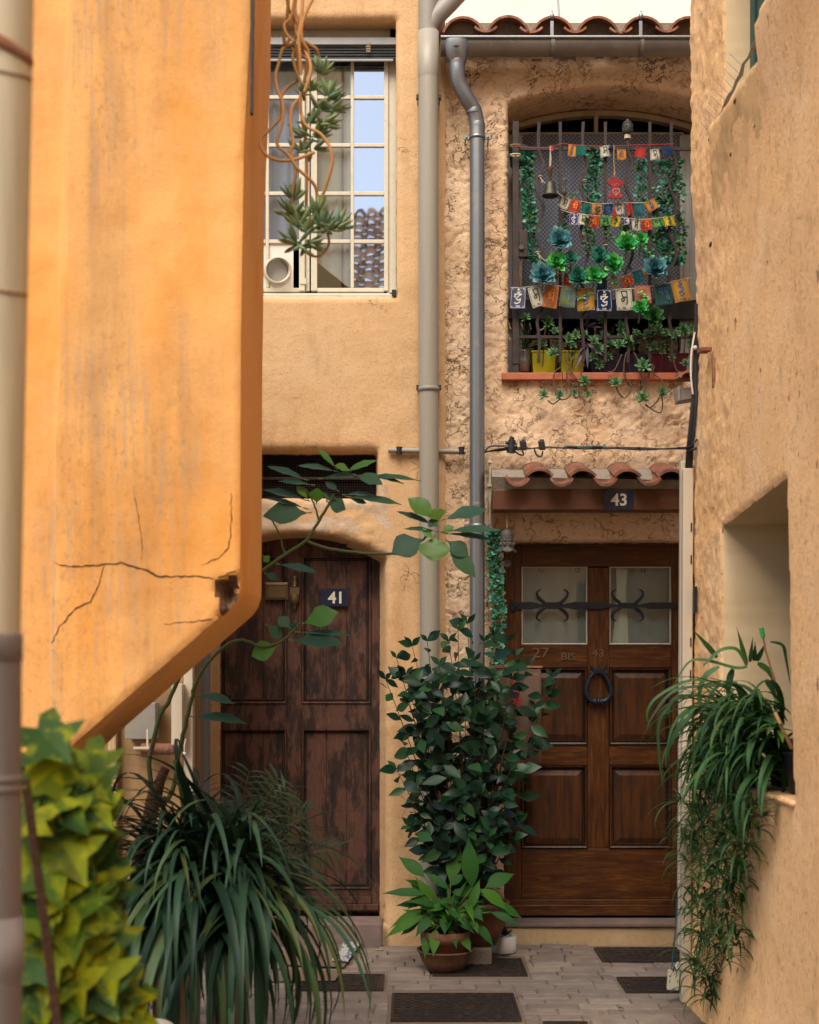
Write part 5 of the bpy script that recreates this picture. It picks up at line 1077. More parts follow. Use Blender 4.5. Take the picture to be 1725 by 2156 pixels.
def flag_string(label, Yp, cord, flags, cordmat='twine'):
    pts = [(Q(*p[:2])) for p in cord]; c0 = P(*pts[len(pts) // 2], Yp)
    t_ = thing('prayer_flag_string', label, 'flag string', c0, 'strings of prayer flags on the grille')
    m = MB(); m.tube(px_path(pts, Yp + .002, 5), .0022, 5); m.build('cord', M[cordmat], t_)
    for i, f in enumerate(flags): flag(t_, *f[:5], f[5], f[6], Yp - (i % 2) * .004 - (f[8] if len(f) > 8 else 0), f[7] if len(f) > 7 else None, seed=i * 1.7 + len(flags))
    return t_
flag_string('topmost string of small flags tied along the upper bar of the grille', 7.735, [(155, 308), (400, 322), (560, 285), (600, 292), (870, 308), (1180, 300), (1500, 290)],
    [(636, 345, 68, 100, 4, 'orange', 'HUM'), (714, 345, 88, 90, 2, 'dgreen', None), (918, 352, 82, 95, -7, 'white', 'MA'), (970, 330, 44, 48, 30, 'cnavy', None, None, .006), (1058, 380, 78, 86, 0, 'orange', 'NI'), (1218, 362, 92, 88, 22, 'red', None), (1343, 380, 82, 92, -3, 'white', 'MA'), (1446, 348, 88, 88, -22, 'cnavy', None)], 'red_paper')
flag_string('second string of small flags, hanging under the bell and the red ornament', 7.745, [(500, 690), (580, 755), (700, 775), (850, 800), (1060, 792), (1260, 790), (1330, 760)],
    [(575, 792, 82, 98, 25, 'white', 'MA'), (660, 818, 88, 108, 12, 'red', 'NI'), (757, 838, 70, 78, 0, 'dgreen', None), (848, 842, 82, 92, 0, 'orange', 'OM'), (943, 843, 80, 92, 0, 'cnavy', 'OM'), (1037, 843, 90, 100, -6, 'white', 'MA'), (1128, 845, 50, 110, -5, 'red', None), (1206, 846, 86, 104, 1, 'dgreen', 'PAD'), (1312, 812, 94, 92, -28, 'orange', 'HUM')])
flag_string('third string of small flags, just above the artificial succulents', 7.738, [(540, 848), (610, 872), (780, 895), (900, 905), (1050, 915), (1230, 932), (1420, 915), (1515, 900)],
    [(650, 930, 76, 102, 5, 'purple', 'OM'), (734, 935, 88, 92, 6, 'white', 'MA'), (826, 953, 84, 100, 4, 'red', 'NI'), (921, 944, 92, 80, -1, 'lime', 'PAD'), (1009, 953, 76, 84, 10, 'yellow', 'HUM'), (1113, 950, 72, 58, 3, 'purple', 'OM'), (1182, 980, 72, 92, 0, 'white', 'MA'), (1272, 978, 92, 92, -2, 'red', 'NI'), (1370, 960, 100, 78, -8, 'lime', 'PAD'), (1468, 946, 94, 84, -9, 'yellow', 'HUM')])
flag_string('fourth string of flags, half hidden behind the artificial succulents', 7.752, [(430, 1370), (560, 1400), (700, 1430), (880, 1440), (1050, 1425), (1180, 1370), (1300, 1290)],
    [(500, 1425, 72, 92, 5, 'white', 'MA'), (600, 1445, 72, 110, 10, 'red', 'NI'), (888, 1482, 80, 100, 0, 'cnavy', 'OM'), (1003, 1472, 84, 96, -7, 'white', 'MA', 'MA'), (1108, 1458, 98, 88, -25, 'red', 'NI'), (1200, 1417, 92, 104, -16, 'dgreen', 'PAD'), (1268, 1362, 82, 88, -32, 'orange', 'HUM')])
flag_string('lowest string of ten large printed flags, above the planters', 7.715, [(110, 1512), (240, 1510), (380, 1490), (530, 1500), (680, 1518), (840, 1535), (1000, 1530), (1150, 1522), (1320, 1500), (1480, 1470), (1650, 1430)],
    [(177, 1600, 135, 186, 3, 'slate', 'OM', 'OM'), (335, 1588, 118, 175, -17, 'white', 'MA', 'MA'), (455, 1590, 126, 190, 6, 'rust', 'NI', 'NI', .004), (600, 1590, 136, 176, 7, 'olive', 'PAD', 'PADME'), (756, 1612, 146, 192, -2, 'ochre', 'HUM', 'HUM'), (911, 1622, 136, 192, 1, 'navy', 'OM', 'OM'), (1080, 1612, 140, 186, -4, 'white', 'MA', 'MA'), (1240, 1575, 140, 156, -2, 'salmon', 'NI', 'NI'), (1415, 1572, 152, 182, -4, 'green', 'PAD', 'PADME'), (1568, 1537, 150, 190, -12, 'ochre', 'HUM', 'HUM')])
# bell
bl = thing('hand_bell', 'bronze hand bell hanging from a pale cord on the grille', 'bell', P(*Q(455, 740), 7.70)); c = P(*Q(450, 735), 7.70); kq = 7.7 / F * .24714
m = MB(); m.lathe([(0, 135 * kq), (22 * kq, 128 * kq), (42 * kq, 110 * kq), (50 * kq, 60 * kq), (60 * kq, 22 * kq), (72 * kq, 4 * kq), (70 * kq, 0), (62 * kq, 3 * kq), (50 * kq, 30 * kq), (0, 70 * kq)], c, 24); m.build('bell_body', M['bronze'], bl)
m = MB(); m.lathe([(12 * kq, 128 * kq), (9 * kq, 160 * kq), (17 * kq, 175 * kq), (14 * kq, 200 * kq), (22 * kq, 215 * kq), (24 * kq, 235 * kq), (12 * kq, 255 * kq), (0, 258 * kq)], c, 12); m.build('bell_handle', M['bark'], bl)
m = MB(); m.tube([c + Vector((4 * kq, 0, 250 * kq)), c + Vector((8 * kq, 0, 330 * kq)), c + Vector((0, .01, 420 * kq))], .0025, 6); m.tube([c + Vector((-4 * kq, 0, 250 * kq)), c + Vector((2 * kq, 0, 420 * kq))], .0025, 6); m.build('cord', M['twine'], bl)
m = MB(); q = P(*Q(458, 330), 7.725); m.obox(q, (.009, 0, .004), (0, .004, 0), (-.004, 0, .016)); m.build('red_tassel', M['red_paper'], label='small red tag knotted to the upper grille bar', cat='tag', bevel=.002)
# dorje pendant
m = MB(); c = P(*Q(572, 735), 7.72); m.lathe([(0, 0), (10 * kq, 8 * kq), (26 * kq, 30 * kq), (14 * kq, 55 * kq), (8 * kq, 75 * kq), (14 * kq, 90 * kq), (8 * kq, 105 * kq), (24 * kq, 130 * kq), (12 * kq, 155 * kq), (0, 160 * kq)], c, 10)
m.tube([c + Vector((0, 0, 158 * kq)), c + Vector((-4 * kq, 0, 400 * kq))], .0022, 5); m.build('pendant', M['buddha'], label='dark metal pendant hanging beside the bell', cat='pendant')
# red figure ornament
ro = thing('red_ornament', 'red tin ornament shaped like a dress with white dots', 'ornament', P(*Q(1003, 750), 7.71)); Yo = 7.712
shape = [(940, 738), (965, 690), (972, 650), (940, 628), (935, 598), (960, 590), (978, 592), (975, 575), (995, 568), (1015, 575), (1015, 595), (1045, 598), (1080, 605), (1082, 630), (1050, 650), (1035, 655), (1045, 690), (1072, 735), (1065, 752), (1003, 758), (950, 750)]
m = MB(); m.prism([(P(*Q(x_, y_), Yo).x, P(*Q(x_, y_), Yo).z) for x_, y_ in shape], Yo - .004, Yo + .004); bdo = m.build('dress_shape', M['red_orn'], ro, bevel=.0012)
m = MB()
for x_, y_ in ((958, 730), (968, 722), (950, 722), (1050, 732), (1060, 722), (1040, 724), (1005, 635), (995, 628), (1015, 628), (1000, 645), (1030, 632), (985, 638)): m.ball(P(*Q(x_, y_), Yo - .005), .0016, 0, 6, 4)
pp = [P(*Q(x_, y_), Yo - .0055) for x_, y_ in ((1010, 728), (985, 700), (988, 675), (1005, 670), (1012, 682), (1022, 668), (1038, 675), (1040, 698), (1010, 728))]; m.tube(pp, .0011, 5); m.tube([P(*Q(x_, y_), Yo - .0055) for x_, y_ in ((1012, 715), (1012, 690))], .001, 5); m.build('white_pattern', M['white_paint'], bdo)
m = MB(); m.tube(px_path([Q(996, 570), Q(1000, 520), Q(993, 430), Q(995, 300)], Yo, 4), .0026, 6); m.tube([P(*Q(998, 560), Yo), P(*Q(999, 530), Yo)], .0055, 7); m.build('cord', M['rope'], ro)
m = MB(); m.prism([(P(*Q(x_, y_), Yo + .01).x, P(*Q(x_, y_), Yo + .01).z) for x_, y_ in ((985, 860), (975, 900), (995, 910), (1025, 905), (1005, 850), (995, 835))], Yo + .006, Yo + .012); m.tube([P(*Q(997, 840), Yo + .01), P(*Q(1000, 757), Yo + .01)], .0014, 5); m.build('lower_charm', M['red_orn'], ro)
# stone head on the wavy bar
sh_ = MB(); c = P(*Q(1110, 160), 7.758); s = kq
sh_.ball(c + Vector((0, 0, 0)), 46 * s, 0, 18, 14, (.92, .95, 1.22)); sh_.ball(c + Vector((0, .004, 42 * s)), 40 * s, 0, 14, 10, (1, 1, .75)); sh_.ball(c + Vector((0, 0, 70 * s)), 15 * s, 0, 10, 8)
sh_.tube([c + Vector((0, .004, -50 * s)), c + Vector((0, .004, -85 * s))], [26 * s, 30 * s], 14, 1)
sh_.ball(c + Vector((0, -45 * s, -8 * s)), 7 * s, 0, 8, 6, (.7, 1, 1.7)); sh_.ball(c + Vector((0, -40 * s, -30 * s)), 13 * s, 0, 10, 5, (1, .6, .32))
for sx in (-1, 1): sh_.ball(c + Vector((sx * 17 * s, -38 * s, 3 * s)), 11 * s, 0, 10, 6, (1, .5, .4)); sh_.ball(c + Vector((sx * 42 * s, 0, -10 * s)), 10 * s, 0, 8, 8, (.5, .8, 2.8)); sh_.tube([c + Vector((sx * 6 * s, -44 * s, 10 * s)), c + Vector((sx * 18 * s, -43 * s, 15 * s)), c + Vector((sx * 28 * s, -36 * s, 11 * s))], 2.2 * s, 5)
for i in range(70):
    th = math.acos(1 - 1.15 * (i + .5) / 70); ph = i * 2.4; d = Vector((math.sin(th) * math.cos(ph) * .95, math.sin(th) * math.sin(ph), math.cos(th) * 1.0))
    if d.y < -.55 and d.z < .45: continue
    sh_.ball(c + Vector((0, .002, 20 * s)) + d * 46 * s, 5.2 * s, 0, 6, 4)
sh_.build('stone_head_ornament', [M['buddha'], M['twine']], label='small grey stone head with curled hair stuck on a grille bar', cat='ornament')
# ties
for i, (x_, y_, mm, lb) in enumerate(((152, 305, 'rope', 'orange twine tied round the grille post'), (153, 387, 'twine', 'pale band tied round the grille post below the orange twine'), (365, 573, 'twine', 'white tie on the first wavy bar, near the bell'), (345, 1218, 'twine', 'white knotted tie low on the first wavy bar'), (742, 607, 'twine', 'pale tie on the second wavy bar by the green garland'), (740, 1070, 'rope', 'brown tie on the second wavy bar above the succulents'), (1113, 1045, 'rope', 'brown tie above the largest bright green succulent'), (925, 1158, 'twine', 'pale tie on the middle straight bar'))):
    m = MB(); q = P(*Q(x_, y_), 7.752); rr_ = .028 if i < 2 else .011; m.tube([q + Vector((rr_ * math.cos(t_ * .7), .018 * math.sin(t_ * .7), .001 * t_ * .3)) for t_ in range(10)], .0028 if i != 1 else .005, 6)
    if i in (2, 3): m.tube([q, q + Vector((.02, -.01, -.03)), q + Vector((.045, -.008, -.05))], .0022, 5); m.tube([q, q + Vector((.012, -.012, -.035))], .0022, 5)
    m.build('twine_tie', M[mm], label=lb, cat='tie', group='ties on the grille')
m = MB(); q = P(1093, 326, 7.86); m.lathe([(.0, 0), (.045, 0), (.052, .10), (.054, .105)], P(1092, 350, 7.9), 16); m.build('teal_pot', M['teal_tape'], label='teal metal pot hanging behind the top of the grille post', cat='pot', thick=.002)

# ------------------------------------------------------------------ leafy garlands
RND = [.0, .75, 1, .95, .6, .02]
OVAL = [.05, .62, .95, 1, .85, .5, .03]
def garland(label, path, Yp, spread, n, lsz, mats, dk=.35, group='artificial garlands on the grille', strands=2):
    pp = px_path(path, Yp, 8); top = pp[0]; t_ = thing('garland', label, 'garland', top, group)
    m = MB(); sts = []
    for s in range(strands):
        o_ = Vector((rnd(-1, 1) * spread * .35, rnd(-.01, .01), 0)); st = [p + o_ * min(1, i / 6) + Vector((.006 * nz(i * .3, s * 7, 0), .006 * nz(i * .3, s * 7, 5), 0)) for i, p in enumerate(pp)]; sts.append(st); m.tube(st, .0013, 4)
    m.build('stem', M['green_stem'], t_)
    m = MB()
    for i in range(int(n * 1.5)):
        st = random.choice(sts); f_ = rnd(0, len(st) - 1.01); q = st[int(f_)].lerp(st[int(f_) + 1], f_ % 1)
        den = 1
        az = rnd(0, 6.283); d = Vector((math.cos(az), -abs(math.sin(az)) * .8, rnd(-.75, .35))).normalized(); off = rnd(.1, 1) * spread
        nrm = Vector((rnd(-.6, .6), -1, rnd(-.2, .9)))
        L = lsz * rnd(.75, 1.35); q2 = q + Vector((d.x * off, d.y * off * .5, rnd(-.012, .012)))
        m.leaf(q2, d, nrm, L, L * rnd(.8, 1.0), RND, curl=rnd(-.3, .5), fold=rnd(0, .25), mi=0 if random.random() > dk else 1)
    m.build('foliage', mats, t_); return t_
GG = [M['garland'], M['garland_dk']]
garland('teal leaved garland hanging down the first gap of the grille', [Q(275, 360), Q(262, 470), Q(270, 640), Q(290, 820), Q(300, 1000), Q(310, 1150), Q(308, 1300)], 7.79, .030, 260, .021, GG)
garland('leafy teal garland hanging from the bar left of the red ornament', [Q(815, 340), Q(820, 430), Q(815, 530), Q(790, 640), Q(785, 790)], 7.785, .034, 150, .022, GG)
garland('thin teal garland in the gap right of the red ornament', [Q(1230, 410), Q(1225, 540), Q(1225, 660), Q(1228, 780)], 7.78, .022, 60, .020, GG)
garland('short garland hanging beside the sixth grille bar', [Q(1330, 430), Q(1320, 520), Q(1340, 760), Q(1290, 830), Q(1380, 900), Q(1350, 1050), Q(1290, 1100), Q(1280, 1240)], 7.785, .026, 85, .021, GG, .4)
garland('densest teal garland hanging behind the last wavy bar', [Q(1450, 440), Q(1440, 540), Q(1440, 700), Q(1410, 820), Q(1450, 980), Q(1440, 1120), Q(1440, 1200), Q(1530, 1310)], 7.79, .040, 270, .023, GG)
garland('fine leaved dark garland trailing at the right edge of the grille', [Q(1520, 410), Q(1540, 560), Q(1560, 700), Q(1545, 880), Q(1570, 1040), Q(1560, 1180), Q(1540, 1300)], 7.80, .040, 190, .018, [M['garland_dk'], M['garland']], .25)
garland('small leaved sprig under the bell', [Q(640, 700), Q(560, 880), Q(560, 960), Q(530, 1020), Q(480, 1100)], 7.79, .030, 110, .012, [M['garland_dk'], M['garland']], .2)
garland('small leaved sprig behind the third flag string', [Q(780, 900), Q(770, 1010), Q(790, 1110), Q(785, 1210)], 7.745, .026, 120, .013, [M['garland_dk'], M['spider2']], .3)
garland('small leaved sprig beside the middle straight bar', [Q(850, 830), Q(880, 880), Q(960, 1040), Q(960, 1130)], 7.75, .022, 70, .012, [M['garland_dk'], M['spider2']], .3)
garland('sprig of small leaves at the fifth wavy bar', [Q(1160, 940), Q(1080, 1000), Q(1110, 1060), Q(1110, 1400)], 7.745, .022, 60, .013, [M['garland_dk'], M['spider2']], .3)
D2 = crop(1900, 1750, 900)
garland('long teal garland hanging left of the varnished door', [D2(150, 720), D2(150, 800), D2(160, 950), D2(170, 1100), D2(180, 1250), D2(195, 1400), (1046, 1345), (1050, 1400)], 7.70, .034, 360, .021, GG, .25, group=None, strands=5)

# ------------------------------------------------------------------ rosettes
def rosette(m, c, r, n=22, up=(0, -.6, .8), mi=0, wide=.42, flat=0, rnd_=.15):
    up = Vector(up).normalized(); a_ = up.orthogonal().normalized(); b_ = up.cross(a_)
    for i in range(n):
        f_ = (i + .5) / n; ph = i * 2.39996; tilt = sub(.25, 1.55, f_ ** .7) + rnd(-rnd_, rnd_)
        d = (a_ * math.cos(ph) + b_ * math.sin(ph)) * math.sin(tilt) + up * math.cos(tilt)
        L = r * sub(.45, 1, f_ ** .6) * rnd(.88, 1.1)
        m.leaf(Vector(c) + d * r * .08, d, up - d * up.dot(d) * .9 + up * .1, L, L * wide * 1.35, [.35, .55, .85, 1, .8, .06], curl=-.5 + flat, fold=.35, mi=mi)
def big_succulent(label, cx_, cy_, r, mt, Yp=7.705, n=34, extra=None, up=(0, -1, .30)):
    c = P(*Q(cx_, cy_), Yp); t_ = thing('artificial_succulent', label, 'succulent', c, 'artificial succulents tied to the grille')
    m = MB(); rosette(m, c, r * kq * 1.28, n + 4, up=up, wide=.38); m.build('rosette', M[mt], t_)
    m = MB(); m.tube([c + Vector((0, .004, -.005)), c + Vector((.004, .03, -.03)), c + Vector((.0, .05, -.07))], .004, 6)
    if extra: m.tube(px_path([Q(*q) for q in extra], Yp + .012, 5), .0032, 6)
    m.build('stem', M['green_stem'], t_)
    if extra:
        m = MB()
        pe = px_path([Q(*q) for q in extra], Yp + .008, 5)
        for i in range(2, len(pe), 3):
            for s in (-1, 1): m.leaf(pe[i], Vector((s * rnd(.3, 1), -.4, rnd(-.6, .6))), (0, -1, .3), .022, .010, OVAL, .2, .2)
        m.build('small_leaves', M[mt], t_)
big_succulent('upper blue green artificial succulent below the bell', 525, 1120, 98, 'succ_teal', n=38)
big_succulent('large bright green artificial succulent under the yellow flag', 1100, 1150, 88, 'succ_green', n=38, extra=[(1170, 1170), (1240, 1185), (1300, 1230), (1350, 1280)])
big_succulent('spiky green artificial succulent touching the large bright one', 1222, 1112, 62, 'succ_green', n=20)
big_succulent('bright green artificial succulent on the left, over the blue one', 500, 1305, 80, 'succ_green', n=30, extra=[(560, 1320), (620, 1345), (690, 1360), (740, 1370)])
big_succulent('pale spiky artificial succulent beside the second wavy bar', 625, 1275, 66, 'garland', n=20)
big_succulent('pale green artificial succulent left of the middle bar', 870, 1255, 76, 'garland', n=26)
big_succulent('bright green artificial succulent right of the middle bar', 985, 1318, 84, 'succ_green', n=34, extra=[(985, 1380), (990, 1420), (1000, 1490)])
big_succulent('lower left blue artificial succulent above the slate flag', 385, 1420, 96, 'succ_teal', n=38)
big_succulent('green artificial succulent left in the pair over the ochre flag', 685, 1430, 80, 'garland', n=32)
big_succulent('bright green artificial succulent right in the pair over the ochre flag', 820, 1420, 84, 'succ_green', n=32, extra=[(815, 1500), (790, 1560), (740, 1590), (690, 1605)])
big_succulent('blue artificial succulent on the right, by the fourth flag string', 1338, 1362, 96, 'succ_teal', n=38)
big_succulent('green artificial succulent hanging over the salmon flag', 1215, 1690, 66, 'succ_green', Yp=7.69, n=24, extra=[(1200, 1560), (1245, 1560), (1275, 1610), (1240, 1660)])
big_succulent('dark green artificial succulent below the dark green flag', 1325, 1765, 84, 'garland_dk', Yp=7.69, n=30, extra=[(1340, 1660), (1350, 1720)])

# ------------------------------------------------------------------ planters on the sill
def planter(label, x0, x1, y0, y1, mt, Yp=7.86, dep=.13, taper=.12):
    t_ = thing('planter', label, 'planter', P((x0 + x1) / 2, y1, Yp)); a_, b_, zt_, zb_ = PX(x0, Yp), PX(x1, Yp), PZ(y0, Yp), PZ(y1, Yp); w_ = (b_ - a_) * taper / 2
    m = MB(); y2 = Yp + dep
    m.add([(a_ + w_, Yp + .01, zb_), (b_ - w_, Yp + .01, zb_), (b_ - w_, y2 - .01, zb_), (a_ + w_, y2 - .01, zb_), (a_, Yp, zt_), (b_, Yp, zt_), (b_, y2, zt_), (a_, y2, zt_)], [(3, 2, 1, 0), (0, 1, 5, 4), (1, 2, 6, 5), (2, 3, 7, 6), (3, 0, 4, 7)])
    tb = m.build('tub', M[mt], t_, thick=.003)
    m = MB(); m.tube([(a_, Yp, zt_), (b_, Yp, zt_), (b_, y2, zt_), (a_, y2, zt_), (a_, Yp, zt_)], .006, 6); m.build('rim', M[mt], tb)
    m = MB(); m.add([(a_ + .004, Yp + .003, zt_ - .012), (b_ - .004, Yp + .003, zt_ - .012), (b_ - .004, y2 - .003, zt_ - .012), (a_ + .004, y2 - .003, zt_ - .012)], [(0, 1, 2, 3)]); m.build('soil', M['soil'], t_); return t_
planter('left one of the two bright yellow planters on the sill', 1121, 1171, 740, 783.5, 'yellow'); planter('right one of the two bright yellow planters on the sill', 1180, 1231, 740, 783.5, 'yellow', 7.865)
planter('dark indigo planter in the middle of the sill', 1240, 1362, 747, 783.5, 'purple'); planter('maroon planter at the right end of the sill', 1368, 1450, 745, 783.5, 'magenta', 7.875)
m = MB(); c = P(1104, 783, 7.88); m.lathe([(0, 0), (.030, 0), (.033, .05), (.035, .055), (.034, .06), (.040, .11), (.042, .113), (.038, .112), (.036, .09), (0, .09)], c, 20); zb = thing('zinc_bucket', 'small zinc bucket with thin grass and dry flower heads on the sill', 'bucket', c); m.build('bucket', M['zinc'], zb)
m = MB()
for i in range(46): m.blade(c + Vector((rnd(-.02, .02), rnd(-.02, .02), .10)), rnd(0, 6.28), rnd(1.1, 1.5), rnd(.12, .26), .004, rnd(.1, 1.2), 6)
m.build('grass', M['spider'], zb)
m = MB()
for x_, y_ in ((213, 480), (280, 480), (375, 510), (105, 478), (100, 575)):
    q = P(*Q2(x_, y_), 7.84)
    for j in range(9): m.ball(q + Vector(((j - 4) * .0032 * (1 if x_ > 300 else .3), rnd(-.003, .003), (j - 4) * .0035 * (.5 if x_ > 300 else -1))), .0045, 0, 5, 4)
    m.tube([q, q.lerp(c + Vector((0, 0, .12)), .5) + Vector((0, 0, .01)), c + Vector((0, 0, .10))], .0013, 4)
m.build('flower_heads', M['twine'], zb)
def trailing(label, ros, stems, seed, Yp=7.80, mt='succ'):
    """succulent whose rosettes stand over the planter and whose stems hang over the sill"""
    q0 = P(*Q2(*ros[0][:2]), Yp); t_ = thing('trailing_succulent', label, 'succulent', q0, 'trailing succulents on the sill')
    m = MB()
    for r_ in ros: rosette(m, P(*Q2(r_[0], r_[1]), Yp + (r_[3] if len(r_) > 3 else rnd(-.05, .0))), r_[2] * kq * 1.15, 22, up=(rnd(-.35, .35), -1, rnd(.2, .8)), wide=.25, flat=.1)
    m.build('rosettes', M[mt], t_)
    m = MB()
    for s in stems: m.tube(px_path([Q2(*q) for q in s], Yp - .06, 6), .0036, 6)
    for r_ in ros:
        if r_[1] < 700: q = P(*Q2(r_[0], r_[1]), Yp - .01); m.tube([q, q + Vector((rnd(-.01, .01), .02, -.05)), q + Vector((rnd(-.02, .02), .05, -.11))], .003, 5)
    m.build('stems', M['stem_br'], t_)
trailing('trailing succulent over the left yellow planter, two rosettes low on the wall', [(240, 410, 48), (430, 450, 58), (488, 525, 45), (390, 640, 55), (505, 660, 56), (475, 715, 60), (400, 1075, 58, -.07), (535, 1070, 50, -.07)],
    [[(540, 830), (490, 870), (478, 950), (500, 1060), (545, 1105), (600, 1090), (628, 1040), (600, 950), (590, 880), (620, 820)], [(430, 1110), (470, 1140), (510, 1120), (540, 1090)]], 1)
trailing('trailing succulent over the right yellow planter with its tangle of stems', [(610, 590, 55), (670, 560, 48), (740, 540, 32), (640, 730, 32), (745, 950, 58, -.07), (660, 1045, 34, -.07), (775, 1065, 36, -.07), (640, 650, 40)],
    [[(600, 700), (590, 770), (640, 880), (690, 940), (740, 960)], [(660, 720), (620, 800), (590, 880), (620, 960), (690, 980)], [(700, 780), (715, 880), (700, 1000), (690, 1080), (660, 1090), (650, 1060)], [(740, 980), (760, 1020), (778, 1060)]], 2)
trailing('trailing succulent standing over the indigo planter', [(890, 435, 50), (820, 610, 54), (900, 570, 60), (960, 630, 60), (860, 680, 62), (935, 745, 56), (865, 805, 52), (1050, 480, 50), (1045, 525, 50), (1040, 640, 58), (815, 745, 44)],
    [[(1060, 720), (1000, 850), (940, 870)], [(1100, 700), (1080, 800), (1085, 900), (1140, 980), (1120, 1060), (1080, 1090), (1040, 1060), (1010, 990)]], 3)
trailing('trailing succulent with the single rosette hanging on a dark loop', [(1010, 965, 60, -.07), (1110, 600, 52), (1170, 610, 48), (1130, 660, 45), (1185, 540, 42), (1280, 555, 50), (1300, 610, 60), (1330, 660, 52)],
    [[(1165, 700), (1200, 780), (1210, 860), (1240, 960), (1200, 1000)], [(1010, 990), (1030, 1040), (1075, 1088)]], 4)
trailing('trailing succulent over the maroon planter with two low rosettes', [(1370, 520, 60), (1240, 820, 72, -.07), (1440, 540, 45), (1400, 690, 40), (1240, 1100, 68, -.07), (1400, 1050, 58, -.07), (1490, 745, 35)],
    [[(1330, 800), (1290, 900), (1260, 1000), (1250, 1060)], [(1340, 820), (1330, 880), (1400, 940), (1415, 1000), (1400, 1040)], [(1260, 1140), (1320, 1190), (1390, 1215), (1408, 1150), (1400, 1070)], [(1395, 1060), (1350, 1130), (1300, 1170), (1260, 1150)], [(1280, 820), (1290, 900), (1250, 980)]], 5)
trailing('trailing succulent at the right end of the sill, by the last wavy bar', [(1520, 555, 50), (1580, 500, 52), (1600, 545, 50), (1655, 510, 46), (1600, 800, 46), (1650, 640, 50), (1450, 620, 60), (1480, 660, 50)],
    [[(1620, 640), (1640, 720), (1600, 780)], [(1500, 760), (1520, 840), (1550, 870)]], 6)
m = MB(); c = P(*Q2(765, 600), 7.79)
for (x_, y_) in ((785, 345), (670, 415), (885, 485), (845, 445), (700, 600), (690, 700), (770, 830), (905, 750), (660, 840), (720, 690)):
    e_ = P(*Q2(x_, y_), 7.74); s_ = P(*Q2(762 + rnd(-5, 5), 480 if y_ < 500 else 620), 7.79); m.leaf(s_, e_ - s_, (rnd(-.3, .3), -1, .4), (e_ - s_).length, .022, [.3, .8, 1, .9, .7, .4, .03], rnd(-.3, .3), .3)
tp = thing('purple_plant', 'dark purple plant with long pointed leaves between the planters', 'plant', c); m.build('leaves', M['tradescantia'], tp)
m = MB(); m.tube([P(*Q2(762, 470), 7.80), c, P(*Q2(765, 760), 7.81)], .005, 7); m.build('stem', M['tradescantia'], tp)

# ------------------------------------------------------------------ hanging succulent at the top left
T1 = crop(1040, 0, 660, 1148); Yh_ = 4.72
hs = thing('hanging_succulent', 'succulent hanging into the picture on long orange looping stems', 'succulent', P(620, -60, Yh_))
stems = [[(190, -40), (200, 60), (240, 130), (270, 220), (280, 300), (230, 380), (250, 480), (290, 600), (280, 700), (290, 800), (330, 880), (420, 930), (480, 1010), (505, 1110), (480, 1230), (430, 1380), (390, 1500)],
         [(255, -40), (245, 60), (260, 140), (250, 200), (285, 300), (345, 420), (350, 520), (310, 640)], [(380, -30), (320, 90), (290, 200), (300, 290), (340, 370), (320, 500), (300, 620), (310, 700)],
         [(200, -40), (190, 120), (170, 220), (175, 310), (220, 260), (235, 300), (160, 340), (130, 450), (110, 530), (125, 630), (160, 720), (155, 860), (120, 1000), (200, 1080), (260, 1170), (340, 1240), (390, 1310), (395, 1420), (370, 1510)],
         [(262, 560), (190, 610), (150, 680), (150, 800), (70, 900), (10, 960), (8, 1020), (60, 1090), (160, 1118), (260, 1105), (380, 1060)], [(300, -40), (290, 120), (270, 260), (280, 400), (285, 520)],
         [(310, 290), (390, 340), (405, 400), (395, 460)], [(220, 340), (300, 390), (355, 450), (340, 560), (300, 660)], [(260, 700), (220, 760), (215, 880), (235, 1000), (215, 1060), (250, 1180), (230, 1320), (220, 1440), (235, 1520)],
         [(285, 640), (290, 820), (320, 1000), (330, 1180), (325, 1440)], [(470, 1620), (480, 1700), (420, 1780), (340, 1770), (300, 1700)], [(240, 0), (215, 120), (170, 170), (190, 240), (240, 290)], [(245, -30), (235, 90), (268, 200), (245, 290), (262, 420), (270, 560)]]
m = MB()
for i, s_ in enumerate(stems): m.tube(px_path([(*T1(*q), Yh_ + .05 * math.sin(i * 2 + j * .4)) for j, q in enumerate(s_)], None, 6), .0055 if i < 9 else .0042, 8)
m.build('stems', M['stem_or'], hs)
m = MB()
def spindle(m, c, d, L, W, mi=0):
    d = Vector(d).normalized(); pts = [Vector(c) + d * L * t_ + Vector((0, 0, .10 * L * t_ * t_)) for t_ in (0, .25, .5, .75, 1)]; m.tube(pts, [W * .35, W * .8, W, W * .8, W * .12], 6, mi, flat=.6)
def tuft(m, cx_, cy_, n, L, dirs=None, Y_=None):
    c = P(*T1(cx_, cy_), Y_ or Yh_)
    for i in range(n):
        az = i * 2.39996; el = rnd(-.2, 1.2); d = Vector((math.cos(az) * math.cos(el), math.sin(az) * math.cos(el) * .8, math.sin(el)))
        if dirs: d = d + Vector((dirs[0], 0, dirs[1]))
        spindle(m, c + d.normalized() * .006, d, L * rnd(.7, 1.15), L * .15)
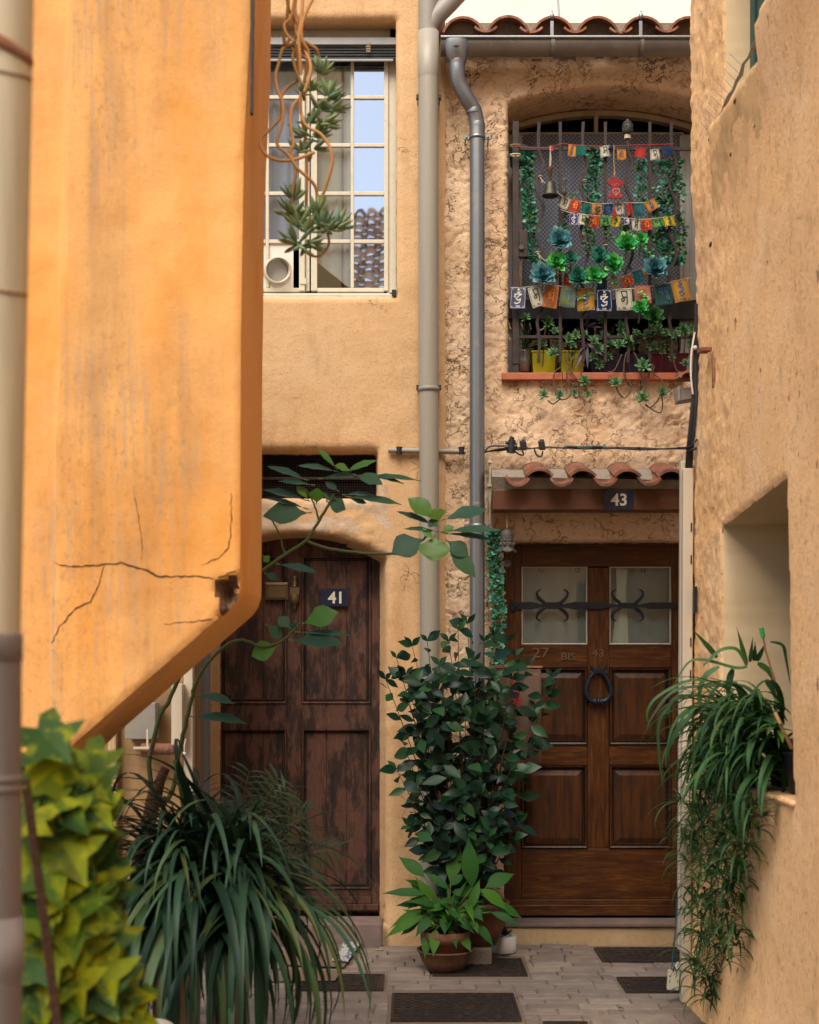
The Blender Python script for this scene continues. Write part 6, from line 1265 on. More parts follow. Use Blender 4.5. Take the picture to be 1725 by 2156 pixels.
for (x_, y_, n, L, dr) in ((430, 520, 16, .055, (.2, .5)), (360, 640, 14, .052, (0, .2)), (470, 680, 18, .062, (.6, .1)), (400, 760, 14, .055, (.3, -.2)), (490, 760, 10, .058, (.9, -.2)), (350, 860, 12, .055, (.5, .1)), (430, 860, 14, .062, (.9, -.4)), (380, 960, 12, .06, (.7, .1)), (310, 960, 8, .055, (-.7, .1)), (300, 1060, 8, .055, (-.2, .1)), (370, 1040, 6, .06, (.3, -.8)), (290, 660, 8, .03, (0, 0)),
                           (240, 1400, 18, .06, (.1, .6)), (235, 1500, 14, .062, (-.5, .3)), (400, 1500, 16, .055, (.1, .7)), (270, 1580, 18, .066, (-.2, .5)), (320, 1620, 14, .06, (.2, .2)), (430, 1590, 18, .062, (.2, .3)), (530, 1590, 18, .060, (.6, .2)), (260, 1700, 16, .066, (-.5, -.2)), (330, 1690, 12, .062, (.5, -.6)), (470, 1600, 10, .055, (.4, 0))):
    tuft(m, x_, y_, n, L, dr)
m.build('leaves', M['succ_hang'], hs)

# ------------------------------------------------------------------ sapling
S1 = crop(1050, 1750, 1100); Ys_ = 6.0; bb = crop(400, 2600, 1000)
tr_e = thing('sapling', 'sapling with a stubby brown trunk and long branches passing behind the orange corbel', 'tree', P(300, 2280, Ys_))
m = MB(); m.tube([P(262, 2290, Ys_), P(280, 1950, Ys_), P(296, 1800, Ys_), P(312, 1740, Ys_), P(322, 1690, Ys_), P(330, 1660, Ys_)], [.042, .038, .034, .030, .032, .030], 12); m.tube([P(326, 1680, Ys_), P(337, 1645, Ys_), P(349, 1617, Ys_)], [.030, .022, .019], 12); m.tube([P(322, 1690, Ys_), P(342, 1690, Ys_), P(352, 1680, Ys_)], [.026, .018, .012], 8); m.build('trunk', M['bark'], tr_e)
def branch(name, pts, r0, r1, mt='green_stem2', par=None):
    r0 *= .78; r1 *= .8; m = MB(); pp = px_path(pts, Ys_, 7); pp = [p + Vector((.004 * nz(i * .5, r0 * 900, 0), 0, .004 * nz(i * .5, 3, r0 * 900))) for i, p in enumerate(pp)]; m.tube(pp, [sub(r0, r1, i / (len(pp) - 1)) for i in range(len(pp))], 8); return m.build(name, M[mt], par or tr_e)
M['green_stem2'] = mat('darker_green_branch', (.075, .10, .032), .65, .25, layers=[((.10, .07, .035), 14, .5, .68, U1, .7)])
b1 = branch('branch', [(320, 1655), (314, 1610), (323, 1560), (338, 1505), (356, 1475), (400, 1380), (470, 1270), (530, 1220), (555, 1200), (600, 1168), (645, 1138), (665, 1108), (688, 1070), (704, 1040)], .014, .007)
b2 = branch('branch', [(350, 1690), (368, 1650), (376, 1590), (390, 1530), (404, 1470), (412, 1440), (436, 1398), (478, 1358), (515, 1348), (550, 1362), (590, 1352), (618, 1328), (635, 1308)], .013, .006)
b3 = branch('branch', [(648, 1140), (680, 1152), (740, 1162), (800, 1166), (850, 1162), (885, 1140), (903, 1125)], .0085, .006)
branch('branch', [(600, 1168), (590, 1130), (575, 1100), (560, 1082)], .005, .003); branch('branch', [(672, 1095), (662, 1062), (650, 1040), (640, 1025)], .006, .003)
AV = [.04, .30, .62, .88, 1, .95, .72, .38, .02]
def sleaf(m, s_, e_, W, mi=0, dy=0, curl=.15, nrm=None):
    a_ = P(*s_, Ys_); b_ = P(*e_, Ys_) + Vector((0, dy, 0)); d = b_ - a_; L = d.length
    mid = d.normalized(); pet = a_ + d * .12; m.tube([a_, pet], .0028, 5, 2, False)
    W = W * 1.3; nrm = (Vector(nrm) + Vector((0, -.35, 0))) if nrm else None; side = mid.cross(Vector(nrm or (0, -1, .25))); m.leaf(pet, d + Vector((0, 0, curl * L * .5)), nrm or (rnd(-.15, .15), -.8, .6), L * .92, W, AV, curl, .18, mi, twist=rnd(0, 1), wav=.035)
m = MB()
T = lambda x_, y_: S1(x_, y_)
lw = .055
for s_, e_, W, mi, dy, nr in (
    ((290, 270), (30, 178), .040, 0, .02, (0, -.35, 1)), ((470, 200), (345, 70), .022, 1, 0, None), ((480, 215), (220, 170), .040, 0, .03, (0, -.3, 1)), ((500, 225), (715, 145), .036, 1, 0, (0, -.5, 1)), ((560, 215), (460, 180), .040, 1, -.02, (0, -.6, 1)),
    ((570, 230), (745, 300), .062, 0, -.03, (0, -.6, 1)), ((600, 240), (985, 262), .040, 0, .05, (0, -.3, 1)), ((640, 230), (880, 285), .036, 0, .02, (0, -.3, 1)), ((330, 300), (110, 280), .036, 0, -.02, (0, -.35, 1)), ((350, 260), (600, 240), .038, 0, 0, (0, -.4, 1)),
    ((300, 400), (15, 335), .045, 0, -.03, (0, -.4, 1)), ((290, 450), (20, 380), .030, 0, 0, (0, -.3, 1)), ((310, 470), (25, 510), .085, 0, -.04, (0, -.9, .6)), ((290, 390), (215, 305), .030, 1, 0, None), ((340, 420), (345, 325), .050, 1, -.02, None),
    ((400, 400), (515, 455), .060, 0, 0, (0, -.8, .6)), ((480, 340), (395, 280), .030, 0, 0, None), ((520, 370), (860, 425), .045, 0, -.02, (0, -.4, 1)), ((500, 360), (700, 355), .035, 0, .03, (0, -.3, 1)), ((540, 380), (650, 415), .028, 0, 0, None),
    ((400, 400), (440, 350), .050, 0, .02, None), ((80, 790), (335, 850), .040, 0, 0, (0, -.5, 1)), ((0, 740), (40, 780), .03, 1, 0, None), ((10, 850), (90, 890), .03, 0, 0, None),
    ((245, 1170), (470, 1110), .080, 1, -.02, (0, -.85, .6)), ((180, 1200), (100, 1130), .045, 0, 0, None), ((200, 1220), (545, 1245), .030, 0, 0, (0, -.4, 1)), ((160, 1270), (490, 1300), .075, 0, -.05, (.1, -.55, 1)), ((20, 1170), (120, 1260), .045, 0, 0, None), ((110, 1300), (-60, 1380), .07, 1, 0, (0, -.9, .4)), ((210, 1150), (185, 1215), .03, 0, 0, None),
    ((1100, 520), (915, 385), .070, 1, 0, (.1, -.75, .7)), ((1110, 530), (1080, 450), .06, 1, -.01, None), ((1100, 560), (845, 462), .034, 0, .02, (0, -.4, 1)), ((1120, 520), (1410, 450), .062, 0, .03, (0, -.6, .9)), ((1110, 590), (890, 575), .030, 0, 0, (0, -.3, 1)),
    ((1120, 590), (1475, 590), .042, 0, -.03, (0, -.45, 1)), ((1130, 600), (1440, 645), .036, 0, 0, (0, -.4, 1)), ((1020, 630), (830, 740), .095, 0, -.05, (-.2, -.9, .5)), ((1080, 610), (1075, 775), .105, 1, -.05, (0, -1, .3)), ((1150, 640), (1280, 750), .060, 0, -.02, (0, -.8, .5)),
    ((1150, 670), (1320, 875), .062, 0, -.04, (.3, -.8, .4)), ((1100, 560), (1045, 520), .05, 0, 0, None), ((1120, 600), (1200, 560), .035, 1, 0, None), ((1060, 590), (1020, 620), .05, 1, -.02, None)):
    sleaf(m, T(*s_), T(*e_), W, mi, dy, .22, nr)
for s_, e_, W in (((610, 455), (1000, 520), .05), ((650, 310), (920, 380), .045)): sleaf(m, bb(*s_), bb(*e_), W, 0, -.02, .5, (0, -.4, 1))
m.build('leaves', [M['sapling'], M['sapling_new'], M['green_stem']], tr_e)

# ------------------------------------------------------------------ big strap-leaved plant, palm, pots (left foreground)
sp = thing('strap_leaf_plant', 'large dark strap leaved plant arching over its pale clay pot', 'plant', P(372, 2290, 4.95)); cpl = P(385, 1975, 5.0)
m = MB(); cp = P(372, 1985, 4.98); H_ = cp.z; m.lathe([(0, 0), (.075, 0), (.088, H_ - .05), (.097, H_ - .05), (.097, H_), (.09, H_), (.085, H_ - .03), (0, H_ - .03)], (cp.x, cp.y, 0), 32); m.build('pot', M['pot_pale'], sp)
m = MB(); random.seed(21)
cc = P(455, 1862, 5.0)
for i in range(320):
    az = rnd(0, 6.283)
    el = rnd(.45, 1.4); L = rnd(.5, 1.15) * (.68 if math.cos(az) > .2 else .9); o_ = Vector((rnd(-.13, .12), rnd(-.08, .06), rnd(-.07, .05)))
    m.blade(cc + o_, az, el, L * rnd(.6, 1), rnd(.016, .036), rnd(1.5, 3.1), 14, pw=rnd(.9, 1.6), tw=rnd(-.8, .8))
for i in range(170):                                # hanging mass over the pot
    az = rnd(-3.0, -.1); m.blade(cc + Vector((rnd(-.22, .18), -.04, rnd(-.12, .0))), az, rnd(.1, .9), rnd(.5, .9), rnd(.024, .040), rnd(2.0, 2.8), 14, pw=.8, tw=rnd(-.3, .3))
for i in range(60): m.blade(cc + Vector((rnd(-.25, .1), rnd(0, .1), rnd(-.08, .05))), rnd(0, 6.28), rnd(.8, 1.5), rnd(.3, .62), rnd(.012, .026), rnd(1.0, 2.4), 12)
m.build('foliage', M['spider'], sp)
pl = thing('parlour_palm', 'feathery palm rising behind the strap leaved plant', 'palm', P(500, 1990, 5.6)); m = MB(); ms = MB(); cpm = P(480, 1880, 5.6)
for i, (ex, ey, dr) in enumerate(((420, 1660, 0), (525, 1625, 1), (600, 1668, 2), (395, 1700, 3), (640, 1720, 2), (330, 1725, 3), (700, 1790, 2), (555, 1700, 2), (470, 1690, 0), (300, 1760, 3), (585, 1640, 1), (500, 1700, 1))):
    e_ = P(ex, ey, 5.55 + .08 * math.sin(i * 3)); mid = cpm.lerp(e_, .55) + Vector((0, 0, .07)); pts = [(cpm * (1 - t_) ** 2 + mid * 2 * t_ * (1 - t_) + e_ * t_ * t_) for t_ in [j / 14 for j in range(15)]]
    ms.tube(pts, [.004 - .003 * j / 14 for j in range(15)], 5)
    for j in range(4, 15):
        d = (pts[j] - pts[j - 1]).normalized()
        for s in (-1, 1):
            sd = Vector((d.z, -.3, -d.x)) * s; ld = (d * .9 + sd * 1.0 + Vector((0, 0, -.25))).normalized(); m.leaf(pts[j], ld, (0, -.4, 1), rnd(.10, .15) * (1 - abs(j - 9) * .06), .013, [.3, .9, 1, .8, .5, .05], .7, .2)
m.build('fronds', M['palm'], pl); ms.build('stems', M['green_stem'], pl)
m = MB(); c = (cpm.x, cpm.y, 0); m.lathe([(0, 0), (.07, 0), (.09, .32), (.10, .36), (.085, .36), (0, .34)], c, 24); m.build('pot', M['pot_pale'], pl)
m = MB(); c = P(328, 2175, 4.3); m.ball(c, .066, 0, 24, 14, (1, 1, .62)); m.build('pale_stone', M['stone_pale'], label='smooth pale rounded stone on a low block at the foot of the strap leaved plant', cat='stone')
m = MB(); m.box(c.x - .10, c.x + .08, c.y - .07, c.y + .09, 0, c.z - .036); m.build('low_block', M['pot_pale'], label='pale block under the smooth rounded stone', cat='block', bevel=.01)

# ------------------------------------------------------------------ artificial ivy screen
iv = thing('ivy_screen', 'rolled screen of yellow green artificial ivy on brown wicker sticks', 'ivy screen', P(120, 2300, 2.8)); random.seed(5)
for i, (xa, ya_, xb, yb2) in enumerate(((98, 1522, 112, 1600), (113, 1523, 122, 1600), (129, 1521, 133, 1600), (86, 1530, 100, 1600), (140, 1526, 146, 1600))):
    m = MB(); m.tube([P(xb, yb2 + 120, 2.84), P(xb, yb2, 2.83), P(xa, ya_, 2.82)], .0055, 7); m.build('wicker_stick', M['bark'], iv)
for a_, b_ in (((52, 1660), (122, 2200)), ((58, 1640), (130, 2190))):
    m = MB(); m.tube([P(*a_, 2.66), P((a_[0] + b_[0]) / 2, (a_[1] + b_[1]) / 2 - 8, 2.65), P(*b_, 2.64)], .0050, 7); m.build('wicker_stick', M['bark'], iv)
def ivx(y_):                                       # right-hand limit of the screen
    for a_, b_ in zip([(1500, 80), (1560, 160), (1590, 205), (1700, 232), (1850, 240), (1950, 262), (2050, 282), (2156, 292), (2400, 300)], [(1560, 160), (1590, 205), (1700, 232), (1850, 240), (1950, 262), (2050, 282), (2156, 292), (2400, 300), (2500, 300)]):
        if y_ <= b_[0]: return sub(a_[1], b_[1], (y_ - a_[0]) / (b_[0] - a_[0]))
    return 300
IVY = [(0, 0), (.18, -.20), (.46, -.18), (.44, .06), (.34, .18), (.74, .34), (.44, .50), (.24, .56), (.0, 1.05)]
def ivy_leaf(m, c, d, nrm, L):
    d = Vector(d).normalized(); nrm = Vector(nrm); nrm = (nrm - d * nrm.dot(d)).normalized(); sd = d.cross(nrm); vs = []; cup = rnd(-.05, .22); bend = rnd(-.1, .3)
    P2 = lambda x_, y_: Vector(c) + sd * x_ * L + d * (y_ - .1) * L + nrm * L * (-cup * x_ * x_ * 1.3 - bend * (y_ - .2) ** 2 + .02 * math.sin(9 * x_ + 7 * y_))
    b0 = [P2(0, t_) for t_ in (0, .25, .5, .75, 1.0)]
    for s in (-1, 1):
        o_ = [P2(x_ * s, y_) for x_, y_ in IVY]; vs = b0 + o_[1:8]                      # 0..4 midrib, 5..11 outline
        fs = [(0, 5, 6), (0, 6, 7), (0, 7, 8, 1), (1, 8, 9), (1, 9, 10, 2), (2, 10, 11), (2, 11, 3), (3, 11, 4)]
        m.add(vs, fs if s > 0 else [f[::-1] for f in fs], 0, True)
m = MB()
m_n = 0
for layer in range(2):
    yy = 1552.0
    while yy < 2300:
        x1_ = ivx(yy) - 34; x0_ = 48 if layer else 60
        x_ = x0_ + rnd(0, 30)
        while x_ < x1_ + 14:
            t_ = (x_ - 48) / max(60, x1_ - 48); Yq_ = 2.72 + layer * .05 + .12 * t_ * t_ + rnd(-.012, .012)
            if not (layer < 2 and x_ < 80 and random.random() < .45) and not (yy < 1600 and 88 < x_ < 150 and layer == 0):
                if not (yy < 1580 and x_ > 90):
                    ang = rnd(-.9, 1.0); d = Vector((math.sin(ang) * .9, rnd(-.62, -.30), -math.cos(ang)))
                    ivy_leaf(m, P(x_ + rnd(-9, 9), yy + rnd(-12, 12), Yq_), d, (rnd(-.3, .35) + t_ * .2, -1, rnd(.2, .6)), rnd(.085, .130))
            x_ += rnd(42, 66)
        yy += rnd(30, 44)
m.build('foliage', M['ivy'], iv)
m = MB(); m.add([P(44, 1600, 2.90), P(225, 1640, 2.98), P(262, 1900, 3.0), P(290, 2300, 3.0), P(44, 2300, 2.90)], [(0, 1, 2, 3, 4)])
m.build('gap_shade_sheet', mat('dark_gap_shade', (.03, .022, .014), .9, .1), iv, thick=.01)  # dark sheet added to stand for the shaded gap behind the leaves

# ------------------------------------------------------------------ glossy bush between the doors
random.seed(11)
bu_ = thing('potted_bush', 'tall glossy dark green bush growing in front of the two downpipes', 'bush', P(985, 2020, 7.35)); st = MB(); fo = MB(); base = P(988, 1945, 7.35)
LE = [.05, .45, .82, 1, .92, .68, .34, .02]
def bleaf(m, p, d, L, mi=0):
    nrm = Vector((rnd(-.5, .5), -1, rnd(.1, .9))); m.leaf(p, d, nrm, L, L * rnd(.42, .52), LE, rnd(-.1, .7), rnd(.1, .3), mi)
tips = [(835, 1385), (812, 1430), (868, 1360), (965, 1325), (985, 1312), (1042, 1335), (1070, 1350), (1110, 1400), (1165, 1425), (1150, 1450), (1128, 1490), (900, 1350), (925, 1400), (1000, 1390), (1030, 1420), (860, 1480), (848, 1560), (835, 1620), (870, 1700), (865, 1740), (900, 1560), (940, 1480), (980, 1500), (1020, 1520), (1060, 1500), (1085, 1560), (1075, 1620), (1060, 1680), (1040, 1720), (1000, 1600), (950, 1600), (920, 1660), (960, 1680), (1000, 1690), (900, 1730), (940, 1760), (985, 1750), (1030, 1760), (1100, 1640), (880, 1640), (910, 1450), (1080, 1430), (1000, 1450), (950, 1540), (1050, 1590), (890, 1500), (1095, 1730), (975, 1650), (1015, 1660), (930, 1700), (1055, 1640), (855, 1420), (1020, 1350), (1085, 1380), (945, 1350)]
for (x_, y_) in tips:
    tip = P(x_, y_, 7.32 + rnd(-.20, .16)); mid = base.lerp(tip, .5) + Vector((rnd(-.05, .05), rnd(-.06, .06), .02)); n = 12
    pts = [base * (1 - t_) ** 2 + mid * 2 * t_ * (1 - t_) + tip * t_ * t_ for t_ in [j / n for j in range(n + 1)]]
    st.tube(pts, [.0055 - .004 * j / n for j in range(n + 1)], 5)
    L_ = (tip - base).length; k0 = max(2, int(n * (1 - .34 / L_)))
    ang = rnd(0, 6)
    for j in range(k0 * 2, n * 2 + 1):
        t_ = j / 2 / n; p = base * (1 - t_) ** 2 + mid * 2 * t_ * (1 - t_) + tip * t_ * t_; ax = (tip - mid).normalized(); ang += 2.4
        sd = Vector((math.cos(ang), math.sin(ang), 0)); d = (ax * rnd(.1, .7) + sd + Vector((0, -.15, rnd(-.9, .1)))).normalized(); bleaf(fo, p, d, rnd(.07, .13))
    for s in (-1, 1): bleaf(fo, tip, Vector((s * .5, -.3, .6)), rnd(.05, .07))
for i in range(250):
    y_ = rnd(1400, 1790); w_ = 98 - 45 * max(0, (y_ - 1560) / 230); x_ = 965 + rnd(-1, 1) * w_; bleaf(fo, P(x_, y_, 7.32 + rnd(-.20, .18)), (rnd(-.9, .9), rnd(-.6, .2), rnd(-1, .25)), rnd(.08, .13))
for a_, b_ in (((988, 1945), (1010, 1420)), ((985, 1945), (940, 1500)), ((995, 1945), (1065, 1560)), ((980, 1950), (925, 1640))): st.tube([P(*a_, 7.36), P(*b_, 7.34)], [.009, .004], 7)
st.build('stems', M['bark'], bu_); fo.build('foliage', M['bush'], bu_)
m = MB(); c = P(1008, 1975, 7.40); pot_prof = [(0, 0), (.080, 0), (.125, .10), (.140, .19), (.150, .19), (.150, .225), (.138, .225), (.13, .19), (0, .19)]
pc = P(1012, 2000, 7.38); m.lathe([(r_, z_) for r_, z_ in pot_prof], (pc.x, pc.y, P(1012, 1988, 7.38).z), 32); m.build('pot', M['pot'], bu_)
m = MB(); c = P(1010, 2035, 7.30); m.box(PX(978, 7.26), PX(1036, 7.26), 7.27, 7.45, 0, P(1012, 1988, 7.38).z - .002); m.build('stone_block', M['mortar'], label='speckled stone block under the round terracotta pot', cat='block', bevel=.008)
m = MB(); c = P(1062, 2006, 7.56); k5 = 7.56 / F; m.lathe([(0, 0), (24 * k5, 0), (25.5 * k5, 4 * k5), (25.5 * k5, 36 * k5), (23.5 * k5, 36 * k5), (23.5 * k5, 28 * k5), (0, 28 * k5)], (c.x, c.y, .012), 32)
wp = thing('white_pot', 'small white glazed pot with a dark succulent, standing by the step', 'plant pot', (c.x, c.y, .01)); m.build('pot', M['pot_white'], wp)
m = MB(); rosette(m, (c.x, c.y, .10), .06, 18, (0, -.2, 1), wide=.28); rosette(m, (c.x - .02, c.y, .13), .05, 12, (0, -.3, 1), wide=.28); m.build('succulent', M['spider'], wp)
m = MB(); m.blade((c.x - .02, c.y, .12), 0, 1.4, .12, .008, .2, 5)
# peace lily in front
ly = thing('potted_lily', 'broad leaved green plant in a terracotta pot and saucer on the paving', 'plant', P(940, 2050, 7.1)); pc = P(938, 2050, 7.12); k6 = 7.12 / F
m = MB(); m.lathe([(0, .012), (40 * k6, .012), (45 * k6, .05), (49 * k6, 62 * k6), (52 * k6, 62 * k6), (52 * k6, 84 * k6), (47 * k6, 84 * k6), (46 * k6, 74 * k6), (0, 74 * k6)], (pc.x, pc.y, .012), 32); m.build('pot', M['pot'], ly)
m = MB(); m.lathe([(0, 0), (36 * k6, 0), (50 * k6, 22 * k6), (57 * k6, 40 * k6), (60 * k6, 42 * k6), (60 * k6, 46 * k6), (55 * k6, 44 * k6), (48 * k6, 24 * k6), (0, 10 * k6)], (pc.x, pc.y, .011), 32); m.build('saucer', M['pot'], ly)
m = MB(); m.lathe([(46 * k6, 0), (0, .004)], (pc.x, pc.y, .012 + 75 * k6), 20); m.build('soil', M['soil'], ly)
K = crop(1100, 3300, 1200); lf = MB(); ls = MB(); LI = [.06, .42, .78, .98, 1, .9, .7, .42, .16, .01]; cr0 = P(945, 1955, 7.12)
for s_, e_, W, dy in (((860, 300), (705, 195), .075, .05), ((1000, 370), (860, 290), .05, .0), ((1010, 330), (1065, 95), .085, .08), ((1135, 360), (1100, 85), .092, -.05), ((870, 400), (630, 420), .055, -.05), ((900, 380), (735, 325), .04, .1), ((990, 350), (910, 345), .03, .1), ((1010, 350), (1095, 285), .05, .0), ((910, 460), (815, 310), .06, -.02),
    ((930, 500), (820, 430), .05, .06), ((850, 460), (700, 480), .045, .0), ((850, 480), (680, 610), .045, -.03), ((860, 520), (660, 665), .06, -.08), ((830, 560), (730, 645), .05, .02), ((900, 520), (830, 640), .06, -.12), ((880, 610), (865, 755), .055, -.12), ((925, 600), (915, 745), .06, -.16), ((990, 520), (975, 620), .065, -.14), ((1020, 520), (1155, 600), .06, -.10),
    ((1030, 530), (1125, 625), .05, -.14), ((1000, 600), (1040, 700), .05, -.14), ((1075, 640), (1115, 725), .05, -.14), ((1060, 510), (1140, 560), .06, -.04), ((1100, 450), (1180, 555), .075, -.10), ((1150, 560), (1245, 700), .05, -.1), ((1180, 370), (1325, 500), .075, -.06), ((1215, 360), (1385, 295), .085, .04), ((1240, 500), (1395, 600), .045, -.1),
    ((1250, 450), (1415, 555), .06, -.02), ((1150, 370), (1060, 420), .07, .02), ((960, 430), (995, 480), .05, -.08), ((1045, 470), (1075, 510), .05, -.03), ((1040, 370), (1060, 410), .05, -.05), ((940, 420), (880, 560), .06, -.06), ((890, 430), (760, 460), .04, -.05), ((1120, 520), (1160, 620), .045, -.1), ((980, 460), (1040, 560), .05, -.1)):
    a_ = P(*K(*s_), 7.12 + dy * .4); b_ = P(*K(*e_), 7.12 + dy); ls.tube([cr0 + Vector((rnd(-.04, .04), rnd(-.03, .03), 0)), cr0.lerp(a_, .6) + Vector((0, 0, .02)), a_], .0028, 5); d = b_ - a_
    lf.leaf(a_, d + Vector((0, 0, d.length * .25)), (rnd(-.2, .2), -.8, .7), d.length * 1.08, W * .95, LI, .5, .22, 0, rnd(0, 1), .02)
for i in range(46):
    az = rnd(0, 6.28); el = rnd(.2, 1.3); a_ = cr0 + Vector((rnd(-.12, .12), rnd(-.10, .06), rnd(.0, .12))); d = Vector((math.cos(az) * math.cos(el), math.sin(az) * math.cos(el) - .2, math.sin(el))); ls.tube([cr0, a_], .0025, 5)
    lf.leaf(a_, d, (rnd(-.3, .3), -.7, .8), rnd(.12, .2), rnd(.03, .048), LI, rnd(.6, 1.6), .22, 0, rnd(0, 1), .02)
lf.build('leaves', M['lily'], ly); ls.build('stems', M['green_stem'], ly)
# mailbox and papers, bell and medallion by the varnished door
mbx = thing('mailbox', 'brown metal mailbox half hidden by the bush, red papers tucked in', 'mailbox', P(1110, 1610, 7.55)); Ym = 7.56
m = MB(); m.box(PX(1045, Ym), PX(1140, Ym), Ym, Ym + .14, PZ(1608, Ym), PZ(1407, Ym)); bx1 = m.build('box_body', M['mailbox'], mbx, bevel=.008)
m = MB(); m.box(PX(1050, Ym), PX(1136, Ym), Ym - .003, Ym - .0002, PZ(1600, Ym), PZ(1420, Ym)); m.build('box_door', M['mailbox'], bx1, bevel=.002); m = MB(); m.box(PX(1043, Ym), PX(1142, Ym), Ym - .008, Ym + .14, PZ(1406, Ym), PZ(1402, Ym)); m.build('box_lid', M['tile_old'], bx1, bevel=.001)
m = MB()
for (a_, b_, t_, bo_) in ((1076, 1096, 1455, 1496), (1077, 1102, 1596, 1621), (1079, 1090, 1430, 1455)): m.obox(P((a_ + b_) / 2, (t_ + bo_) / 2, Ym - .015), ((b_ - a_) / 2 * Ym / F, .0, 0), (0, .001, 0), (0, 0, (bo_ - t_) / 2 * Ym / F))
m.build('red_paper', M['red_paper'], mbx); m = MB(); c = P(1080, 1584, Ym - .03); m.add([c, c + Vector((.018, 0, .03)), c + Vector((.038, 0, .015)), c + Vector((.008, 0, -.015)), c + Vector((0, .001, 0)), c + Vector((.018, .001, .03)), c + Vector((.038, .001, .015)), c + Vector((.008, .001, -.015))], [(3, 2, 1, 0), (4, 5, 6, 7)]); m.build('white_paper', M['paper'], mbx)
wb = thing('wind_bell', 'dark cast bell with a fluted skirt hanging left of the varnished door', 'bell', P(1069, 1163, 7.6)); c = P(1068, 1163, 7.62); kd = 7.62 / F * .2746
vs = []; n = 24; prof = [(70, 0), (62, 12), (50, 35), (46, 80), (50, 130), (44, 155), (28, 172), (10, 180), (0, 182)]
for i, (r_, z_) in enumerate(prof):
    for j in range(n): a_ = 2 * math.pi * j / n; rr_ = r_ * (1 + (.10 * math.cos(a_ * 6) if i < 2 else 0)); vs.append(c + Vector((rr_ * kd * math.cos(a_), rr_ * kd * math.sin(a_), (z_ + (10 * math.cos(a_ * 6) if i < 1 else 0)) * kd)))
m = MB(); m.add(vs, [(i * n + j, i * n + (j + 1) % n, (i + 1) * n + (j + 1) % n, (i + 1) * n + j) for i in range(len(prof) - 1) for j in range(n)], 0, True)
for a_ in (-.35, -1.2, -1.95, -2.8):
    q = c + Vector((50 * kd * math.cos(a_), 50 * kd * math.sin(a_), 60 * kd)); m.ball(q, 14 * kd, 0, 8, 6, (1, .7, 1.3)); m.ball(q + Vector((0, 0, 28 * kd)), 9 * kd, 0, 8, 6)
m.build('bell_body', M['bell_iron'], wb, thick=.002)
m = MB(); m.tube([c + Vector((0, 0, 180 * kd)), c + Vector((-.004, 0, 240 * kd)), c + Vector((0, 0, 300 * kd)), c + Vector((.004, 0, 240 * kd)), c + Vector((0, 0, 182 * kd))], .0018, 5); m.build('cord', M['twine'], wb)
m = MB(); c = P(1068, 1186, 7.62); m.tube([c + Vector((.016 * math.cos(i * .524), 0, .016 * math.sin(i * .524))) for i in range(13)], .0028, 6)
for i in range(8): a_ = i * .785; m.tube([c, c + Vector((.021 * math.cos(a_), 0, .021 * math.sin(a_)))], .0018, 5)
m.ball(c, .005); m.tube([c + Vector((0, 0, .018)), P(1068, 1165, 7.62)], .001, 4); m.build('medallion', M['bell_iron'], label='small wheel shaped metal medallion hanging under the dark bell', cat='medallion')
# cardboard, leaf litter
m = MB(); z0 = .024
def slab(pts, z, th, mi=0):
    n = len(pts); m.add([(p.x, p.y, z) for p in pts] + [(p.x, p.y, z + th) for p in pts], [tuple(range(n - 1, -1, -1)), tuple(range(n, 2 * n))] + [(i, (i + 1) % n, (i + 1) % n + n, i + n) for i in range(n)], mi)
def gp_(x_, y_): Y_ = EYE * F / (y_ - CY); return Vector((PX(x_, Y_), Y_, 0))
slab([gp_(560, 2075), gp_(706, 2073), gp_(720, 2052), gp_(600, 2050)], .018, .004); slab([gp_(600, 2040), gp_(725, 2045), gp_(760, 1990), gp_(745, 1975), gp_(600, 1972)], .020, .005); m.build('cardboard_sheet', M['card'], label='flattened brown cardboard in front of the old brown door', cat='cardboard')
m = MB(); a_, b_, c_, d_ = gp_(699, 2037), gp_(733, 2039), gp_(766, 1992), gp_(730, 1990); slab([a_, b_, c_, d_], .034, .006); m.build('printed_carton', M['print'], label='blue and white printed carton flap lying on the cardboard', cat='cardboard')
for i, (x_, y_, mt, lb) in enumerate(((790, 2008, 'ochre', 'dry orange leaf lying on the paving left of the lily'), (1258, 2141, 'tile_old', 'dry reddish leaf lying on the paving near the largest cover'), (782, 1993, 'bark', 'small dark dry leaf near the ochre wall foot'), (1300, 2132, 'garland_dk', 'small green leaf fallen on the paving'))):
    m = MB(); q = gp_(x_, y_) + Vector((0, 0, .02)); m.leaf(q, (1, .2, .15), (0, 0, 1), .06 if i == 0 else .035, .018, OVAL, .6, .5); m.build('fallen_leaf', M[mt], label=lb, cat='leaf', group='leaves fallen on the paving')

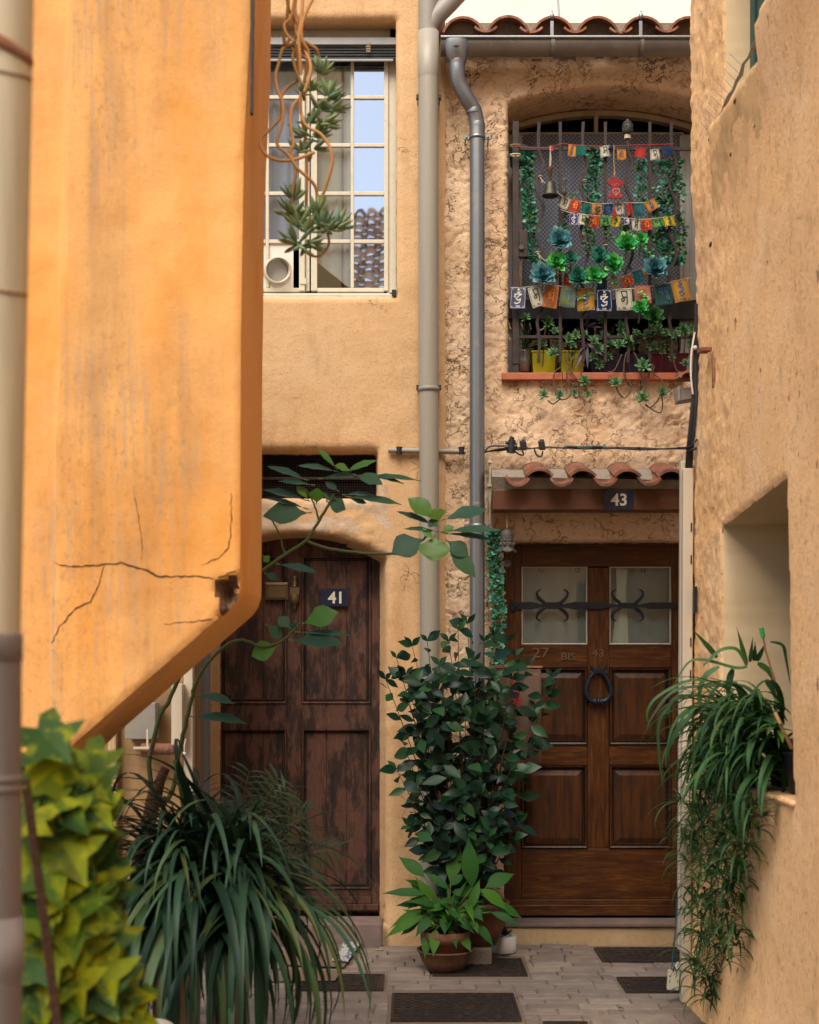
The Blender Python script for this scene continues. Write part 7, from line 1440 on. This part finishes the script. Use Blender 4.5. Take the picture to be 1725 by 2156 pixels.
# ------------------------------------------------------------------ niche plants, right
N1 = crop(2500, 2450, 777); random.seed(31)
zl = RW(1672, 1688)[1]; n0 = Vector((1.35, 5.55, zl + .20))
npl = thing('niche_spider_plant', 'spider plant spilling from the niche of the peach house and trailing to the ground', 'plant', (1.40, 5.5, zl)); f1 = MB(); stm = MB()
for i in range(340):
    o_ = Vector((rnd(-.13, .06), rnd(-.46, .30), rnd(-.18, .10))); az = math.pi + rnd(-1.25, 1.25) * (1 if random.random() < .8 else 1.8)
    f1.blade(n0 + o_, az, rnd(.1, 1.25), rnd(.18, .46), rnd(.013, .032), rnd(1.5, 3.0), 12, pw=1.1, tw=rnd(-.5, .5))
for (sx, sy, ex, ey, W) in ((820, 400, 600, 140, .022), (1080, 470, 1000, 130, .020), (1110, 440, 1140, 220, .016), (1150, 430, 1160, 260, .018), (1170, 430, 1255, 270, .02)):
    a_ = P(*N1(sx, sy), 5.5); b_ = P(*N1(ex, ey), 5.45); f1.leaf(a_, b_ - a_, (0, -1, .2), (b_ - a_).length, W, [.6, 1, 1, .9, .7, .45, .2, .02], .1, .3)
for (pts, W) in (([(1080, 470), (1000, 330), (860, 330), (730, 440), (700, 480)], .016), ([(1090, 480), (980, 490), (700, 420), (560, 450), (440, 640)], .014), ([(900, 640), (600, 600), (300, 740), (200, 880), (215, 1000)], .012), ([(1000, 620), (700, 650), (430, 700), (260, 900), (190, 1040)], .013), ([(900, 820), (700, 850), (500, 1000), (390, 1200), (395, 1310)], .020),
    ([(840, 760), (500, 740), (380, 850), (300, 1000), (310, 1330), (340, 1560)], .014), ([(740, 1010), (680, 1100), (620, 1250), (605, 1370)], .018), ([(840, 480), (720, 560), (665, 700), (660, 900)], .022), ([(960, 500), (930, 600), (920, 700), (935, 800)], .026), ([(1120, 900), (1000, 950), (960, 1050), (965, 1140)], .02), ([(1150, 850), (1160, 1000), (1120, 1200), (1060, 1380)], .035), ([(1250, 600), (1330, 700), (1390, 900)], .032), ([(1290, 260), (1400, 290), (1430, 400), (1470, 640)], .014), ([(1180, 450), (1280, 520), (1340, 640)], .03)):
    pp = px_path([N1(*q) for q in pts], 5.42 + rnd(-.12, .08), 5); n = len(pp); vs = []
    for i, q in enumerate(pp):
        t_ = (pp[min(i + 1, n - 1)] - pp[max(i - 1, 0)]).normalized(); sd = t_.cross(Vector((0, -.8, .6))).normalized(); hw = W / 2 * min(1, .4 + i / n * 3) * (1 - (i / (n - 1)) ** 3) + .0005
        vs += [q - sd * hw, q + Vector((0, 0, -.2 * hw)), q + sd * hw]
    f1.add(vs, [f for i in range(n - 1) for f in ((3 * i, 3 * i + 1, 3 * i + 4, 3 * i + 3), (3 * i + 1, 3 * i + 2, 3 * i + 5, 3 * i + 4))], 0, True)
def rw3(x_, y_, out=.06): Y_ = (1.30 - out) * F / (x_ - CX); return P(x_, y_, Y_)
runners = [[(1560, 1640), (1545, 1700), (1520, 1790), (1500, 1850), (1478, 1960), (1468, 2050)], [(1575, 1650), (1560, 1740), (1545, 1850), (1520, 1960), (1505, 2060), (1500, 2110)], [(1540, 1620), (1500, 1690), (1470, 1760), (1455, 1810)], [(1520, 1600), (1480, 1660), (1452, 1740), (1448, 1850)], [(1580, 1660), (1575, 1760), (1560, 1860), (1545, 1950), (1540, 2040)], [(1500, 1600), (1480, 1700), (1475, 1820), (1465, 1930)], [(1550, 1640), (1530, 1740), (1520, 1820), (1500, 1930), (1480, 2080)], [(1475, 1560), (1470, 1640), (1462, 1700)], [(1590, 1680), (1582, 1760), (1570, 1830)]]
for ri, r_ in enumerate(runners):
    pp = []; 
    for j in range(len(r_) - 1):
        for k_ in range(6): t_ = k_ / 6; pp.append(rw3(sub(r_[j][0], r_[j + 1][0], t_), sub(r_[j][1], r_[j + 1][1], t_), .05 + .03 * math.sin(ri + j)))
    stm.tube(pp, .0022, 5)
    for j in range(1, len(pp)):
        if random.random() < .75:
            c = pp[j] + Vector((rnd(-.05, .03), rnd(-.04, .04), 0)); big = random.random() < .3
            for q in range(random.randint(7, 12)): f1.blade(c, rnd(0, 6.283), rnd(-.2, 1.0), rnd(.07, .14) * (1.7 if big else 1), rnd(.008, .014), rnd(1.0, 2.3), 7)
        for q in range(2): f1.blade(pp[j], math.pi + rnd(-1.6, 1.6), rnd(-.8, .8), rnd(.06, .14), rnd(.006, .012), rnd(.5, 1.8), 6)
for (x_, y_, L, n) in ((1440, 1815, .20, 8), (1468, 1968, .18, 8), (1462, 2030, .24, 8), (1475, 2095, .24, 9), (1540, 1960, .22, 9), (1545, 1850, .2, 8), (1500, 1755, .2, 8), (1480, 2080, .26, 7)):
    c = rw3(x_ + 8, y_, .06)
    for q in range(n): f1.blade(c, rnd(-3.9, .7), rnd(.0, 1.0), L * rnd(.6, 1.1), rnd(.008, .014), rnd(1.6, 2.8), 10)
f1.build('foliage', M['spider2'], npl); stm.build('runners', M['green_stem'], npl)
m = MB(); pc_ = Vector((1.45, 5.40, zl + .005)); m.lathe([(0, 0), (.075, 0), (.10, .17), (.105, .175), (.095, .175), (.09, .15), (0, .15)], pc_, 24); m.build('pot', M['purple'], npl)
m = MB(); pc_ = Vector((1.42, 5.05, zl + .005)); m.lathe([(0, 0), (.07, 0), (.09, .14), (.095, .145), (.085, .145), (0, .13)], pc_, 24); ns = thing('niche_succulent', 'pale rosette succulent in a dark pot at the near end of the niche', 'succulent', pc_); m.build('pot', M['black'], ns)
m = MB(); rosette(m, P(1577, 1663, 5.35), .055, 12, (-.1, -.5, .8), wide=.36); rosette(m, P(1562, 1440 + 40, 5.35), .02, 8, (0, -.4, 1)); m.build('rosette', M['succ'], ns)
m = MB(); c = P(1640, 1535, 4.98)
for i in range(14): m.blade(c, math.pi + rnd(-1.6, 1.6), rnd(-.1, .6), rnd(.10, .18), .028, rnd(.3, 1.2), 7)
m.build('bronze_leaves', M['spider2'], ns); m = MB(); m.tube([P(1632, 1500, 4.95), P(1650, 1540, 4.93), P(1668, 1575, 4.95)], .007, 7); m.build('orange_stem', M['stem_or'], ns)
m = MB(); m.tube([P(1605, 1330, 5.4), P(1612, 1370, 5.4), P(1630, 1430, 5.38), P(1640, 1480, 5.38)], .004, 7, 0); m.tube([P(1603, 1322, 5.4), P(1607, 1342, 5.4)], .009, 8, 1); m.build('plant_stake', [M['tile_old'], M['succ_green']], label='brown stake with a green cap among the niche plants', cat='stake')
